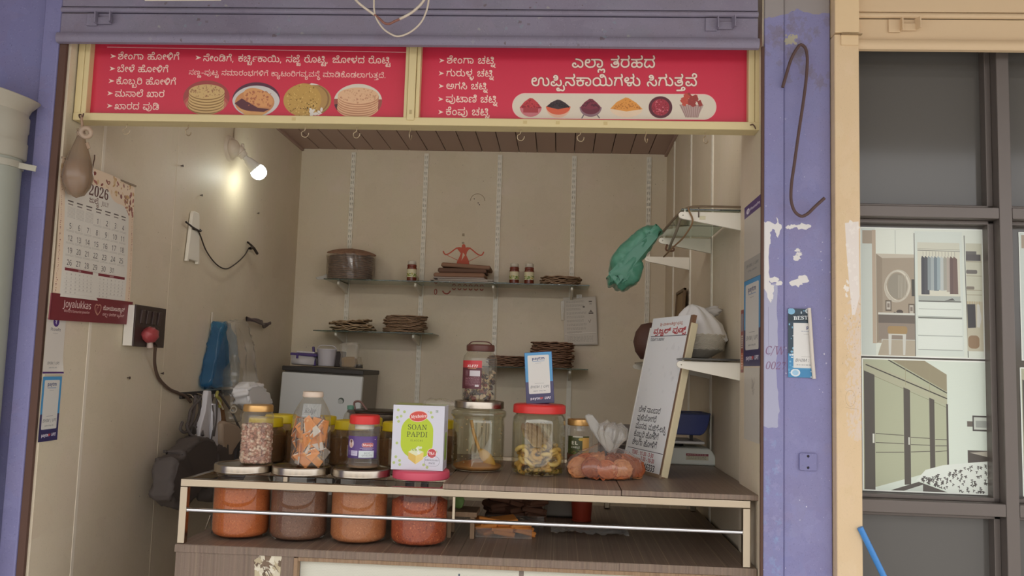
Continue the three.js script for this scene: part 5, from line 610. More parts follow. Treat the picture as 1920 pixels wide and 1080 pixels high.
{ // big stack of breads wrapped in plastic
  const t = thing('bread_stack', 'large stack of dark breads wrapped in clear plastic on the upper glass shelf', 'bread', [-1.19, 2.0178, -2.262]);
  const v = [0, 1, 2].map((k) => discGeo(0.125, 0.0098, 0.0015, k + 2));
  for (let i = 0; i < 13; i++) { const b = part('bread', v[i % 3], rotiMat, t); b.position.set(rr(-0.006, 0.006), 0.003 + i * 0.0105, rr(-0.004, 0.004)); b.rotation.y = i; }
  const top = discGeo(0.14, 0.011, 0.002, 9), p = top.attributes.position; for (let i = 0; i < p.count; i++) { const q = Math.hypot(p.getX(i), p.getZ(i)) / 0.14; p.setY(i, p.getY(i) + 0.028 * (1 - q * q)); } top.computeVertexNormals();
  const tb = part('top_bread', top, rotiMat, t, 'domed top bread'); tb.position.set(0.0, 0.147, 0); tb.rotation.set(0.12, 0, -0.045);
  const wrap = rumple(lathe([[0.126, 0.0], [0.134, 0.03], [0.136, 0.07], [0.135, 0.11], [0.137, 0.142]], 90), 0.004, 34);
  part('plastic_wrap', wrap, film(0xded6cc, 0.14, 0.88, { side: THREE.DoubleSide, clearcoat: 1, clearcoatRoughness: 0.08 }), t);
  part('plastic_wrap_end', T(extr(smoothShape([[0, 0], [-0.045, -0.006], [-0.06, 0.006], [-0.02, 0.018], [0.0, 0.03]]), 0.004, 0.001), -0.13, 0.006, 0.02, 0, 0.2), M.hazyBag, t);
}
{ // dark folded breads on old newspapers
  const t = thing('folded_bread_pile', 'pile of dark folded breads on newspapers below the orange archer sticker', 'bread', [-0.54, 2.0448, -2.262]);
  const slab = (w, h, y, x, k, m) => part('folded_bread', T(rumple(new RoundedBoxGeometry(w, h, 0.17, 4, h * 0.45), 0.003, 22 + k), x, y, 0), m, t);
  slab(0.285, 0.026, 0.014, -0.02, 0, rotiMat); slab(0.27, 0.026, 0.04, -0.005, 3, std(0x6d5142, 0.85)); const s = slab(0.275, 0.022, 0.064, 0.01, 6, rotiMat); s.rotation.z = -0.05; s.position.y += 0.001;
}
for (let i = 0; i < 5; i++) { const o = solo('newspaper', rumple(T(new RoundedBoxGeometry(0.33 - i * 0.012, 0.0046, 0.2, 6, 0.0012), 0, 0, 0), 0.0012, 9), std([0xb7aca0, 0x9a8d84, 0xc2b9ae, 0x8d8078, 0xb3a59c][i], 0.9), ['lowest folded newspaper under the dark breads', 'second folded newspaper from below under the dark breads', 'middle folded newspaper under the dark breads', 'fourth folded newspaper from below under the dark breads', 'top folded newspaper under the dark breads'][i], 'newspaper', { group: 'newspapers under the dark breads' }); o.position.set(-0.545 + [0.01, -0.015, 0.02, -0.01, -0.015][i], 2.0208 + i * 0.0052, -2.262); }
solo('green_glass_piece', T(box(0.26, 0.005, 0.16, 0.001), -0.48, 0.0, -2.26), M.shelfGlass, 'loose piece of green glass lying under the newspapers', 'glass', { pos: [0.12, 2.0205, 0] });
// little jars
const jarLabelTex = canvasTex(256, 160, (x, w, h) => { rect(x, '#d9d2ae', 0, 0, w, h); rect(x, '#7d3a26', 0, 0, w, 16); oval(x, '#8a4a2a', 128, 20, 44, 24); rbox(x, '#e8e2cc', 92, 34, 72, 54, 6); fakeLines(x, '#8a8468', 98, 44, 60, 4, 10, 4); for (let i = 0; i < 40; i++) { oval(x, ['#6f8a3a', '#8fa04a', '#c2b05a', '#57702c'][i % 4], rr(0, w), rr(92, 150), rr(5, 16), rr(4, 12), rnd()); } });
let smallJar;
function littleJar(x, z, ry, label) {
  if (smallJar) return copyOf(smallJar, [x, 2.0178, z], ry, label);
  const t = smallJar = thing('small_jar', label, 'jar', [x, 2.0178, z], { ry, group: 'small labelled jars on the upper shelf' });
  part('glass', lathe([[0, 0], [0.024, 0], [0.027, 0.004], [0.027, 0.078], [0.022, 0.088], [0.022, 0.094]], 28), std(0x6e3020, 0.25, {}), t, 'jar of red brown pickle');
  part('label', T(new THREE.CylinderGeometry(0.0275, 0.0275, 0.05, 32, 1, true, 0, Math.PI * 2), 0, 0.05, 0), std(0xffffff, 0.5, { map: jarLabelTex }), t);
  part('cap', lathe([[0, 0.118], [0.021, 0.117], [0.0235, 0.114], [0.0235, 0.094], [0, 0.094]], 28), std(0xd5cdbd, 0.4), t, 'white cap'); part('neck_ring', lathe([[0.024, 0.082], [0.0262, 0.085], [0.0262, 0.093], [0.024, 0.096]], 28), std(0x7a3524, 0.4), t);
  return t;
}
littleJar(-0.834, -2.225, 0.4, 'small labelled jar standing alone between bread stack and dark breads'); littleJar(-0.257, -2.225, 0.1, 'left one of the two small jars right of the dark breads'); littleJar(-0.174, -2.225, -0.5, 'right one of the two small jars right of the dark breads');
{ const c = copyOf(smallJar, [-0.86, 2.0455, -2.25], 0, 'small brown jar lying on its side behind the lone jar'); c.rotation.set(Math.PI / 2, 0, 0); c.position.set(-0.842, 2.0455, -2.36); }
// stickers and marks on the wall
const archerTex = canvasTex(512, 420, (x, w, h) => {
  x.clearRect(0, 0, w, h); const c = '#c9593f'; x.strokeStyle = c; x.lineCap = 'round'; x.lineWidth = 15; x.beginPath(); x.moveTo(20, 112); x.bezierCurveTo(40, 170, 70, 150, 110, 120); x.bezierCurveTo(160, 80, 190, 40, 256, 80); x.bezierCurveTo(322, 40, 350, 80, 400, 120); x.bezierCurveTo(440, 150, 474, 170, 492, 112); x.stroke();
  line(x, c, 6, [70, 160], [232, 232], [300, 248]); line(x, c, 6, [442, 160], [310, 234]);
  poly(x, [[170, 60], [232, 60], [256, 30], [282, 60], [340, 58], [300, 110], [290, 150], [320, 210], [340, 300], [360, 420], [220, 420], [196, 320], [182, 240], [208, 180], [226, 130], [200, 100]], c); poly(x, [[250, 120], [276, 150], [236, 220]], '#dcbfa6'); oval(x, c, 256, 46, 22, 26);
});
solo('wall_sticker', T(new THREE.PlaneGeometry(0.255, 0.205), 0, 0, 0), std(0xffffff, 0.6, { map: archerTex, transparent: true, alphaTest: 0.5 }), 'orange archer silhouette sticker drawn with a bow, above the dark breads', 'sticker', { pos: [-0.567, 2.17, -2.3985] });
const wordTex = canvasTex(1024, 192, (x, w, h) => { x.clearRect(0, 0, w, h); const c = '#a8503f'; x.strokeStyle = c; x.lineWidth = 14; x.beginPath(); x.ellipse(60, 110, 22, 46, 0, 0, 7); x.stroke(); x.beginPath(); x.arc(256, 70, 70, 0.2, 2.9); x.lineWidth = 22; x.stroke(); for (let i = 0; i < 6; i++) { const a = 390 + i * 100; x.lineWidth = 16; x.beginPath(); x.arc(a, 36, 26, 0, Math.PI); x.stroke(); } });
solo('wall_sticker', new THREE.PlaneGeometry(0.33, 0.062), std(0xffffff, 0.6, { map: wordTex, transparent: true, alphaTest: 0.5 }), 'red curled lettering on the wall under the upper glass shelf', 'sticker', { pos: [-0.575, 1.985, -2.3985] });
{ const t = thing('clock_mark', 'faint ring left on the back wall by a removed clock', 'mark', [-0.495, 2.52, -2.3995]); part('ring', T(new THREE.TorusGeometry(0.042, 0.0014, 6, 40, Math.PI), 0, 0, 0), std(0xa08a6c, 0.8), t); for (const [x, y] of [[-0.02, 0.012], [0.004, -0.012], [0.012, -0.022]]) part('drill_hole', T(cyl(0.003, 0.003, 0.003, 10), x, y, 0.0005, Math.PI / 2), M.dark, t); }
{ const t = thing('tape_mark', 'two small grey tape squares above the archer sticker', 'tape', [-0.571, 2.318, -2.3985]); part('square', box(0.014, 0.016, 0.001), std(0xa3937c, 0.8), t); part('square', T(box(0.014, 0.01, 0.001), 0, -0.048, 0), std(0xa3937c, 0.8), t); }
// paper clipped under the shelf
const paperTex = canvasTex(420, 640, (x, w, h) => { rect(x, '#cfc7bb', 0, 0, w, h); for (let b = 0; b < 9; b++) { x.globalAlpha = 0.75; fakeLines(x, '#7d746b', 40, 50 + b * 52, rr(180, 320), 3, 11, 3); } x.globalAlpha = 1; rect(x, '#6b625b', 330, 60, 40, 16); rect(x, '#6b625b', 336, 96, 30, 8); rect(x, '#6b625b', 250, 128, 26, 20); poly(x, [[330, 210], [352, 180], [374, 212]], '#6b625b'); rect(x, '#6b625b', 322, 216, 60, 22); line(x, '#7d746b', 5, [316, 318], [332, 352], [348, 312]); line(x, '#efe9de', 7, [10, 500], [410, 486]); line(x, '#9c9187', 3, [10, 508], [410, 494]); fakeLines(x, '#8b8279', 40, 530, 330, 6, 14, 3); grain(x, w, h, 0.08); });
{ const t = thing('hanging_paper', 'sheaf of printed papers in a clear sleeve hanging under the upper glass shelf', 'paper', [0.118, 1.835, -2.372]); t.rotation.z = 0.06; const g = new THREE.PlaneGeometry(0.186, 0.27, 12, 16), p = g.attributes.position; for (let i = 0; i < p.count; i++) p.setZ(i, 0.006 * Math.sin(p.getX(i) * 26) + 0.005 * Math.sin(p.getY(i) * 20 + 1)); g.computeVertexNormals(); part('front_sheet', g, std(0xffffff, 0.75, { map: paperTex, side: THREE.DoubleSide }), t); part('rear_sheet', T(g.clone(), 0.004, -0.006, -0.006), std(0xb9b0a4, 0.8, { side: THREE.DoubleSide }), t); part('torn_edge', T(rumple(box(0.02, 0.11, 0.004, 0.001, 3), 0.004, 40), -0.096, 0.06, 0.002), M.bag, t); part('tape', T(box(0.03, 0.02, 0.002), 0.0, 0.138, 0.004), M.bag, t); }

// ---------- refrigerator in the back corner ----------
{
  const t = thing('refrigerator', 'grey single door refrigerator in the back left corner', 'refrigerator', [-1.287, 0, -2.17]); t.rotation.z = -0.032;
  part('cabinet', T(box(0.43, 1.50, 0.36, 0.006), 0, 0.755, 0), std(0x8d867c, 0.5), t);
  part('door', T(box(0.435, 1.46, 0.03, 0.008), 0, 0.762, 0.198), std(0xd6d7d4, 0.38), t);
  part('top_cover', mg([T(box(0.437, 0.024, 0.40, 0.004), 0, 1.512, 0.012)]), std(0x35302c, 0.5), t);
  part('foot', T(box(0.4, 0.02, 0.34), 0, 0.01, 0), M.dark, t);
  part('sticker', T(new THREE.CircleGeometry(0.016, 20), 0.112, 1.36, 0.2145), std(0x4e5a50, 0.5), t, 'small round dark sticker'); part('sticker_print', T(new THREE.CircleGeometry(0.0135, 14), 0.1085, 1.355, 0.2148), std(0xb9bbb6, 0.5), t);
}
const fy = 1.5245; // top of the refrigerator
{ const t = thing('food_box', 'white plastic box with a purple lid on the refrigerator', 'box', [-1.37, fy + 0.011, -2.09]); t.rotation.z = -0.03; const b = lathe([[0, 0], [0.088, 0], [0.094, 0.006], [0.1, 0.05], [0, 0.05]], 4); part('tub', T(b, 0, 0, 0, 0, Math.PI / 4, 0, [0.92, 1, 0.8]), std(0xc9c4c4, 0.4), t); part('lid', T(box(0.142, 0.016, 0.125, 0.004), 0.0, 0.056, 0), std(0x4f3a76, 0.4), t, 'purple lid'); part('latch', T(box(0.012, 0.02, 0.006, 0.002), -0.03, 0.044, 0.064), std(0x4f3a76, 0.4), t); part('lid_panel', T(box(0.1, 0.01, 0.09, 0.004), 0.006, 0.069, 0), std(0xd2cccb, 0.4), t); }
{ const t = thing('white_bucket', 'small white bucket with a bail handle on the refrigerator', 'bucket', [-1.255, fy + 0.008, -2.085]); part('body', lathe([[0, 0.0], [0.042, 0], [0.044, 0.004], [0.052, 0.086], [0.055, 0.088], [0.055, 0.094], [0.051, 0.094], [0.043, 0.008], [0, 0.008]], 36), std(0xc5c0c4, 0.4), t); part('handle', tube([[-0.055, 0.085, 0], [-0.04, 0.108, 0.01], [0, 0.112, 0.012], [0.04, 0.108, 0.01], [0.055, 0.085, 0]], 0.0025, 24), std(0xd5d0d2, 0.4), t); part('contents', T(cyl(0.049, 0.049, 0.01, 28), 0, 0.08, 0), std(0x6d5a52, 0.8), t); part('spatula', T(box(0.012, 0.105, 0.02, 0.004), -0.064, 0.052, 0.02, 0, 0, 0.12), std(0x4f3a76, 0.4), t, 'purple spatula against the bucket'); }
solo('dark_tin', mg([T(box(0.055, 0.085, 0.06, 0.006), 0, 0.0425, 0)]), std(0x3a302c, 0.6), 'dark box between the white bucket and the clear packet', 'box', { pos: [-1.19, fy + 0.005, -2.12] });
{ const t = thing('snack_packet', 'clear plastic packet with yellow snacks at the bottom on the refrigerator', 'packet', [-1.128, fy + 0.004, -2.08]); part('snacks', T(rumple(box(0.075, 0.052, 0.045, 0.014, 4), 0.005, 40), 0, 0.03, 0), std(0xa08048, 0.8), t); part('film', rumple(T(puffy([[0.045, 0], [0.042, 0.07], [0.05, 0.125], [-0.045, 0.135], [-0.05, 0.07], [-0.043, 0]], 0, 0.03, 0.012, 0.003, 30), 0, 0, 0, 0, -Math.PI / 2), 0.001, 60), M.bag, t); part('seal', T(box(0.09, 0.012, 0.003), 0.0, 0.128, 0.02, 0, 0, 0.08), M.bag, t); }
{ const t = thing('masala_bottle', 'tiny glass bottle at the right edge of the refrigerator', 'bottle', [-1.068, fy + 0.002, -2.06]); part('bottle', lathe([[0, 0], [0.02, 0], [0.021, 0.02], [0.012, 0.04], [0.009, 0.06], [0, 0.061]], 20), M.clearPlastic, t); part('contents', lathe([[0, 0.002], [0.018, 0.002], [0.018, 0.02], [0, 0.022]], 18), std(0x3a3228, 0.8), t); }
// table in the back with vessels
{ const t = thing('work_table', 'dark work table behind the jars', 'table', [-0.86, 0, -1.52]); part('top', T(box(0.5, 0.03, 0.5, 0.004), 0, 1.2, 0), M.lamPlain, t); for (const [x, z] of [[-0.22, -0.22], [0.22, -0.22], [-0.22, 0.22], [0.22, 0.22]]) part('leg', T(box(0.035, 1.185, 0.035, 0.003), x, 0.5925, z), M.dark, t); }
{ const t = thing('steel_vessel', 'dark rimmed steel vessel behind the red lidded jar', 'vessel', [-0.83, 1.2155, -1.5]); part('body', lathe([[0, 0], [0.1, 0], [0.13, 0.03], [0.142, 0.09], [0.142, 0.112]], 48), M.steelDull, t); part('rim', lathe([[0.14, 0.108], [0.15, 0.11], [0.152, 0.116], [0.14, 0.122], [0.12, 0.124], [0, 0.126]], 48), std(0x3b3029, 0.35, { metalness: 0.5 }), t); part('handle', tube([[-0.11, 0.12, 0.03], [-0.115, 0.155, 0.03], [-0.085, 0.16, 0.04], [-0.06, 0.135, 0.05], [-0.05, 0.124, 0.05]], 0.005, 24), std(0x8d6a62, 0.4), t, 'loop handle'); }
{ const t = thing('water_bottle', 'clear plastic water bottle with a green cap behind the jars', 'bottle', [-0.925, 1.2155, -1.32]); part('bottle', lathe([[0, 0], [0.033, 0], [0.035, 0.01], [0.034, 0.07], [0.033, 0.085], [0.026, 0.11], [0.013, 0.126], [0.0125, 0.14]], 30), M.clearPlastic, t); part('cap', lathe([[0.0145, 0.13], [0.0155, 0.132], [0.0155, 0.148], [0, 0.15]], 24), std(0x6a9a86, 0.4), t); }

// ---------- right wall ----------
{ let first; for (const [z, l] of [[-0.336, 'cream slotted upright nearest the street on the right wall'], [-0.898, 'slotted upright behind the white food bag on the right wall'], [-1.461, 'slotted upright beside the yellow picture frame'], [-2.05, 'slotted upright in the back right corner']]) {
  if (!first) { first = thing('slotted_upright', l, 'shelf upright', [0.5955, 0.75, z], { ry: -Math.PI / 2, group: 'slotted uprights on the right wall' }); upright.children.forEach((c) => first.add(c.clone())); first.scale.set(1.0, 1, 0.5); } else copyOf(first, [0.5955, 0.75, z], -Math.PI / 2, l);
} }
const onRight = (y, z, l) => bracket(l, [0.594, y, z], Math.PI, 'brackets on the right wall');
onRight(2.0875, -0.336, 'white bracket at the street end of the upper right shelf, with the twine'); onRight(2.0875, -0.898, 'white bracket behind the green bag under the upper right shelf'); onRight(2.0875, -1.461, 'bare white bracket furthest back on the right wall');
onRight(1.592, -0.336, 'white bracket under the plates and the white bag'); onRight(1.592, -0.898, 'white bracket under the lower right shelf behind the menu board'); onRight(1.592, -1.99, 'small far bracket under the back end of the lower right shelf');
{ const t = thing('glass_shelf', 'glass shelf on the right wall with the twine and the green bag', 'shelf', [0.4935, 2.0945, -0.625]); part('pane', box(0.195, 0.006, 0.6, 0.0015), M.shelfGlass, t); for (const z of [-0.3015, 0.3015]) part('ground_edge', box(0.193, 0.0066, 0.003), std(0x4a4f49, 0.4), t, 'dark ground edge of the glass'); }
solo('glass_shelf', T(box(0.19, 0.007, 1.75, 0.0015), 0.497, 1.5993, -1.18), std(0x3b3934, 0.2), 'long dark shelf on the right wall carrying plates and bags', 'shelf');
{ // twine with the green bag
  const t = thing('twine', 'brown twine tied round the upper right bracket', 'twine', [0, 0, 0]);
  part('strand', tube([[0.59, 2.106, -0.325], [0.45, 2.105, -0.325], [0.42, 2.102, -0.328], [0.398, 2.09, -0.36], [0.375, 2.07, -0.5], [0.37, 2.066, -0.6]], 0.004, 40), std(0x75644f, 0.9), t);
  part('strand', tube([[0.418, 2.1, -0.325], [0.422, 2.085, -0.322], [0.43, 2.07, -0.322], [0.433, 2.055, -0.322], [0.42, 2.02, -0.4], [0.40, 2.0, -0.55], [0.385, 1.985, -0.7]], 0.003, 40), std(0x8d6f4f, 0.9), t);
  part('strand', tube([[0.40, 2.08, -0.36], [0.40, 2.05, -0.45], [0.40, 2.02, -0.62], [0.405, 2.01, -0.7]], 0.005, 30), std(0x8d8472, 0.9), t);
  part('hook', tube([[0.42, 2.06, -0.885], [0.415, 2.04, -0.885], [0.425, 2.035, -0.885], [0.445, 2.035, -0.885], [0.447, 2.045, -0.885]], 0.0035, 24), std(0x6d4a35, 0.7), t);
  part('tape', T(box(0.02, 0.012, 0.002), 0.466, 2.068, -0.329), std(0xd6cfae, 0.5), t);
  part('shelf_pin', T(cyl(0.0022, 0.0022, 0.034, 8), 0.453, 2.086, -0.327), std(0x6a5f52, 0.5), t);
}
solo('green_bag', (() => { const pts = [[0.375, 2.07], [0.34, 2.09], [0.30, 2.085], [0.265, 2.06], [0.225, 2.02], [0.195, 1.985], [0.184, 1.945], [0.187, 1.905], [0.176, 1.89], [0.18, 1.868], [0.2, 1.872], [0.212, 1.856], [0.236, 1.852], [0.262, 1.868], [0.29, 1.885], [0.304, 1.93], [0.302, 1.96], [0.325, 2.0], [0.36, 2.05]]; return T(rumple(extr(smoothShape(pts), 0.085, 0.04, 5), 0.005, 26), 0, 0, -0.72); })(), film(0x66ab90, 0.3, 0.5, { side: THREE.DoubleSide }), 'green plastic carrier bag hanging from the upper right shelf', 'bag');
// plates, bags
{ const p0 = (() => { const t = thing('leaf_plate', 'lowest pale disposable plate of the stack under the white bag', 'plate', [0.482, 1.604, -0.6], { group: 'disposable plates on the right shelf' }); const g = lathe([[0, 0.004], [0.05, 0.004], [0.062, 0.008], [0.098, 0.03], [0.109, 0.034], [0.107, 0.037], [0.096, 0.033], [0.06, 0.011], [0.05, 0.007], [0, 0.007]], 64), p = g.attributes.position; for (let i = 0; i < p.count; i++) { const a = Math.atan2(p.getZ(i), p.getX(i)), q = Math.hypot(p.getX(i), p.getZ(i)); if (q > 0.055) p.setY(i, p.getY(i) + 0.0022 * Math.sin(a * 26) * (q - 0.055) * 20); } g.computeVertexNormals(); part('dish', g, std(0xece5d6, 0.6), t); return t; })();
  for (let i = 1; i < 15; i++) { const c = copyOf(p0, [0.482 + i * 0.0006 + rr(-0.001, 0.001), 1.604 + i * 0.0036, -0.6 + rr(-0.002, 0.002)], i, i === 14 ? 'topmost pale plate under the white bag' : ORD[i] + ' pale plate from the bottom of the stack under the white bag'); c.rotation.x = 0; }
}
solo('white_food_bag', (() => { const g = lathe([[0.0, 0.0], [0.075, 0.0], [0.089, 0.012], [0.086, 0.03], [0.073, 0.062], [0.05, 0.095], [0.03, 0.115], [0.012, 0.126], [0.0, 0.128]], 72), p = g.attributes.position; for (let i = 0; i < p.count; i++) { const y = p.getY(i), a = Math.atan2(p.getZ(i), p.getX(i)), k = y / 0.128, q = 1 + 0.10 * k * Math.sin(a * 9 + y * 20) + 0.05 * Math.sin(a * 5); p.setXYZ(i, p.getX(i) * q - 0.018 * k * k, y, p.getZ(i) * q); } g.computeVertexNormals(); return rumple(g.scale(1.12, 1.08, 1.1), 0.003, 34); })(), film(0xf6f4f2, 0.45, 0.1), 'white cloth like bag gathered at the top, standing on the plates', 'bag', { pos: [0.5, 1.662, -0.6] });
solo('bag_knot', T(rumple(new THREE.SphereGeometry(0.03, 24, 16), 0.007, 50), 0, 0, 0, 0, 0, 0.2, [1.3, 0.6, 0.7]), film(0xdcd7d2, 0.5, 0.15), 'tied ear of the white bag beside its top', 'bag', { pos: [0.552, 1.778, -0.66] });
solo('brown_packet', T(rumple(new THREE.SphereGeometry(0.05, 28, 20), 0.008, 26), 0, 0, 0, 0, 0, 0.1, [1.0, 0.8, 0.9]), phy({ color: 0x7a5a42, roughness: 0.35, clearcoat: 0.6, clearcoatRoughness: 0.15 }), 'brown sweets packet half hidden behind the white bag', 'packet', { pos: [0.545, 1.735, -0.78] });
solo('brown_pot', rumple(lathe([[0, 0], [0.04, 0.0], [0.062, 0.03], [0.07, 0.07], [0.06, 0.11], [0.04, 0.14], [0, 0.15]], 32), 0.002, 20), std(0x573a30, 0.6), 'round dark brown pot left of the menu board top', 'pot', { pos: [0.37, 1.604, -0.98] });
solo('brown_bundle', rumple(T(new THREE.SphereGeometry(0.045, 24, 16), 0, 0, 0, 0, 0, 0, [1, 0.9, 1]), 0.006, 30), std(0x6a4d40, 0.7), 'small brown bundle under the dark pot, against the menu board', 'bundle', { pos: [0.385, 1.642, -1.12] });
{ const t = thing('picture_frame', 'small yellow framed picture leaning on the right wall', 'picture frame', [0.58, 1.86, -1.62], { ry: -Math.PI / 2 }); part('picture', T(box(0.24, 0.16, 0.006), 0, 0, 0), std(0x8d7450, 0.6), t); const b = (w, h, x, y) => T(box(w, h, 0.014, 0.003), x, y, 0.004); part('moulding', mg([b(0.26, 0.014, 0, 0.083), b(0.26, 0.014, 0, -0.083), b(0.014, 0.18, -0.123, 0), b(0.014, 0.18, 0.123, 0)]), std(0x6a5030, 0.5), t); t.rotation.order = 'YXZ'; t.rotation.x = -0.05; part('lower_edge', T(box(0.26, 0.05, 0.05), 0, -0.12, 0.0), std(0xa08a68, 0.6), t); }
// stickers on the right jamb
{
  const onJamb = (name, label, y, z0, z1, h, tex) => solo(name, T(new THREE.PlaneGeometry(z1 - z0, h), 0, 0, 0, 0, -Math.PI / 2), std(0xffffff, 0.45, { map: tex }), label, 'sticker', { pos: [0.5855, y - h / 2, (z0 + z1) / 2] });
  const purpleHead = canvasTex(256, 700, (x, w, h) => { rect(x, '#c9c1b4', 0, 0, w, h); rect(x, '#4f2f74', 0, 0, w, 110); oval(x, '#e3dceb', 60, 60, 26, 26); line(x, '#4f2f74', 6, [52, 54], [68, 54]); line(x, '#4f2f74', 6, [62, 50], [62, 74]); txt(x, 'PhonePe', 168, 60, 36, '#e3dceb'); rect(x, '#a9a59e', 0, 510, w, 190); txt(x, 'BHIM | UPI', 128, 572, 36, '#55575a', 'sans-serif', 'center', 'italic'); txt(x, 'G Pay  paytm', 128, 620, 22, '#6f7074'); grain(x, w, h, 0.06); });
  onJamb('payment_sticker', 'purple headed payment sticker on the right jamb', 2.087, -0.245, -0.022, 0.24, purpleHead);
  onJamb('payment_sticker', 'blue and dark payment sticker below the purple headed one on the right jamb', 1.848, -0.245, -0.022, 0.268, paytmTexA);
  onJamb('paper_sticker', 'plain pale paper scrap below the stickers on the right jamb', 1.575, -0.235, -0.03, 0.22, canvasTex(128, 256, (x, w, h) => { rect(x, '#c9c3b6', 0, 0, w, h); x.globalAlpha = 0.5; for (let i = 0; i < 14; i++) line(x, '#6a665f', 1.4, [rr(60, 90), rr(30, 100)], [rr(60, 90), rr(30, 100)]); x.globalAlpha = 1; grain(x, w, h, 0.08); }));
  onJamb('red_label', 'narrow strip of red labels beside the cream upright on the right wall', 1.76, -0.29, -0.25, 0.2, canvasTex(64, 320, (x, w, h) => { rect(x, '#8f4a44', 0, 0, w, h); rect(x, '#8d8a93', 10, 20, 44, 90); rect(x, '#d0c2b6', 12, 130, 40, 66); rect(x, '#c9805f', 10, 220, 44, 84); fakeLines(x, '#5d3432', 14, 140, 34, 5, 11, 4); fakeLines(x, '#e9d9c6', 14, 232, 34, 5, 13, 4); }));
}
// ---------- on the pillar ----------
{
  const t = thing('wrapped_sticker', 'blue patterned greeting sticker on the pillar with its right side rolled up', 'sticker', [0.660, 1.748, -0.004]);
  const tex = canvasTex(256, 640, (x, w, h) => {
    rect(x, '#2f4250', 0, 0, w, h); rect(x, '#3f86b4', 0, 420, w, 220); for (let i = 0; i < 90; i++) { const a = rr(0, w), b = rr(0, h); if (a > 60 && b > 110 && b < 560) continue; oval(x, ['#d7dfe2', '#7fb2d0', '#5a9cc6', '#c9d3d6'][i % 4], a, b, rr(4, 13), rr(4, 13)); } oval(x, '#7fb2d0', 26, 26, 32, 30); oval(x, '#d7dfe2', 170, 20, 26, 24); oval(x, '#2f4250', 170, 20, 14, 12); oval(x, '#d7dfe2', 60, 596, 40, 36); oval(x, '#9cc4dc', 60, 596, 26, 24);
    x.save(); x.translate(130, 84); x.rotate(-0.07); rect(x, '#24343f', -130, -34, 300, 66); txt(x, 'BEST WISHES', 80, 0, 48, '#dfe3e2', 'serif', 'center', 'bold'); x.restore();
    rect(x, '#dcdad5', 44, 134, 212, 418); txt(x, 'Pay', 150, 180, 44, '#1d2f66', 'sans-serif', 'left'); txt(x, 'tm', 222, 180, 44, '#3b9ad0', 'sans-serif', 'left'); fakeLines(x, '#8b96a6', 110, 208, 130, 1, 8, 4); fakeLines(x, '#a9a6a2', 130, 236, 80, 1, 8, 4); rect(x, '#9a9793', 110, 446, 140, 3); txt(x, 'BHIM : UPI', 150, 480, 38, '#55575a', 'sans-serif', 'center', 'italic'); fakeLines(x, '#85888d', 70, 520, 170, 1, 8, 6); rect(x, '#4b93bd', 0, 556, w, 8);
  });
  const p = new THREE.PlaneGeometry(0.062, 0.198, 8, 4); { const a = p.attributes.position, uv = p.attributes.uv; for (let i = 0; i < a.count; i++) { const v = 0.5 - a.getY(i) / 0.198, u = uv.getX(i); a.setX(i, a.getX(i) + 0.031 + u * 0.009 * v); uv.setX(i, u * (0.72 + 0.09 * v)); } }
  part('card', T(p, 0, -0.099, 0.0012), std(0xffffff, 0.45, { map: tex }), t);
  part('rolled_edge', tube([[0.058, 0.002, 0.006], [0.0615, -0.06, 0.008], [0.066, -0.13, 0.007], [0.072, -0.2, 0.005]], 0.0052, 24, 10), std(0xd6cdc2, 0.7), t, 'white rolled edge');
}
{ const t = thing('metal_plate', 'small painted square metal plate with two holes, low on the pillar', 'plate', [0.7155, 1.312, -0.006]); const s = new THREE.Shape(); const a = 0.0245, r = 0.006; s.moveTo(-a + r, -a); s.lineTo(a - r, -a); s.quadraticCurveTo(a, -a, a, -a + r); s.lineTo(a, a - r); s.quadraticCurveTo(a, a, a - r, a); s.lineTo(-a + r, a); s.quadraticCurveTo(-a, a, -a, a - r); s.lineTo(-a, -a + r); s.quadraticCurveTo(-a, -a, -a + r, -a); for (const y of [-0.016, 0.016]) s.holes.push(new THREE.Path().absarc(0, y, 0.0035, 0, 7, true)); part('plate', extr(s, 0.005, 0.0015), M.purple, t); part('backing', T(box(0.04, 0.04, 0.002), 0, 0, -0.001), M.dark, t); }
solo('rusty_hook', tube([[0.640, 2.40, 0.012], [0.652, 2.445, 0.014], [0.664, 2.485, 0.016], [0.680, 2.516, 0.016], [0.692, 2.53, 0.014], [0.704, 2.522, 0.014], [0.710, 2.495, 0.016], [0.708, 2.44, 0.018], [0.698, 2.36, 0.022], [0.684, 2.27, 0.026], [0.670, 2.17, 0.028], [0.661, 2.10, 0.028], [0.661, 2.055, 0.028], [0.672, 2.025, 0.028], [0.690, 2.013, 0.028], [0.706, 2.02, 0.028], [0.728, 2.042, 0.03], [0.754, 2.067, 0.032]], 0.0046, 140, 8), std(0x5a4440, 0.75), 'long bent rusty iron rod hanging on the purple pillar', 'hook');
// drain pipe at the left edge
{ const t = thing('drain_pipe', 'grey green drain pipe with a collar at the left edge', 'pipe', [-1.712, 0, 0.06]); part('pipe', T(cyl(0.072, 0.072, 2.32, 40), 0, 0.98, 0), std(0x9a9c8f, 0.5), t); part('collar', T(lathe([[0.073, 0], [0.082, 0.004], [0.083, 0.05], [0.080, 0.052], [0.080, 0.085], [0.083, 0.088], [0.083, 0.13], [0.079, 0.134], [0.079, 0.17]], 40), 0, 2.135, 0), std(0xa39d8d, 0.5), t); part('flared_socket', T(lathe([[0.079, 0], [0.083, 0.02], [0.098, 0.045], [0.1, 0.05], [0.094, 0.05], [0.078, 0.02]], 40), 0, 2.29, 0, 0, 0, -0.25), std(0xa8a08f, 0.5), t); part('clamp', mg([T(cyl(0.0765, 0.0765, 0.02, 40), 0, 2.118, 0, 0, 0, -0.03), T(box(0.05, 0.018, 0.004, 0.001), 0.094, 2.112, -0.01, 0, 0.5, -0.1)]), std(0xaaa595, 0.5), t); }
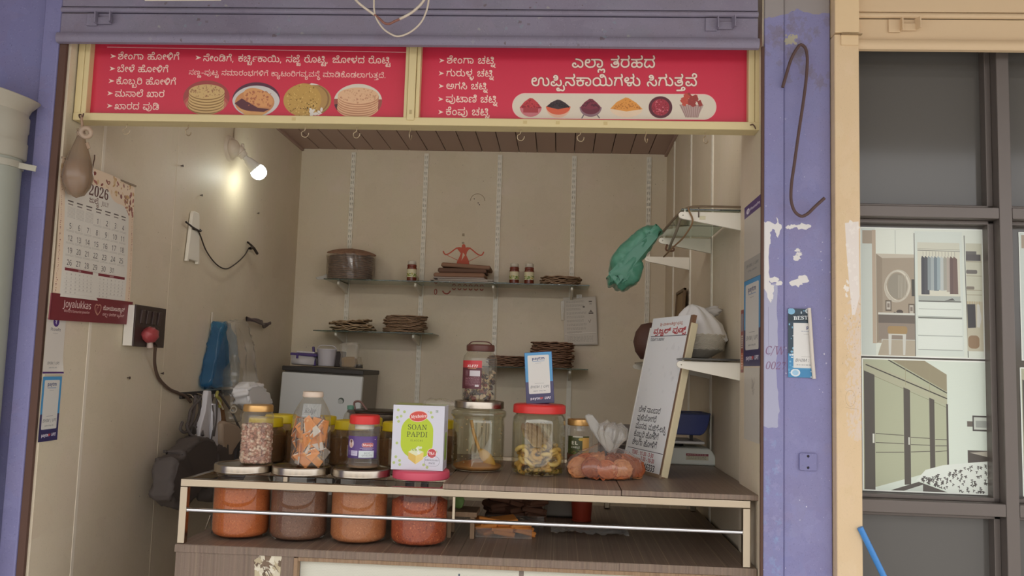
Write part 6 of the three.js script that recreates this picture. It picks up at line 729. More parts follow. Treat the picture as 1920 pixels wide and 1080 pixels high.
solo('blue_pole', T(cyl(0.0085, 0.0085, 1.4, 16), 0, 0, 0), std(0x3f86cc, 0.35), 'blue broom pole leaning in front of the dark window', 'pole', { pos: [1.155, 0.512, 0.03], rot: [0, 0, 0.4546] });
// ---------- posters on the neighbouring window ----------
const wardrobeTex = canvasTex(940, 1000, (x, w, h) => {
  rect(x, '#e2e9dc', 0, 0, w, h); rect(x, '#d3dcd3', 0, 0, 118, h); rect(x, '#aa9c88', 20, 24, 74, 104); rect(x, '#bfae98', 94, 20, 28, 880);
  rect(x, '#e6ecdf', 122, 16, 290, 190); line(x, '#9fa79d', 3, [272, 18], [272, 204]);
  rect(x, '#a99c88', 124, 206, 290, 690); poly(x, [[124, 206], [170, 240], [170, 860], [124, 900]], '#9c8f7b'); poly(x, [[124, 206], [414, 206], [414, 232], [170, 240]], '#c9c2b0');
  x.lineWidth = 7; for (let i = 0; i < 5; i++) { x.strokeStyle = i % 2 ? '#d9d5c4' : '#c5bfae'; x.beginPath(); x.ellipse(286 + rr(-6, 6), 455 + rr(-6, 6), 84 + i * 3, 112 + i * 3, rr(-0.3, 0.3), 0, 7); x.stroke(); } oval(x, '#9a9484', 286, 455, 74, 100); for (let i = 0; i < 6; i++) rect(x, '#b5ae9c', 290 + i * 11, 370, 5, 176);
  for (const [a, b] of [[192, 566], [366, 590]]) { rect(x, '#6d6254', a, b, 46, 84); rect(x, '#c6c0b2', a + 8, b + 10, 30, 62); rect(x, '#8a7f72', a + 14, b + 24, 18, 32); } oval(x, '#4f463e', 300, 654, 26, 16); oval(x, '#4f463e', 262, 664, 10, 8); rect(x, '#4c4a44', 392, 400, 22, 130);
  rect(x, '#d9dbd0', 136, 662, 278, 16); rect(x, '#6f665c', 138, 678, 276, 64); rect(x, '#94887a', 138, 742, 276, 130); rect(x, '#c8cabf', 160, 866, 254, 40); poly(x, [[140, 960], [170, 872], [414, 872], [414, 1000], [130, 1000]], '#b5ab96');
  rbox(x, '#a88d60', 206, 764, 150, 62, 22); for (const a of [222, 330]) poly(x, [[a - 10, 824], [a + 16, 824], [a + 8, 985], [a - 8, 985]], '#d3d4ca'); rect(x, '#d3d4ca', 220, 824, 120, 10);
  line(x, '#6f7169', 6, [416, 40], [416, 990]); rect(x, '#dbe4da', 420, 24, 360, 960); rect(x, '#d5d6c4', 440, 110, 320, 60); rect(x, '#dcdcca', 440, 176, 320, 360); line(x, '#8a8a7d', 5, [440, 172], [762, 176]); line(x, '#a3a396', 3, [440, 160], [762, 164]);
  const cl = ['#4b4d52', '#55575c', '#8f9a9c', '#a9b4b4', '#7c8a90', '#9fb0b4', '#c2c9c4', '#a8a79a', '#b5aca0', '#6d5a55', '#7a655d']; for (let i = 0; i < 11; i++) { const a = 474 + i * 24, l = i < 2 ? 300 : i > 8 ? 292 : 270 + rr(-8, 8); poly(x, [[a, 214], [a + 26, 236], [a + 30, 214 + l], [a - 8, 214 + l], [a - 6, 236]], cl[i]); line(x, '#77736a', 2, [a + 8, 180], [a + 8, 216]); }
  rect(x, '#b5bcb4', 444, 524, 316, 44); rect(x, '#5f605a', 444, 562, 320, 8); poly(x, [[640, 560], [700, 540], [720, 556]], '#5d5a57'); for (const [b, hh] of [[574, 110], [700, 130], [838, 100]]) { rect(x, '#e4ece2', 436, b, 334, hh); line(x, '#8f978e', 4, [436, b + hh], [770, b + hh]); } line(x, '#a3aaa1', 3, [444, 626], [764, 626]); rect(x, '#55574f', 440, 690, 330, 8);
  line(x, '#6f7169', 6, [796, 50], [810, 990]); rect(x, '#cfd0bb', 806, 110, 120, 500); for (const b of [250, 360, 470, 506]) { rect(x, '#b0ab92', 806, b, 116, 6); } rect(x, '#6f6c68', 806, 172, 80, 24); rect(x, '#625f5e', 806, 196, 112, 50); rbox(x, '#77736d', 806, 316, 84, 30, 10); rbox(x, '#8a8274', 806, 444, 60, 24, 8);
  rect(x, '#c9c4ac', 806, 560, 120, 380); for (let i = 0; i < 8; i++) line(x, '#b79a5c', 3, [812 + i * 13, 558], [812 + i * 13, 584]); poly(x, [[808, 582], [870, 580], [872, 760], [812, 764]], '#454345'); poly(x, [[884, 580], [900, 580], [916, 690], [900, 760], [880, 756]], '#d6d6cc'); rbox(x, '#9a8062', 812, 820, 84, 100, 30); rect(x, '#d9dcd2', 926, 20, 14, 960);
  line(x, '#f2f7ee', 9, [4, 4], [936, 4], [936, 996], [4, 996], [4, 4]); for (let i = 0; i < w; i += 5) for (let j = 0; j < h; j += 5) { x.globalAlpha = 0.16; rect(x, '#5d625d', i + ((j / 5) % 2) * 2.5, j, 1.6, 1.6); } x.globalAlpha = 1;
});
const bedroomTex = canvasTex(940, 1000, (x, w, h) => {
  rect(x, '#dde8da', 0, 0, w, h); poly(x, [[0, 0], [440, 0], [640, 130], [640, 800], [460, 860], [0, 1000]], '#b6bb9e'); poly(x, [[0, 20], [640, 260], [640, 340], [0, 110]], '#b7b89c'); poly(x, [[210, 0], [460, 0], [640, 110], [640, 240]], '#9c9478');
  for (const [a, b] of [[30, 60], [200, 20]]) line(x, '#3f3c36', 8, [a, b - 10], [640, a < 100 ? 292 : 250]); line(x, '#8a8a70', 3, [30, 110], [640, 360]); line(x, '#a19a7a', 3, [330, 0], [330, 200]); line(x, '#a19a7a', 3, [510, 60], [510, 250]);
  const col = (a, b, t) => poly(x, [[a, t], [b, t + (b - a) * 0.4], [b, 1000 - (a / 640) * 120], [a, 1000 - (a / 640) * 110]], '#57524b'); col(16, 96, 96); col(314, 362, 216); col(506, 544, 288); col(632, 646, 330);
  for (const [a, b, y0, y1] of [[100, 312, 570, 578], [100, 312, 638, 640], [100, 312, 712, 704], [364, 506, 590, 594], [364, 506, 645, 645], [364, 506, 700, 690], [546, 632, 600, 600], [546, 632, 648, 645], [546, 632, 692, 682]]) line(x, '#57524b', 5, [a, y0], [b, y1]);
  rect(x, '#dfe2d6', 78, 572, 14, 70); rect(x, '#dfe2d6', 346, 590, 10, 56); rect(x, '#6f685f', 786, 456, 44, 40); rect(x, '#4d4a46', 826, 412, 114, 116); rect(x, '#cfd6ca', 836, 424, 104, 92); rect(x, '#a3a8a0', 850, 450, 90, 50); rect(x, '#57504a', 786, 672, 154, 94); poly(x, [[800, 690], [940, 676], [940, 720]], '#b9b3a4');
  poly(x, [[180, 1000], [420, 920], [660, 1000]], '#57524c'); poly(x, [[280, 1000], [450, 940], [450, 1000]], '#cdd6cc'); poly(x, [[400, 910], [470, 830], [600, 790], [760, 770], [940, 750], [940, 1000], [660, 1000], [520, 930]], '#e6ede3');
  for (let i = 0; i < 130; i++) { const a = rr(440, 935), t = (a - 440) / 500, b = rr(900 - 130 * t - 10, 915 + 80 * Math.min(1, t * 2)); if (b < 780 - t * 20) continue; x.save(); x.translate(a, b); x.rotate(rr(-0.6, 0.6)); rect(x, '#4f4b47', -3, -9, 6, 18); rect(x, '#4f4b47', -9, -9, 18, 5); x.restore(); }
  line(x, '#f2f7ee', 10, [5, 5], [935, 5], [935, 995], [5, 995], [5, 5]); for (let i = 0; i < w; i += 5) for (let j = 0; j < h; j += 5) { x.globalAlpha = 0.16; rect(x, '#5d625d', i + ((j / 5) % 2) * 2.5, j, 1.6, 1.6); } x.globalAlpha = 1;
});
const poster = (x0, x1, y0, y1, tex, l) => solo('window_poster', T(new THREE.PlaneGeometry(x1 - x0, y1 - y0), (x0 + x1) / 2, (y0 + y1) / 2, -0.1066), std(0xffffff, 0.35, { map: tex }), l, 'poster');
poster(0.9, 1.263, 1.62, 2.009, wardrobeTex, 'upper window poster of a dressing table and an open wardrobe'); poster(0.903, 1.265, 1.225, 1.6145, bedroomTex, 'lower window poster of a bedroom with sliding wardrobes and a patterned bed');
poster(1.366, 1.73, 1.62, 2.004, wardrobeTex, 'edge of an upper window poster at the right rim of the picture'); poster(1.36, 1.73, 1.225, 1.6, bedroomTex, 'edge of a lower window poster at the right rim of the picture');

// ---------- the counter ----------
const CY = 1.0, RY = 1.2065; // counter top and rack board top
const bannerTex = canvasTex(2048, 512, (x, w, h) => { rect(x, '#d4d2c2', 0, 0, w, h); for (let i = 0; i < w; i += 7) for (let j = 0; j < h; j += 7) rect(x, '#c3c2b2', i + ((j / 7) % 2) * 3.5, j, 2.4, 2.4); line(x, '#56616d', 8, [738, 38], [738, 300]); kannada(x, 'ಪ್ರಜ್ವಲ್ ಫುಡ್ಸ್', 752, 1010, 150, 13, '#56616d'); kannada(x, 'ಶೇಂಗಾ ಹೋಳಿಗೆ', 1060, 1400, 190, 8, '#5f6168'); rect(x, '#7d7267', 1012, 0, 22, 180); });
const tornTex = canvasTex(256, 512, (x, w, h) => { rect(x, '#d2c8b0', 0, 0, w, h); for (let i = 0; i < 60; i++) blot(x, rr(0, w), rr(0, h), rr(6, 40), ['#ded6c0', '#c2b594', '#b8a98a', '#6d5a48'][i % 4], 0.7, 12); for (let i = 0; i < 16; i++) line(x, '#5d4c3e', rr(2, 7), [rr(60, 200), rr(60, 300)], [rr(100, 256), rr(60, 320)]); blot(x, 110, 60, 46, '#7a6552', 0.6); for (let i = 0; i < 30; i++) rect(x, '#e0d9c4', rr(0, 200), rr(0, h), rr(20, 60), 3); });
{
  const c = thing('shop_counter', 'wooden shop counter with a white printed front', 'counter', [0, 0, 0]);
  part('worktop', uvM(boxAt(-1.127, 0.583, 0.9765, CY, -1.1, -0.048, 0.002)), M.lam, c);
  part('edge_strip', uvM(boxAt(-1.127, 0.19, 0.977, 0.9985, -0.049, -0.0465, 0.0008)), M.lamPlain, c); part('edge_strip', uvM(boxAt(0.192, 0.583, 0.978, 1.0005, -0.049, -0.0462, 0.0008)), M.lamPlain, c);
  part('side_panel', uvM(boxAt(-1.125, -0.766, 0, 0.9765, -0.075, -0.053, 0.001)), M.lamPlain, c);
  part('end_panel', uvM(boxAt(-1.125, -1.105, 0, 0.9765, -1.08, -0.076)), M.lamPlain, c); part('end_panel', uvM(boxAt(0.56, 0.58, 0, 0.9765, -1.08, -0.076)), M.lamPlain, c);
  part('plywood_upright', uvM(boxAt(-0.7655, -0.7535, 0, 0.974, -0.075, -0.049, 0.001)), M.ply, c); part('plywood_rail', uvM(boxAt(-0.7535, 0.58, 0.9645, 0.976, -0.075, -0.051, 0.001)), M.ply, c);
  part('front_board', boxAt(-0.7535, 0.58, 0, 0.9645, -0.09, -0.078), M.white, c);
  part('printed_banner', T(new THREE.PlaneGeometry(1.32, 0.33), -0.092, 0.802, -0.0768), std(0xffffff, 0.6, { map: bannerTex }), c);
  const tp = [[-0.046, -0.06], [-0.04, 0.05], [-0.046, 0.08], [-0.03, 0.088], [-0.026, 0.1], [0.02, 0.104], [0.04, 0.1], [0.036, 0.03], [0.04, -0.02], [0.034, -0.09], [-0.02, -0.1]], rag = []; tp.forEach((p, i) => { const q = tp[(i + 1) % tp.length]; for (let k = 0; k < 6; k++) rag.push([p[0] + (q[0] - p[0]) * k / 6 + rr(-0.0016, 0.0016), p[1] + (q[1] - p[1]) * k / 6 + rr(-0.0016, 0.0016)]); });
  const g = extr(shapeOf(rag), 0.0006); { const uv = g.attributes.uv, p = g.attributes.position; for (let i = 0; i < p.count; i++) uv.setXY(i, p.getX(i) / 0.09 + 0.5, p.getY(i) / 0.2 + 0.5); } part('torn_sticker', T(g, -0.842, 0.882, -0.0528), std(0xffffff, 0.7, { map: tornTex }), c, 'torn pale sticker');
}
{
  const r = thing('display_rack', 'stainless steel rack standing on the counter', 'rack', [0, 0, 0]);
  const y0 = 1.168, y1 = 1.191, sq = 0.0028;
  part('front_rail', boxAt(-1.124, 0.567, y0, y1, -0.073, -0.05, sq), M.steel, r); part('rear_rail', boxAt(-1.124, 0.567, y0, y1, -1.05, -1.027, sq), M.steel, r);
  for (const x of [-1.124, 0.544]) part('side_rail', boxAt(x, x + 0.023, y0, y1 - 0.0005, -1.027, -0.073, sq), M.steel, r);
  for (const [x, z] of [[-1.124, -0.0735], [0.544, -0.0735], [-1.124, -1.05], [0.544, -1.05], [0.2, -1.05]]) part('leg', boxAt(x, x + 0.023, CY + 0.0005, y0, z, z + 0.0235, sq), M.steel, r);
  part('cross_rail', boxAt(-0.345, -0.325, y0 + 0.002, y1 - 0.001, -1.027, -0.073, sq), M.steel, r); part('cross_rail', boxAt(-1.1, -0.345, y0 + 0.002, y1 - 0.001, -0.35, -0.33, sq), M.steel, r);
  part('guard_bar', T(cyl(0.0062, 0.0062, 1.65, 20), -0.278, 1.0985, -0.0625, 0, 0, Math.PI / 2), M.chrome, r, 'shiny round bar');
  part('bar_hanger', boxAt(-0.3015, -0.2935, 1.0995, y0, -0.0665, -0.0585, 0.001), M.steel, r);
  for (const x of [-1.1, 0.545]) part('bar_collar', T(cyl(0.008, 0.008, 0.004, 16), x, 1.0985, -0.0625, 0, 0, Math.PI / 2), M.chrome, r);
}
solo('rack_board', uvM(boxAt(-0.331, 0.1925, 1.1915, RY, -0.74, -0.044, 0.0012)), M.lam, 'brown striped laminate board in the middle of the rack', 'board');
solo('rack_board', mg([uvM(boxAt(0.1945, 0.597, 1.1918, 1.208, -1.09, -0.0435, 0.003)), uvM(boxAt(0.1945, 0.42, 1.193, 1.2075, -0.0436, -0.0425, 0.0005))]), M.lamPlain, 'plain brown board at the right end of the rack under the scale', 'board');
solo('rack_board', uvM(boxAt(-1.12, -0.336, 1.1915, 1.2045, -0.95, -0.332, 0.001)), M.lamPlain, 'brown board behind the four big jars, under the yellow lidded jars', 'board');

// ---------- four big spice jars ----------
const powder = (base, a, b, size) => canvasTex(512, 256, (x, w, h) => { rect(x, base, 0, 0, w, h); for (let i = 0; i < 2600 / size; i++) { x.globalAlpha = rr(0.15, 0.6); blot(x, rnd() * w, rnd() * h, rr(0.7, 2.4) * size, rnd() < 0.5 ? a : b, 0.5, 7); } x.globalAlpha = 1; grain(x, w, h, 0.15, 1.4); }, true);
const bigJarGlass = lathe([[0.0, 0.001], [0.07, 0.001], [0.082, 0.006], [0.0885, 0.02], [0.0885, 0.152], [0.086, 0.166], [0.079, 0.178], [0.0775, 0.186], [0.082, 0.19], [0.0825, 0.196], [0.078, 0.2], [0.078, 0.205]], 64);
const steelLid = lathe([[0, 0.0225], [0.04, 0.0225], [0.082, 0.0218], [0.0835, 0.0245], [0.089, 0.0245], [0.0918, 0.021], [0.0918, 0.004], [0.093, 0.0025], [0.093, 0], [0.088, 0]], 64), plasticLid = lathe([[0, 0.028], [0.078, 0.028], [0.0865, 0.0255], [0.089, 0.02], [0.0895, 0.002], [0.0885, 0], [0.085, 0]], 64);
const fill = lathe([[0, 0.006], [0.07, 0.006], [0.081, 0.012], [0.0858, 0.024], [0.0858, 0.15], [0.08, 0.16], [0, 0.162]], 56);
function spiceJar(x, label, tex, lidLabel, pinkTop) {
  const t = thing('spice_jar', label, 'jar', [x, CY + 0.0005, -0.205]);
  part('contents', uvRound(pinkTop ? rumple(lathe([[0, 0.006], [0.07, 0.006], [0.081, 0.012], [0.0855, 0.024], [0.0855, 0.05], [0.0855, 0.076], [0.0855, 0.102], [0.0855, 0.13], [0.07, 0.138], [0, 0.13]], 72), 0.0014, 110) : fill.clone()), std(0xffffff, 0.9, { map: tex, bumpMap: tex, bumpScale: 0.001 }), t);
  part('glass', bigJarGlass, M.thinGlass, t);
  const l = part('lid', pinkTop ? plasticLid : steelLid, pinkTop ? M.pinkLid : M.steelDull, t, lidLabel); l.position.y = 0.201;
}
const jarXs = [-0.988, -0.8025, -0.6115, -0.421];
spiceJar(jarXs[0], 'big jar of orange brown spice powder, leftmost on the counter', powder('#b05c28', '#884014', '#d08448', 1.6), 'steel lid');
spiceJar(jarXs[1], 'big jar of dark brown spice powder, second from the left', powder('#704c36', '#4a3020', '#967258', 1.6), 'steel lid');
spiceJar(jarXs[2], 'big jar of light reddish brown spice powder, third from the left', powder('#a8683c', '#824a26', '#c48e60', 1.6), 'steel lid');
spiceJar(jarXs[3], 'big jar of coarse red chutney under the soan papdi box', powder('#9c4824', '#64200c', '#d88248', 2.2), 'pink plastic lid', true);
const LY = CY + 0.2265; // on top of the steel lids

// jar of nut sweets
{
  const t = thing('sweets_jar', 'clear jar of pinkish nut sweets with a gold lid on the leftmost big jar', 'jar', [-0.953, LY, -0.205]);
  part('plastic_body', lathe([[0, 0.001], [0.046, 0.001], [0.0505, 0.006], [0.0505, 0.03], [0.049, 0.035], [0.049, 0.135], [0.05, 0.15], [0.044, 0.16], [0.044, 0.166]], 48), M.clearPlastic, t);
  part('lid', lathe([[0, 0.185], [0.043, 0.185], [0.0465, 0.182], [0.047, 0.165], [0.044, 0.163]], 48), M.goldLid, t, 'gold lid');
  part('core', cyl(0.04, 0.04, 0.11, 24), std(0x9a7060, 0.9), t).position.y = 0.06;
  const geo = new THREE.IcosahedronGeometry(0.0062, 1), im = new THREE.InstancedMesh(geo, std(0xffffff, 0.55), 760), m = new THREE.Matrix4(), c = new THREE.Color();
  for (let i = 0; i < 760; i++) { const a = rnd() * 7, top = i > 680, q = top ? Math.sqrt(rnd()) * 0.04 : rr(0.039, 0.0445), y = top ? rr(0.116, 0.122) : rr(0.006, 0.12); m.compose(V(-0.953 + Math.cos(a) * q, LY + y, -0.205 + Math.sin(a) * q), new THREE.Quaternion().setFromEuler(new THREE.Euler(rnd() * 6, rnd() * 6, rnd() * 6)), V(rr(0.7, 1.1), rr(0.6, 0.9), rr(0.9, 1.3))); im.setMatrixAt(i, m); im.setColorAt(i, c.set(['#c9a090', '#b98a78', '#d8b8a4', '#a87a68', '#dcc8b8'][i % 5])); }
  im.name = 'nut_sweets'; im.userData = { label: 'pinkish nut sweets filling the gold lidded jar', category: 'sweets', kind: 'stuff' }; scene.add(im);
}
// jar of orange sachets
{
  const X = -0.778, Z = -0.205, t = thing('sachet_jar', 'clear jar with a narrow neck full of orange sachets on the second big jar', 'jar', [X, LY, Z]);
  part('plastic_body', lathe([[0, 0.001], [0.056, 0.001], [0.061, 0.007], [0.061, 0.04], [0.0595, 0.043], [0.0595, 0.048], [0.061, 0.051], [0.060, 0.15], [0.056, 0.165], [0.044, 0.19], [0.034, 0.205], [0.03, 0.212], [0.03, 0.218]], 48), M.clearPlastic, t);
  part('lid', lathe([[0, 0.232], [0.03, 0.232], [0.032, 0.23], [0.032, 0.224], [0.0328, 0.222], [0.0328, 0.216], [0.03, 0.214]], 40), std(0xd8c4b0, 0.4), t, 'pale lid');
  const tx = [['#e2913f', '#d98a44'], ['#e09a50', '#4a4048'], ['#dc8a3c', '#d2cdca'], ['#9a9088', '#e2954a']].map(([a, b]) => canvasTex(128, 128, (x, w, h) => { rect(x, a, 0, 0, w, h); rect(x, b, 0, 78, w, 50); x.save(); x.translate(64, 64); x.rotate(0.6); rect(x, '#5a4a4c', -34, -90, 9, 180); rect(x, '#e6dcd2', -24, -90, 7, 180); x.restore(); for (let i = 0; i < 7; i++) { x.globalAlpha = 0.6; rect(x, ['#f0c48a', '#b5652a', '#4d3a40'][i % 3], rr(8, 90), rr(8, 80), rr(10, 40), rr(4, 12)); } x.globalAlpha = 1; grain(x, w, h, 0.12); }));
  const g = (() => { const q = new RoundedBoxGeometry(0.058, 0.066, 0.007, 4, 0.003), p = q.attributes.position; for (let i = 0; i < p.count; i++) { const u = p.getX(i) / 0.029, v = p.getY(i) / 0.033; p.setZ(i, p.getZ(i) * (0.4 + 1.2 * (1 - u * u) * (1 - v * v)) + 0.003 * Math.sin(u * 2)); } q.computeVertexNormals(); return q; })();
  const mats = tx.map((m) => std(0xffffff, 0.35, { map: m }));
  for (let i = 0; i < 21; i++) { const lv = Math.floor(i / 7), a = (i % 7) * 0.9 + lv * 0.45, q = 0.042, o = solo('sachet', g, mats[(i * 3 + lv) % 4], 'orange and silver sachet in the narrow necked jar', 'sachet', { group: 'sachets in the narrow necked jar' }); o.position.set(X + Math.sin(a) * q, LY + 0.038 + lv * 0.039, Z + Math.cos(a) * q); o.rotation.order = 'YXZ'; o.rotation.set(rr(-0.12, 0.06), a + rr(-0.12, 0.12), rr(-0.9, 0.9)); }
  const silver = canvasTex(256, 128, (x, w, h) => { rect(x, '#b9bec4', 0, 0, w, h); x.globalAlpha = 0.5; for (let i = 0; i < 9; i++) line(x, i % 2 ? '#e3e7ea' : '#8a9098', 4, [rr(0, w), 0], [rr(0, w), h]); x.globalAlpha = 1; txt(x, 'Kolge', 110, 70, 60, '#6b7076', 'serif', 'center', 'italic'); });
  const s = solo('sachet', new RoundedBoxGeometry(0.07, 0.05, 0.006, 4, 0.0028), std(0xffffff, 0.3, { map: silver, metalness: 0.2 }), 'large silver sachet at the top of the narrow necked jar', 'sachet'); s.position.set(X, LY + 0.172, Z + 0.006); s.rotation.x = -0.35; s.scale.set(0.86, 0.9, 1);
}
// purple labelled jar
{
  const t = thing('labelled_jar', 'clear jar with a red lid and a purple label on the third big jar', 'jar', [-0.606, LY, -0.2]);
  part('plastic_body', lathe([[0, 0.001], [0.048, 0.001], [0.0515, 0.006], [0.0515, 0.02], [0.0495, 0.024], [0.0495, 0.1], [0.051, 0.105], [0.051, 0.125], [0.047, 0.135], [0.045, 0.14]], 48), M.clearPlastic, t);
  part('lid', lathe([[0, 0.165], [0.043, 0.165], [0.0465, 0.162], [0.0475, 0.158], [0.0475, 0.138], [0.045, 0.136]], 48), M.redLid, t, 'red lid'); part('lid_seal', T(cyl(0.03, 0.03, 0.014, 24), 0, 0.128, 0), std(0xd8d3c8, 0.6), t);
  const tex = canvasTex(512, 384, (x, w, h) => { rect(x, '#5d4280', 0, 0, w, h); rect(x, '#4a346c', 0, 280, w, 104); oval(x, '#d8c8c4', 90, 130, 50, 76); oval(x, '#6d4a44', 90, 90, 22, 30); poly(x, [[60, 190], [80, 120], [104, 120], [124, 190]], '#c9a094'); rbox(x, '#b04a50', 270, 110, 170, 76, 34); x.strokeStyle = '#e0bcb8'; x.lineWidth = 5; x.beginPath(); x.roundRect(270, 110, 170, 76, 34); x.stroke(); txt(x, 'Manjo', 355, 148, 50, '#f0dcd4'); rect(x, '#c9b8d0', 240, 200, 210, 5); fakeLines(x, '#cfc4d6', 280, 222, 150, 1, 8, 8); rect(x, '#cfd6d6', 224, 246, 230, 120); txt(x, 'BEST', 350, 290, 40, '#6d7478', 'serif', 'center', 'normal'); txt(x, 'QUALITY', 350, 330, 36, '#6d7478', 'serif', 'center', 'normal'); rect(x, '#d3cce0', 96, 250, 110, 86); fakeLines(x, '#6a5a80', 106, 262, 90, 5, 13, 5); fakeLines(x, '#b5a6c8', 10, 252, 74, 6, 14, 4); oval(x, '#e6e0ea', 470, 54, 8, 8); });
  part('label', T(new THREE.CylinderGeometry(0.0502, 0.0502, 0.068, 40, 1, true, -1.05, 2.2), 0, 0.066, 0), std(0xffffff, 0.4, { map: tex, side: THREE.DoubleSide }), t, 'purple label'); part('back_label', T(new THREE.CylinderGeometry(0.0501, 0.0501, 0.034, 12, 1, true, -1.5, 0.35), 0, 0.052, 0), std(0xd6d2c8, 0.5, { side: THREE.DoubleSide }), t);
  part('crumbs', T(cyl(0.045, 0.045, 0.006, 24), 0, 0.006, 0), std(0x8a6a4a, 0.9), t);
}
// box of soan papdi
{
  const t = thing('sweet_box', 'white and green soan papdi carton standing on the pink lid', 'box', [-0.428, CY + 0.2295, -0.2]); t.rotation.y = 0.02;
  const front = canvasTex(640, 800, (x, w, h) => {
    rect(x, '#d3d2dc', 0, 0, w, h); x.fillStyle = '#b6c928'; x.beginPath(); x.ellipse(308, 320, 200, 190, 0, Math.PI, 0); x.lineTo(508, 470); x.ellipse(308, 470, 200, 190, 0, 0, Math.PI); x.closePath(); x.fill();
    for (const [a, b] of [[62, 64], [140, 84], [100, 140], [54, 156], [72, 206], [470, 84], [488, 140], [62, 474], [56, 644], [104, 688], [34, 716], [108, 738], [404, 732], [448, 762], [548, 568]]) oval(x, '#b3c27a', a, b, 17, 17);
    x.save(); x.translate(316, 134); x.rotate(-0.1); oval(x, '#e9c8c2', 0, 0, 114, 70); oval(x, '#cf4a3e', 0, 2, 108, 62); txt(x, 'Mychoice', 0, 2, 52, '#f3e2de', 'serif', 'center', 'italic bold', 196); x.restore(); txt(x, '®', 436, 74, 20, '#8a8a94'); x.strokeStyle = '#6d7a60'; x.lineWidth = 3; x.strokeRect(532, 54, 26, 26); oval(x, '#5d8a4a', 545, 67, 7, 7);
    txt(x, 'SOAN', 308, 270, 88, '#3f4620', 'serif', 'center', 'normal', 280); txt(x, 'PAPDI', 308, 360, 88, '#3f4620', 'serif', 'center', 'normal', 280); txt(x, 'E L A I C H I', 306, 436, 30, '#3f4620', 'sans-serif', 'center', 'normal');
    poly(x, [[206, 580], [302, 620], [302, 728], [210, 662]], '#d9b75a'); poly(x, [[302, 620], [400, 578], [396, 660], [302, 728]], '#e6cb78'); poly(x, [[206, 578], [290, 536], [400, 574], [304, 624]], '#dfe2b8'); for (let i = 0; i < 14; i++) blot(x, rr(240, 360), rr(520, 590), rr(8, 22), ['#e9e9dc', '#d8dfc0', '#a9b86a'][i % 3], 0.5, 9);
    oval(x, '#f0e6e6', 500, 588, 60, 60); oval(x, '#c03f42', 500, 588, 54, 54); line(x, '#f4e8e6', 5, [456, 570], [476, 570]); line(x, '#f4e8e6', 4, [456, 580], [476, 580]); line(x, '#f4e8e6', 5, [460, 570], [476, 606]); txt(x, '5/-', 514, 590, 54, '#f4e8e6'); x.strokeStyle = '#8d8d98'; x.lineWidth = 4; x.beginPath(); x.roundRect(410, 628, 186, 116, 50); x.stroke(); txt(x, 'WHOLESALE', 503, 672, 26, '#6d6d78', 'serif'); txt(x, 'PACK', 503, 710, 28, '#6d6d78', 'serif');
  });
  const sideTex = canvasTex(256, 800, (x, w, h) => { rect(x, '#cdccd6', 0, 0, w, h); x.fillStyle = '#8fae3a'; x.beginPath(); x.roundRect(60, 330, 150, 360, 70); x.fill(); fakeLines(x, '#7d7a80', 40, 200, 170, 9, 13, 5); fakeLines(x, '#8a8790', 40, 710, 170, 5, 13, 5); });
  part('carton', T(box(0.1605, 0.198, 0.1, 0.001), 0, 0.0995, 0), std(0xd3d2dc, 0.5), t);
  part('front_print', T(new THREE.PlaneGeometry(0.16, 0.1975), 0, 0.0995, 0.0505), std(0xffffff, 0.42, { map: front }), t); part('side_print', T(new THREE.PlaneGeometry(0.0995, 0.1975), 0.0807, 0.0995, 0, 0, Math.PI / 2), std(0xffffff, 0.42, { map: sideTex }), t);
  part('top_flap', T(box(0.158, 0.001, 0.098), 0, 0.1992, 0, 0.03), std(0xb9c27a, 0.5), t);
}
solo('clear_wrap', rumple(T(new THREE.SphereGeometry(0.04, 28, 18, 0, 7, 0, 1.6), 0, 0, 0, 0, 0, 0, [1.25, 0.5, 0.9]), 0.004, 30), M.bag, 'crumpled clear wrap lying on the soan papdi carton', 'plastic', { pos: [-0.375, CY + 0.2295 + 0.2, -0.2] });

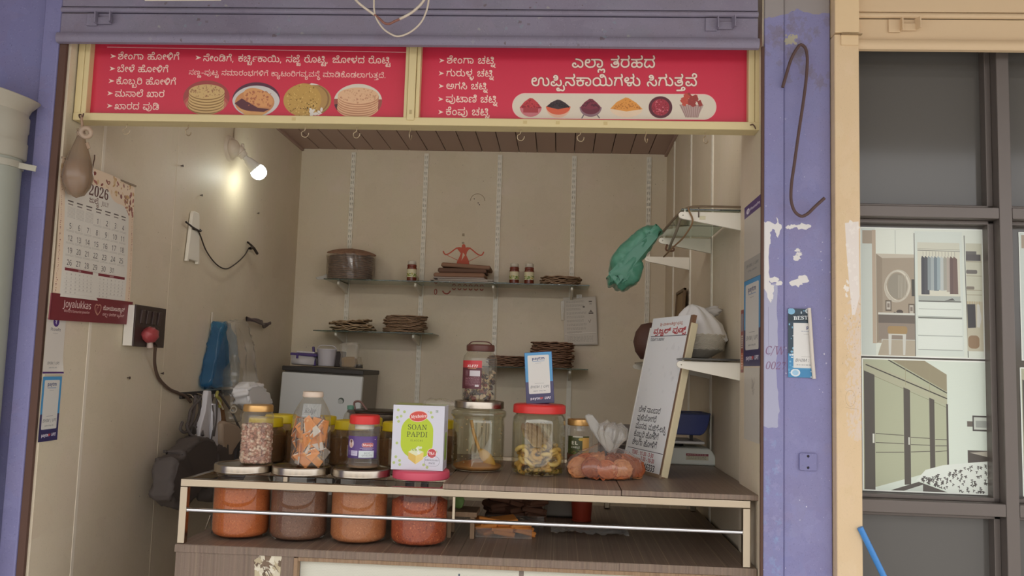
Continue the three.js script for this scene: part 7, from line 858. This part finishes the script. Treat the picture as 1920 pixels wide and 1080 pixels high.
// ---------- on the middle board: snack jars ----------
const walled = (pts, w) => lathe([...pts, ...[...pts].reverse().map(([r, y]) => [Math.max(0, r - (r < 0.001 ? 0 : w)), Math.max(y, 0.002 + w)])], 64);
const jarShell = walled([[0, 0.002], [0.078, 0.002], [0.0875, 0.009], [0.089, 0.02], [0.0885, 0.15], [0.086, 0.168], [0.0865, 0.176], [0.0935, 0.182], [0.0945, 0.19], [0.0925, 0.198], [0.084, 0.203], [0.081, 0.206], [0.081, 0.212]], 0.003);
{
  const X = -0.264, Z = -0.415, t = thing('snack_jar', 'tall glass jar with a steel lid, a yellow scoop and a little powder', 'jar', [X, RY, Z]);
  part('glass', jarShell, M.glass, t);
  part('lid', T(lathe([[0, 0.022], [0.074, 0.022], [0.0755, 0.024], [0.081, 0.024], [0.084, 0.021], [0.084, 0.003], [0.0852, 0.0015], [0.0845, 0], [0.082, 0]], 64), 0, 0.208, 0), M.steelDull, t, 'steel lid');
  part('powder', rumple(lathe([[0, 0.006], [0.074, 0.006], [0.0815, 0.014], [0.08, 0.019], [0.05, 0.027], [0.0, 0.036]], 40), 0.002, 50), std(0xffffff, 0.95, { map: powder('#c98f58', '#a96a34', '#e0b27a', 1.2) }), t);
  const crumb = new THREE.DodecahedronGeometry(0.003), cm = std(0xcdb48c, 0.9); const cr = []; for (let i = 0; i < 46; i++) { const a = rr(-1.6, 1.6), y = rr(0.03, 0.19); cr.push(T(crumb.clone(), Math.sin(a) * 0.0835, y, Math.cos(a) * 0.0835, rnd() * 3, rnd() * 3, 0, rr(0.4, 1.2))); } const cs = part('crumbs', mg(cr), cm, t); cs.userData.kind = 'stuff';
  const s = thing('scoop', 'yellow plastic scoop standing inside the steel lidded glass jar', 'scoop', [X, RY, Z]);
  part('handle', tube([[-0.026, 0.165, 0.0], [-0.014, 0.12, 0.01], [0.004, 0.075, 0.018], [0.014, 0.05, 0.022]], 0.0058, 24), std(0xd8a14a, 0.45), s);
  part('blade', T(rumple(T(new THREE.SphereGeometry(0.034, 24, 14), 0, 0, 0, 0, 0, 0, [0.55, 1.15, 0.3]), 0.0006, 30), 0.034, 0.042, 0.028, 0, 0, 0.7), std(0xd9a94e, 0.45), s);
}
{
  const X = -0.0585, Z = -0.367, t = thing('snack_jar', 'tall glass jar of yellow curled snacks with a bright red lid', 'jar', [X, RY, Z]);
  part('glass', walled([[0, 0.002], [0.076, 0.002], [0.086, 0.01], [0.0885, 0.022], [0.0885, 0.168], [0.086, 0.186], [0.079, 0.197], [0.078, 0.202]], 0.003), M.glass, t);
  part('lid', T(lathe([[0, 0.03], [0.078, 0.03], [0.0855, 0.027], [0.087, 0.021], [0.0875, 0.002], [0.086, 0], [0.082, 0]], 64), 0, 0.2, 0), M.redLid, t, 'red lid');
  const crumbs = []; for (let i = 0; i < 90; i++) { const a = rnd() * 7, q = i < 60 ? rr(0.072, 0.079) : rnd() * 0.075; crumbs.push(T(new THREE.DodecahedronGeometry(rr(0.002, 0.0042)), Math.cos(a) * q, rr(0.006, 0.02), Math.sin(a) * q)); } const cs = part('crumbs', mg(crumbs), std(0x8d7a34, 0.9), t); cs.userData.kind = 'stuff';
  const curl = (k) => tube([0, 1, 2, 3, 4, 5].map((i) => { const a = i * (0.5 + k * 0.12); return [Math.cos(a) * (0.014 + k * 0.001), 0.0015 * i * (k - 1), Math.sin(a) * (0.014 + k * 0.001)]; }), 0.0072, 16, 8), cg = [0, 1, 2].map(curl), cmat = [std(0xdfb866, 0.6), std(0xd3a450, 0.6), std(0xe6c67c, 0.6)];
  let n = 0; for (let lv = 0; lv < 5; lv++) for (let i = 0; i < 13; i++) { const a = i * 0.485 + lv * 0.2, q = i % 4 === 3 ? rr(0.01, 0.04) : rr(0.054, 0.061), o = solo('fried_snack', cg[n % 3], cmat[(n++ * 2 + lv) % 3], 'yellow curled snack in the red lidded glass jar', 'snack', { group: 'curled snacks in the red lidded jar' }); o.position.set(X + Math.cos(a) * q, RY + 0.022 + lv * 0.0145, Z + Math.sin(a) * q); o.rotation.set(rr(-0.9, 0.9), rnd() * 6, rr(-0.9, 0.9)); }
  const d = solo('papad', discGeo(0.062, 0.004, 0.004, 2), papadPale, 'pale round papad leaning inside the red lidded glass jar', 'papad'); d.position.set(X - 0.008, RY + 0.122, Z + 0.006); d.rotation.set(0.42, 0.3, -0.62, 'ZXY');
  solo('clear_wrap', rumple(T(new THREE.SphereGeometry(0.026, 20, 14), 0, 0, 0, 0, 0, 0.5, [0.6, 1.7, 0.6]), 0.005, 40), M.bag, 'wisp of clear plastic inside the red lidded jar behind the papad', 'plastic', { pos: [X + 0.03, RY + 0.13, Z - 0.01] });
}
{ // toffee jar
  const X = -0.266, Y = RY + 0.232, Z = -0.412, t = thing('toffee_jar', 'clear toffee jar with a brown lid standing on the steel lidded glass jar', 'jar', [X, Y, Z]);
  part('plastic_body', lathe([[0, 0.002], [0.053, 0.002], [0.0585, 0.008], [0.0585, 0.06], [0.0575, 0.063], [0.0585, 0.066], [0.058, 0.14], [0.054, 0.152], [0.045, 0.162], [0.0445, 0.17]], 48), M.clearPlastic, t);
  part('lid', lathe([[0, 0.19], [0.044, 0.19], [0.047, 0.188], [0.048, 0.184], [0.048, 0.17], [0.0455, 0.167]], 40), M.brownLid, t, 'brown lid'); part('lid_handle', tube([[-0.042, 0.186, 0.012], [-0.03, 0.197, 0.018], [0, 0.2, 0.02], [0.03, 0.197, 0.018], [0.042, 0.186, 0.012]], 0.002, 24), M.brownLid, t);
  const tex = canvasTex(320, 512, (x, w, h) => { rect(x, '#5d2a33', 0, 0, w, h); rect(x, '#c63a3f', 0, 0, w, 130); poly(x, [[0, 130], [w, 130], [w, 150], [60, 132]], '#5d2a33'); txt(x, 'XLETI', 190, 100, 62, '#f0e0da', 'sans-serif', 'center', 'italic bold', 150); rect(x, '#c98a5a', 130, 138, 120, 12); rect(x, '#cdc6c8', 160, 182, 140, 104); fakeLines(x, '#b39aa0', 88, 186, 54, 6, 16, 5); fakeLines(x, '#b58a92', 88, 306, 210, 8, 20, 6); rect(x, '#d6cfd0', 238, 440, 50, 34); });
  part('label', T(new THREE.CylinderGeometry(0.0591, 0.0591, 0.094, 40, 1, true, -1.25, 1.45), 0, 0.088, 0), std(0xffffff, 0.4, { map: tex, side: THREE.DoubleSide }), t, 'red and maroon label');
  const wrap = ['#3d2a28', '#c9b48a', '#7d4038', '#4a3a34', '#d8c8a8'].map((c, i) => std(0xffffff, 0.4, { map: canvasTex(64, 64, (x, w, h) => { rect(x, c, 0, 0, w, h); for (let k = 0; k < 5; k++) rect(x, ['#d6bfa0', '#2f2220', '#b5483f'][(k + i) % 3], rr(4, 50), rr(4, 50), rr(5, 18), rr(3, 8)); }) }));
  const tg = mg([new RoundedBoxGeometry(0.024, 0.012, 0.011, 2, 0.004), T(new THREE.ConeGeometry(0.009, 0.011, 8, 1), 0.0165, 0, 0, 0, 0, Math.PI / 2), T(new THREE.ConeGeometry(0.009, 0.011, 8, 1), -0.0165, 0, 0, 0, 0, -Math.PI / 2)]);
  for (let i = 0; i < 70; i++) { const lv = Math.floor(i / 11), a = (i % 11) * 0.571 + lv * 0.3, q = i % 11 > 8 ? rr(0, 0.02) : 0.0365, o = solo('toffee', tg, wrap[(i * 3 + lv) % 5], 'wrapped toffee in the brown lidded jar', 'toffee', { group: 'toffees in the brown lidded jar' }); o.position.set(X + Math.cos(a) * q, Y + 0.014 + lv * 0.0135, Z + Math.sin(a) * q); o.rotation.set(rr(-0.8, 0.8), -a + Math.PI / 2 + rr(-0.5, 0.5), rr(-0.7, 0.7)); }
}
{ // payment stand on the red lid
  const t = thing('payment_stand', 'blue and purple payment card stand on the red lidded jar', 'sign', [-0.056, RY + 0.2305, -0.37]); t.rotation.order = 'YXZ'; t.rotation.set(-0.1, -0.08, 0.085);
  part('board', T(box(0.094, 0.173, 0.004, 0.0018, 2), 0, 0.0868, 0), std(0x3a3468, 0.35), t); part('printed_card', T(new THREE.PlaneGeometry(0.091, 0.170), 0, 0.0868, 0.0022), std(0xffffff, 0.35, { map: paytmTexA }), t); part('prop', T(box(0.05, 0.1, 0.003), 0, 0.048, -0.02, 0.35), std(0x3a3468, 0.4), t);
}
{ // green labelled jar
  const t = thing('pickle_jar_green', 'small jar with a gold lid and a green CHILI label behind the snack bag', 'jar', [0.079, RY, -0.455]); t.name = numbered('labelled_jar');
  part('glass', lathe([[0, 0.001], [0.04, 0.001], [0.0435, 0.006], [0.0435, 0.14], [0.039, 0.152], [0.038, 0.16]], 40), M.thinGlass, t);
  part('lid', lathe([[0, 0.18], [0.039, 0.18], [0.0415, 0.178], [0.042, 0.16], [0.039, 0.158]], 40), M.goldLid, t, 'gold lid');
  const tex = canvasTex(256, 256, (x, w, h) => { rect(x, '#454a26', 0, 0, w, h); rect(x, '#d6a85c', 176, 20, 80, 236); rect(x, '#c9c6b4', 70, 0, 110, 18); oval(x, '#c9a83a', 160, 44, 26, 20); txt(x, 'EL', 92, 96, 70, '#d9d8c6'); txt(x, 'CHILI', 100, 158, 36, '#d9d8c6'); for (let i = 0; i < 20; i++) oval(x, ['#6d7a3a', '#8a6a3a', '#5d6a30'][i % 3], rr(10, 160), rr(190, 250), rr(6, 16), rr(4, 9)); });
  part('label', T(new THREE.CylinderGeometry(0.0438, 0.0438, 0.06, 32, 1, true, -1.1, 1.9), 0, 0.094, 0), std(0xffffff, 0.45, { map: tex, side: THREE.DoubleSide }), t, 'green label'); part('contents', rumple(cyl(0.04, 0.04, 0.062, 30), 0.003, 60), std(0x7a4a34, 0.8), t).position.y = 0.034;
}
{ // bag of round brown snacks
  const C0 = [0.160, RY, -0.335], v = [0, 1, 2].map((k) => mg([discGeo(0.034, 0.006, 0.006, k * 1.7 + 11), T(new THREE.TorusGeometry(0.029, 0.0045, 7, 26, 4.6), 0.001, 0.004, 0.001, Math.PI / 2 + 0.06, 0, k * 2)])), tex = breadTex('#bf7d4e', '#96562e', '#d29a68'), m = [std(0xffffff, 0.8, { map: tex }), std(0xc9a088, 0.8, { map: tex }), std(0xf0c8a8, 0.8, { map: tex })];
  const P = [[-0.075, 0.008, 0.02, 0.1, 0.2], [-0.02, 0.007, 0.05, 0.1, 0], [0.045, 0.007, 0.045, 0, 0.1], [0.088, 0.01, 0.0, 0.1, -0.2], [-0.06, 0.012, -0.05, 0, 0.1], [0.02, 0.01, -0.055, 0, 0], [-0.088, 0.034, 0.03, 1.1, 0.55], [-0.046, 0.036, 0.055, 1.15, 0.1], [0.004, 0.032, 0.058, 1.0, -0.2], [0.052, 0.034, 0.05, 1.1, -0.3], [0.096, 0.038, 0.022, 0.9, -0.7], [-0.07, 0.05, 0.005, 0.5, 0.5], [-0.02, 0.052, 0.02, 0.5, 0], [0.03, 0.054, 0.01, 0.4, -0.2], [0.08, 0.054, -0.01, 0.3, -0.5], [-0.03, 0.064, -0.03, 0.1, 0.2], [0.04, 0.066, -0.03, 0, -0.1], [0.0, 0.018, 0.0, 0, 0], [-0.04, 0.026, -0.02, 0, 0], [0.05, 0.026, -0.01, 0, 0]];
  P.forEach(([x, y, z, rx, rz], i) => { const o = solo('fried_round', v[i % 3], m[i % 3], 'round brown fried snack in the knotted clear bag', 'snack', { group: 'round snacks in the knotted bag' }); o.position.set(C0[0] + x, C0[1] + y, C0[2] + z); o.rotation.set(rx, 0, rz, 'ZXY'); });
  const t = thing('snack_bag', 'knotted clear plastic bag of round brown snacks beside the menu board', 'bag', C0);
  const g = lathe([[0, 0.001], [0.08, 0.001], [0.115, 0.012], [0.126, 0.035], [0.112, 0.062], [0.075, 0.083], [0.036, 0.1], [0.018, 0.112], [0.014, 0.124]], 72); g.scale(1.0, 1, 0.78); part('body', rumple(rumple(g, 0.005, 26), 0.0022, 70), film(0xffffff, 0.09, 0.94, { side: THREE.DoubleSide, clearcoat: 1, clearcoatRoughness: 0.05 }), t);
  part('gathered_top', T(rumple(lathe([[0.012, 0], [0.03, 0.02], [0.046, 0.05], [0.04, 0.075], [0.02, 0.085], [0, 0.086]], 64), 0.011, 44), 0.012, 0.088, 0.015, 0, 0, -0.15, [1, 1, 0.7]), film(0xf3f0ea, 0.2, 0.8, { side: THREE.DoubleSide, clearcoat: 0.6 }), t);
  part('bag_ear', T(rumple(extr(smoothShape([[0, 0], [-0.05, 0.06], [-0.075, 0.11], [-0.06, 0.118], [-0.045, 0.112], [-0.02, 0.07], [0.02, 0.02]]), 0.008, 0.003), 0.004, 30), 0.008, 0.085, 0.01), M.hazyBag, t);
}
{ // dark tray with papers behind
  const t = thing('paper_tray', 'dark tray holding crumpled papers behind the snack bag', 'tray', [0.27, 1.208, -0.97]); part('tray', mg([T(box(0.2, 0.01, 0.14), 0, 0.006, 0), T(box(0.2, 0.07, 0.006), 0, 0.04, 0.067), T(box(0.2, 0.07, 0.006), 0, 0.04, -0.067), T(box(0.006, 0.07, 0.14), -0.097, 0.04, 0), T(box(0.006, 0.07, 0.14), 0.097, 0.04, 0)]), std(0x4d4038, 0.5), t); part('steel_edge', T(box(0.202, 0.005, 0.003), 0, 0.06, 0.072), M.steelDull, t); part('papers', T(rumple(new RoundedBoxGeometry(0.18, 0.07, 0.11, 6, 0.012), 0.01, 26), 0, 0.095, 0), std(0x8d847a, 0.85), t);
}
// ---------- leaning menu board ----------
{
  const t = thing('menu_board', 'white menu board leaning against the right hand shelf', 'menu board', [0.242, 1.2085, -0.641]);
  const X = V(0.098, 0, 0.262).normalize(), Y = V(0.106, 0.542, -0.039).normalize(), N = new THREE.Vector3().crossVectors(X, Y).normalize(); Y.crossVectors(N, X); t.quaternion.setFromRotationMatrix(new THREE.Matrix4().makeBasis(X, Y, N));
  const W = 0.28, H = 0.5535, tex = canvasTex(720, 1424, (x, w, h) => {
    rect(x, '#eef1f3', 0, 0, w, h); const u = (a) => a * w, v = (a) => a * h;
    x.save(); x.translate(0, v(0.055) * 0.2); x.scale(1, 0.8); kannada(x, 'ಶ್ರೀ ಮಾರ್ತಾಂಡೇಶ್ವರ ಪ್ರಸನ್ನ', u(0.24), u(0.83), v(0.055), 11, '#b0563f', -0.01); x.restore(); x.save(); x.translate(0, v(0.106) * 0.4); x.scale(1, 0.6); kannada(x, 'ಪ್ರಜ್ವಲ್ ಫುಡ್ಸ್', u(0.09), u(0.95), v(0.106), 14, '#b02f3a', 0.01); x.restore();
    rect(x, '#2c3040', u(0.04), v(0.124), u(0.955), 6); x.save(); x.translate(u(0.045), v(0.147)); x.transform(1, 0, -0.2, 1, 0, 0); txt(x, "TODAY'S MENU", 0, 0, 38, '#2f3548', 'sans-serif', 'left', 'bold', u(0.49)); x.restore();
    [['ಬೇಳೆ ಸಾಂಬಾರ', 0.125, 0.72, 0.628], ['ಪುಳಿಯೋಗರೆ', 0.125, 0.655, 0.682], ['ಮೊಸರು ಮಜ್ಜಿಗೆ-ಲಸ್ಸಿ', 0.125, 0.95, 0.735], ['ಕೊಬ್ಬರಿ ಹೋಳಿಗೆ', 0.125, 0.80, 0.787], ['ಶೇಂಗಾ ಹೋಳಿಗೆ', 0.125, 0.80, 0.84]].forEach(([s, a, b, c]) => kannada(x, s, u(a), u(b), v(c), 10, '#343a44'));
    rect(x, '#2c3040', u(0.03), v(0.861), u(0.965), 5); txt(x, 'TIME : 11-30 - 3-30', u(0.17), v(0.886), 50, '#a83a44', 'sans-serif', 'left', 'bold', u(0.73)); txt(x, '7-30 - 10-30', u(0.44), v(0.918), 50, '#a83a44', 'sans-serif', 'left', 'bold', u(0.46)); txt(x, '46333', u(0.56), v(0.962), 78, '#2f333c', 'sans-serif', 'left', 'bold', u(0.40));
    for (let i = 0; i < 18; i++) { x.globalAlpha = rr(0.05, 0.15); blot(x, rnd() * w, rr(0.2, 0.58) * h, rr(6, 30), '#a9adb2', 0.5); } x.globalAlpha = 1; grain(x, w, h, 0.05, 1.3);
  });
  part('printed_sheet', T(new THREE.PlaneGeometry(W, H), W / 2, H / 2, 0.0006), std(0xffffff, 0.4, { map: tex }), t); part('back_board', T(box(W + 0.02, H, 0.012), W / 2 + 0.01, H / 2, -0.006), std(0x7d5a42, 0.7), t);
  part('left_moulding', T(box(0.007, H - 0.03, 0.014, 0.002), -0.0045, H / 2 - 0.02, -0.004), std(0xd9d7cf, 0.45), t); part('right_moulding', T(box(0.008, H - 0.03, 0.024, 0.002), W + 0.0165, H / 2 - 0.012, -0.0105), std(0xd6c9a6, 0.6), t, 'yellowed moulding'); part('inner_edge', T(box(0.012, H, 0.008, 0.001), W + 0.0062, H / 2, -0.003), std(0x7a5f4c, 0.7), t); part('bottom_moulding', T(box(W + 0.03, 0.018, 0.014, 0.002), W / 2 + 0.004, 0.0, 0.001), std(0x8d7862, 0.6), t);
}
// ---------- weighing scale with a blue tub ----------
{
  const t = thing('weighing_scale', 'pale weighing scale at the right end of the rack', 'scale', [0.475, 1.2085, -0.93]);
  const s = shapeOf([[-0.13, 0], [0.132, 0], [0.137, 0.012], [0.118, 0.05], [0.104, 0.062], [-0.13, 0.062]]); part('body', T(extr(s, 0.24, 0.006), 0, 0, -0.12), std(0xe6eae0, 0.4), t);
  const tex = canvasTex(256, 96, (x, w, h) => { rect(x, '#cfc9b0', 0, 0, w, h); rect(x, '#8f3f48', 0, 0, w, 34); fakeLines(x, '#d8b8b4', 14, 12, 220, 1, 8, 9); fakeLines(x, '#8d8870', 20, 46, 210, 3, 15, 6); }); part('rating_label', T(new THREE.PlaneGeometry(0.084, 0.024), 0.058, 0.031, 0.1265), std(0xffffff, 0.4, { map: tex }), t);
  part('platform', T(box(0.2, 0.0105, 0.2, 0.003), -0.01, 0.081, 0.0), std(0xe2e1de, 0.35), t); part('platform_neck', T(cyl(0.03, 0.035, 0.014, 20), -0.01, 0.069, 0), M.dark, t); part('foot_bolt', T(cyl(0.004, 0.004, 0.003, 8), -0.10, 0.018, 0.126, Math.PI / 2), M.dark, t);
  const b = thing('blue_tub', 'dark blue plastic tub standing on the weighing scale', 'tub', [0.47, 1.2085 + 0.0865, -0.93]);
  const o = new THREE.Shape(); o.moveTo(-0.13, 0.024); o.lineTo(0.08, 0.024); o.quadraticCurveTo(0.11, 0.03, 0.117, 0.105); o.lineTo(-0.13, 0.105); o.closePath();
  part('tub_front', T(extr(o, 0.004, 0.002), 0, 0, 0.08), std(0x2c3f8a, 0.35), b); part('tub_back', T(extr(o, 0.004, 0.002), 0, 0, -0.084), std(0x2c3f8a, 0.35), b); part('tub_body', T(extr(o, 0.16, 0), 0, -0.002, -0.08), std(0x2a3b80, 0.4), b); part('tub_rim', mg([T(box(0.25, 0.006, 0.012, 0.002), -0.006, 0.104, 0.084), T(box(0.25, 0.006, 0.012, 0.002), -0.006, 0.104, -0.084), T(box(0.008, 0.006, 0.17, 0.002), 0.116, 0.104, 0)]), std(0x35406a, 0.4), b); part('rim_label', T(box(0.1, 0.016, 0.002), -0.06, 0.094, 0.0875), std(0x6d7896, 0.4), b);
  for (const x of [-0.07, 0.05]) part('stand_foot', T(box(0.012, 0.026, 0.012), x, 0.0125, 0.06), M.dark, b);
}
// ---------- yellow lidded pickle jars behind ----------
{
  let first; const g = 'yellow lidded pickle jars behind the front row', pick = powder('#70481f', '#4d2c12', '#946a30', 2);
  [[-1.003, -0.43, 'yellow lidded pickle jar seen through the jar of nut sweets'], [-1.012, -0.62, 'yellow lidded pickle jar just left of the sachet jar, in the rear row'], [-0.862, -0.61, 'yellow lidded pickle jar directly behind the sachet jar'], [-0.702, -0.43, 'yellow lidded pickle jar just left of the purple labelled jar'], [-0.692, -0.61, 'yellow lidded pickle jar right behind the red lid of the purple labelled jar'], [-0.537, -0.43, 'yellow lidded pickle jar half hidden by the soan papdi carton'], [-0.430, -0.62, 'yellow lidded pickle jar between the carton and the steel lidded glass jar'], [-0.853, -0.43, 'yellow lidded pickle jar close behind the sachet jar in the nearer row']].forEach(([x, z, l], i) => {
    if (first) return copyOf(first, [x, 1.205, z], i * 1.3, l);
    first = thing('pickle_jar', l, 'jar', [x, 1.205, z], { group: g });
    part('contents', lathe([[0, 0.004], [0.06, 0.004], [0.068, 0.012], [0.068, 0.09], [0, 0.094]], 40), std(0xffffff, 0.6, { map: pick }), first); part('plastic_body', lathe([[0, 0.001], [0.064, 0.001], [0.0715, 0.008], [0.0715, 0.095], [0.066, 0.112], [0.056, 0.122], [0.055, 0.128]], 40), phy({ color: 0xe0c9a0, roughness: 0.08, transmission: 0.9, thickness: 0, ior: 1.42 }), first);
    part('lid', lathe([[0, 0.151], [0.04, 0.151], [0.042, 0.153], [0.054, 0.152], [0.057, 0.149], [0.0578, 0.128], [0.059, 0.126], [0.059, 0.122], [0.055, 0.121]], 40), M.yellowLid, first, 'yellow lid'); part('label_sheet', new THREE.CylinderGeometry(0.0722, 0.0722, 0.05, 24, 1, true, -0.5, 1.1).translate(0, 0.04, 0), std(0x8d7a58, 0.5, { side: THREE.DoubleSide }), first);
  });
}
// ---------- in the rack, under the boards ----------
{ const t = thing('wooden_stand', 'little wooden stand under the rack board', 'stand', [-0.29, CY + 0.0005, -0.36]); part('top', T(box(0.1, 0.016, 0.12, 0.002), -0.01, 0.076, 0), M.ply, t); for (const [x, z] of [[0.026, 0.05], [0.026, -0.05], [-0.05, 0.05], [-0.05, -0.05]]) part('leg', T(box(0.014, 0.068, 0.014, 0.001), x, 0.034, z), M.ply, t); }
function chipTray(label, pos, col, n) {
  const t = thing('chip_tray', label, 'tray', pos); part('tray', mg([T(box(0.188, 0.003, 0.13), 0, 0.0015, 0), T(box(0.188, 0.03, 0.002), 0, 0.016, 0.065), T(box(0.002, 0.03, 0.13), 0.094, 0.016, 0), T(box(0.002, 0.03, 0.13), -0.094, 0.016, 0), T(box(0.188, 0.03, 0.002), 0, 0.016, -0.065)]), M.clearPlastic, t);
  const gg = [0, 1, 2].map((k) => rumple(T(new RoundedBoxGeometry(0.07, 0.012, 0.06, 5, 0.005), 0, 0, 0), 0.004, 40 + k * 5)); for (let i = 0; i < n; i++) { const o = part('chips', gg[i % 3], std(col, 0.75), t); o.position.set(-0.058 + (i % 3) * 0.058 + rr(-0.008, 0.008), 0.012 + Math.floor(i / 3) * 0.011, rr(-0.01, 0.016)); o.rotation.set(rr(-0.2, 0.25), rnd() * 0.6, rr(-0.2, 0.2)); }
  return t;
}
chipTray('clear tray of orange fried snacks on the counter under the rack', [-0.166, CY + 0.0005, -0.40], 0xd88a3e, 11);
{ const t = chipTray('dark packet tray stacked behind the orange snack tray', [-0.14, CY + 0.0005, -0.62], 0x6a4632, 18); t.scale.set(1.1, 1.2, 1); }
{ const t = thing('red_tumbler', 'red plastic tumbler deep under the rack', 'tumbler', [0.10, CY + 0.0005, -0.72]); part('body', lathe([[0, 0], [0.034, 0], [0.04, 0.09], [0.042, 0.095], [0.039, 0.095], [0.033, 0.005], [0, 0.005]], 30), std(0xa8402c, 0.5), t); part('base_ring', T(new THREE.TorusGeometry(0.034, 0.003, 8, 30), 0, 0.003, 0, Math.PI / 2), std(0x98371f, 0.5), t); }
solo('pale_packet', rumple(T(new RoundedBoxGeometry(0.12, 0.075, 0.07, 5, 0.014), 0, 0.04, 0), 0.005, 26), std(0x8d877d, 0.6), 'pale paper packet under the rack beside the red tumbler', 'packet', { pos: [0.02, CY, -0.8] });
solo('pale_packet', rumple(T(new RoundedBoxGeometry(0.11, 0.06, 0.06, 5, 0.014), 0, 0.05, 0), 0.005, 26), std(0x9a8f78, 0.6), 'beige packet deep under the rack right of the red tumbler', 'packet', { pos: [0.2, CY + 0.03, -0.95] });
solo('plastic_sheet', rumple(T(new THREE.PlaneGeometry(0.26, 0.16, 26, 18), 0, 0.008, 0, -Math.PI / 2), 0.006, 24), M.hazyBag, 'crumpled clear sheet lying on the counter under the rack', 'plastic', { pos: [0.12, CY + 0.004, -0.5] });
{ const t = thing('stapler', 'black and steel tool standing inside the left end of the rack', 'tool', [-1.075, CY + 0.0005, -0.24]); part('body', T(box(0.03, 0.07, 0.06, 0.006), 0, 0.036, 0, 0.25), M.dark, t); for (const x of [-0.008, 0.012]) part('blade', T(box(0.004, 0.05, 0.003, 0.001), x - 0.012, 0.036, 0.034, 0.2, 0, -0.35), M.steel, t); }
solo('green_leaf', T(rumple(T(new THREE.SphereGeometry(0.02, 16, 12), 0, 0, 0, 0, 0, 0, [0.9, 1.2, 0.3]), 0.002, 40), 0, 0.026, 0), std(0x5d7a3a, 0.6), 'green leaf shaped packet between the red chutney jar and the wooden stand', 'packet', { pos: [-0.315, 1.0855, -0.34] });

renderer.render(scene, camera);
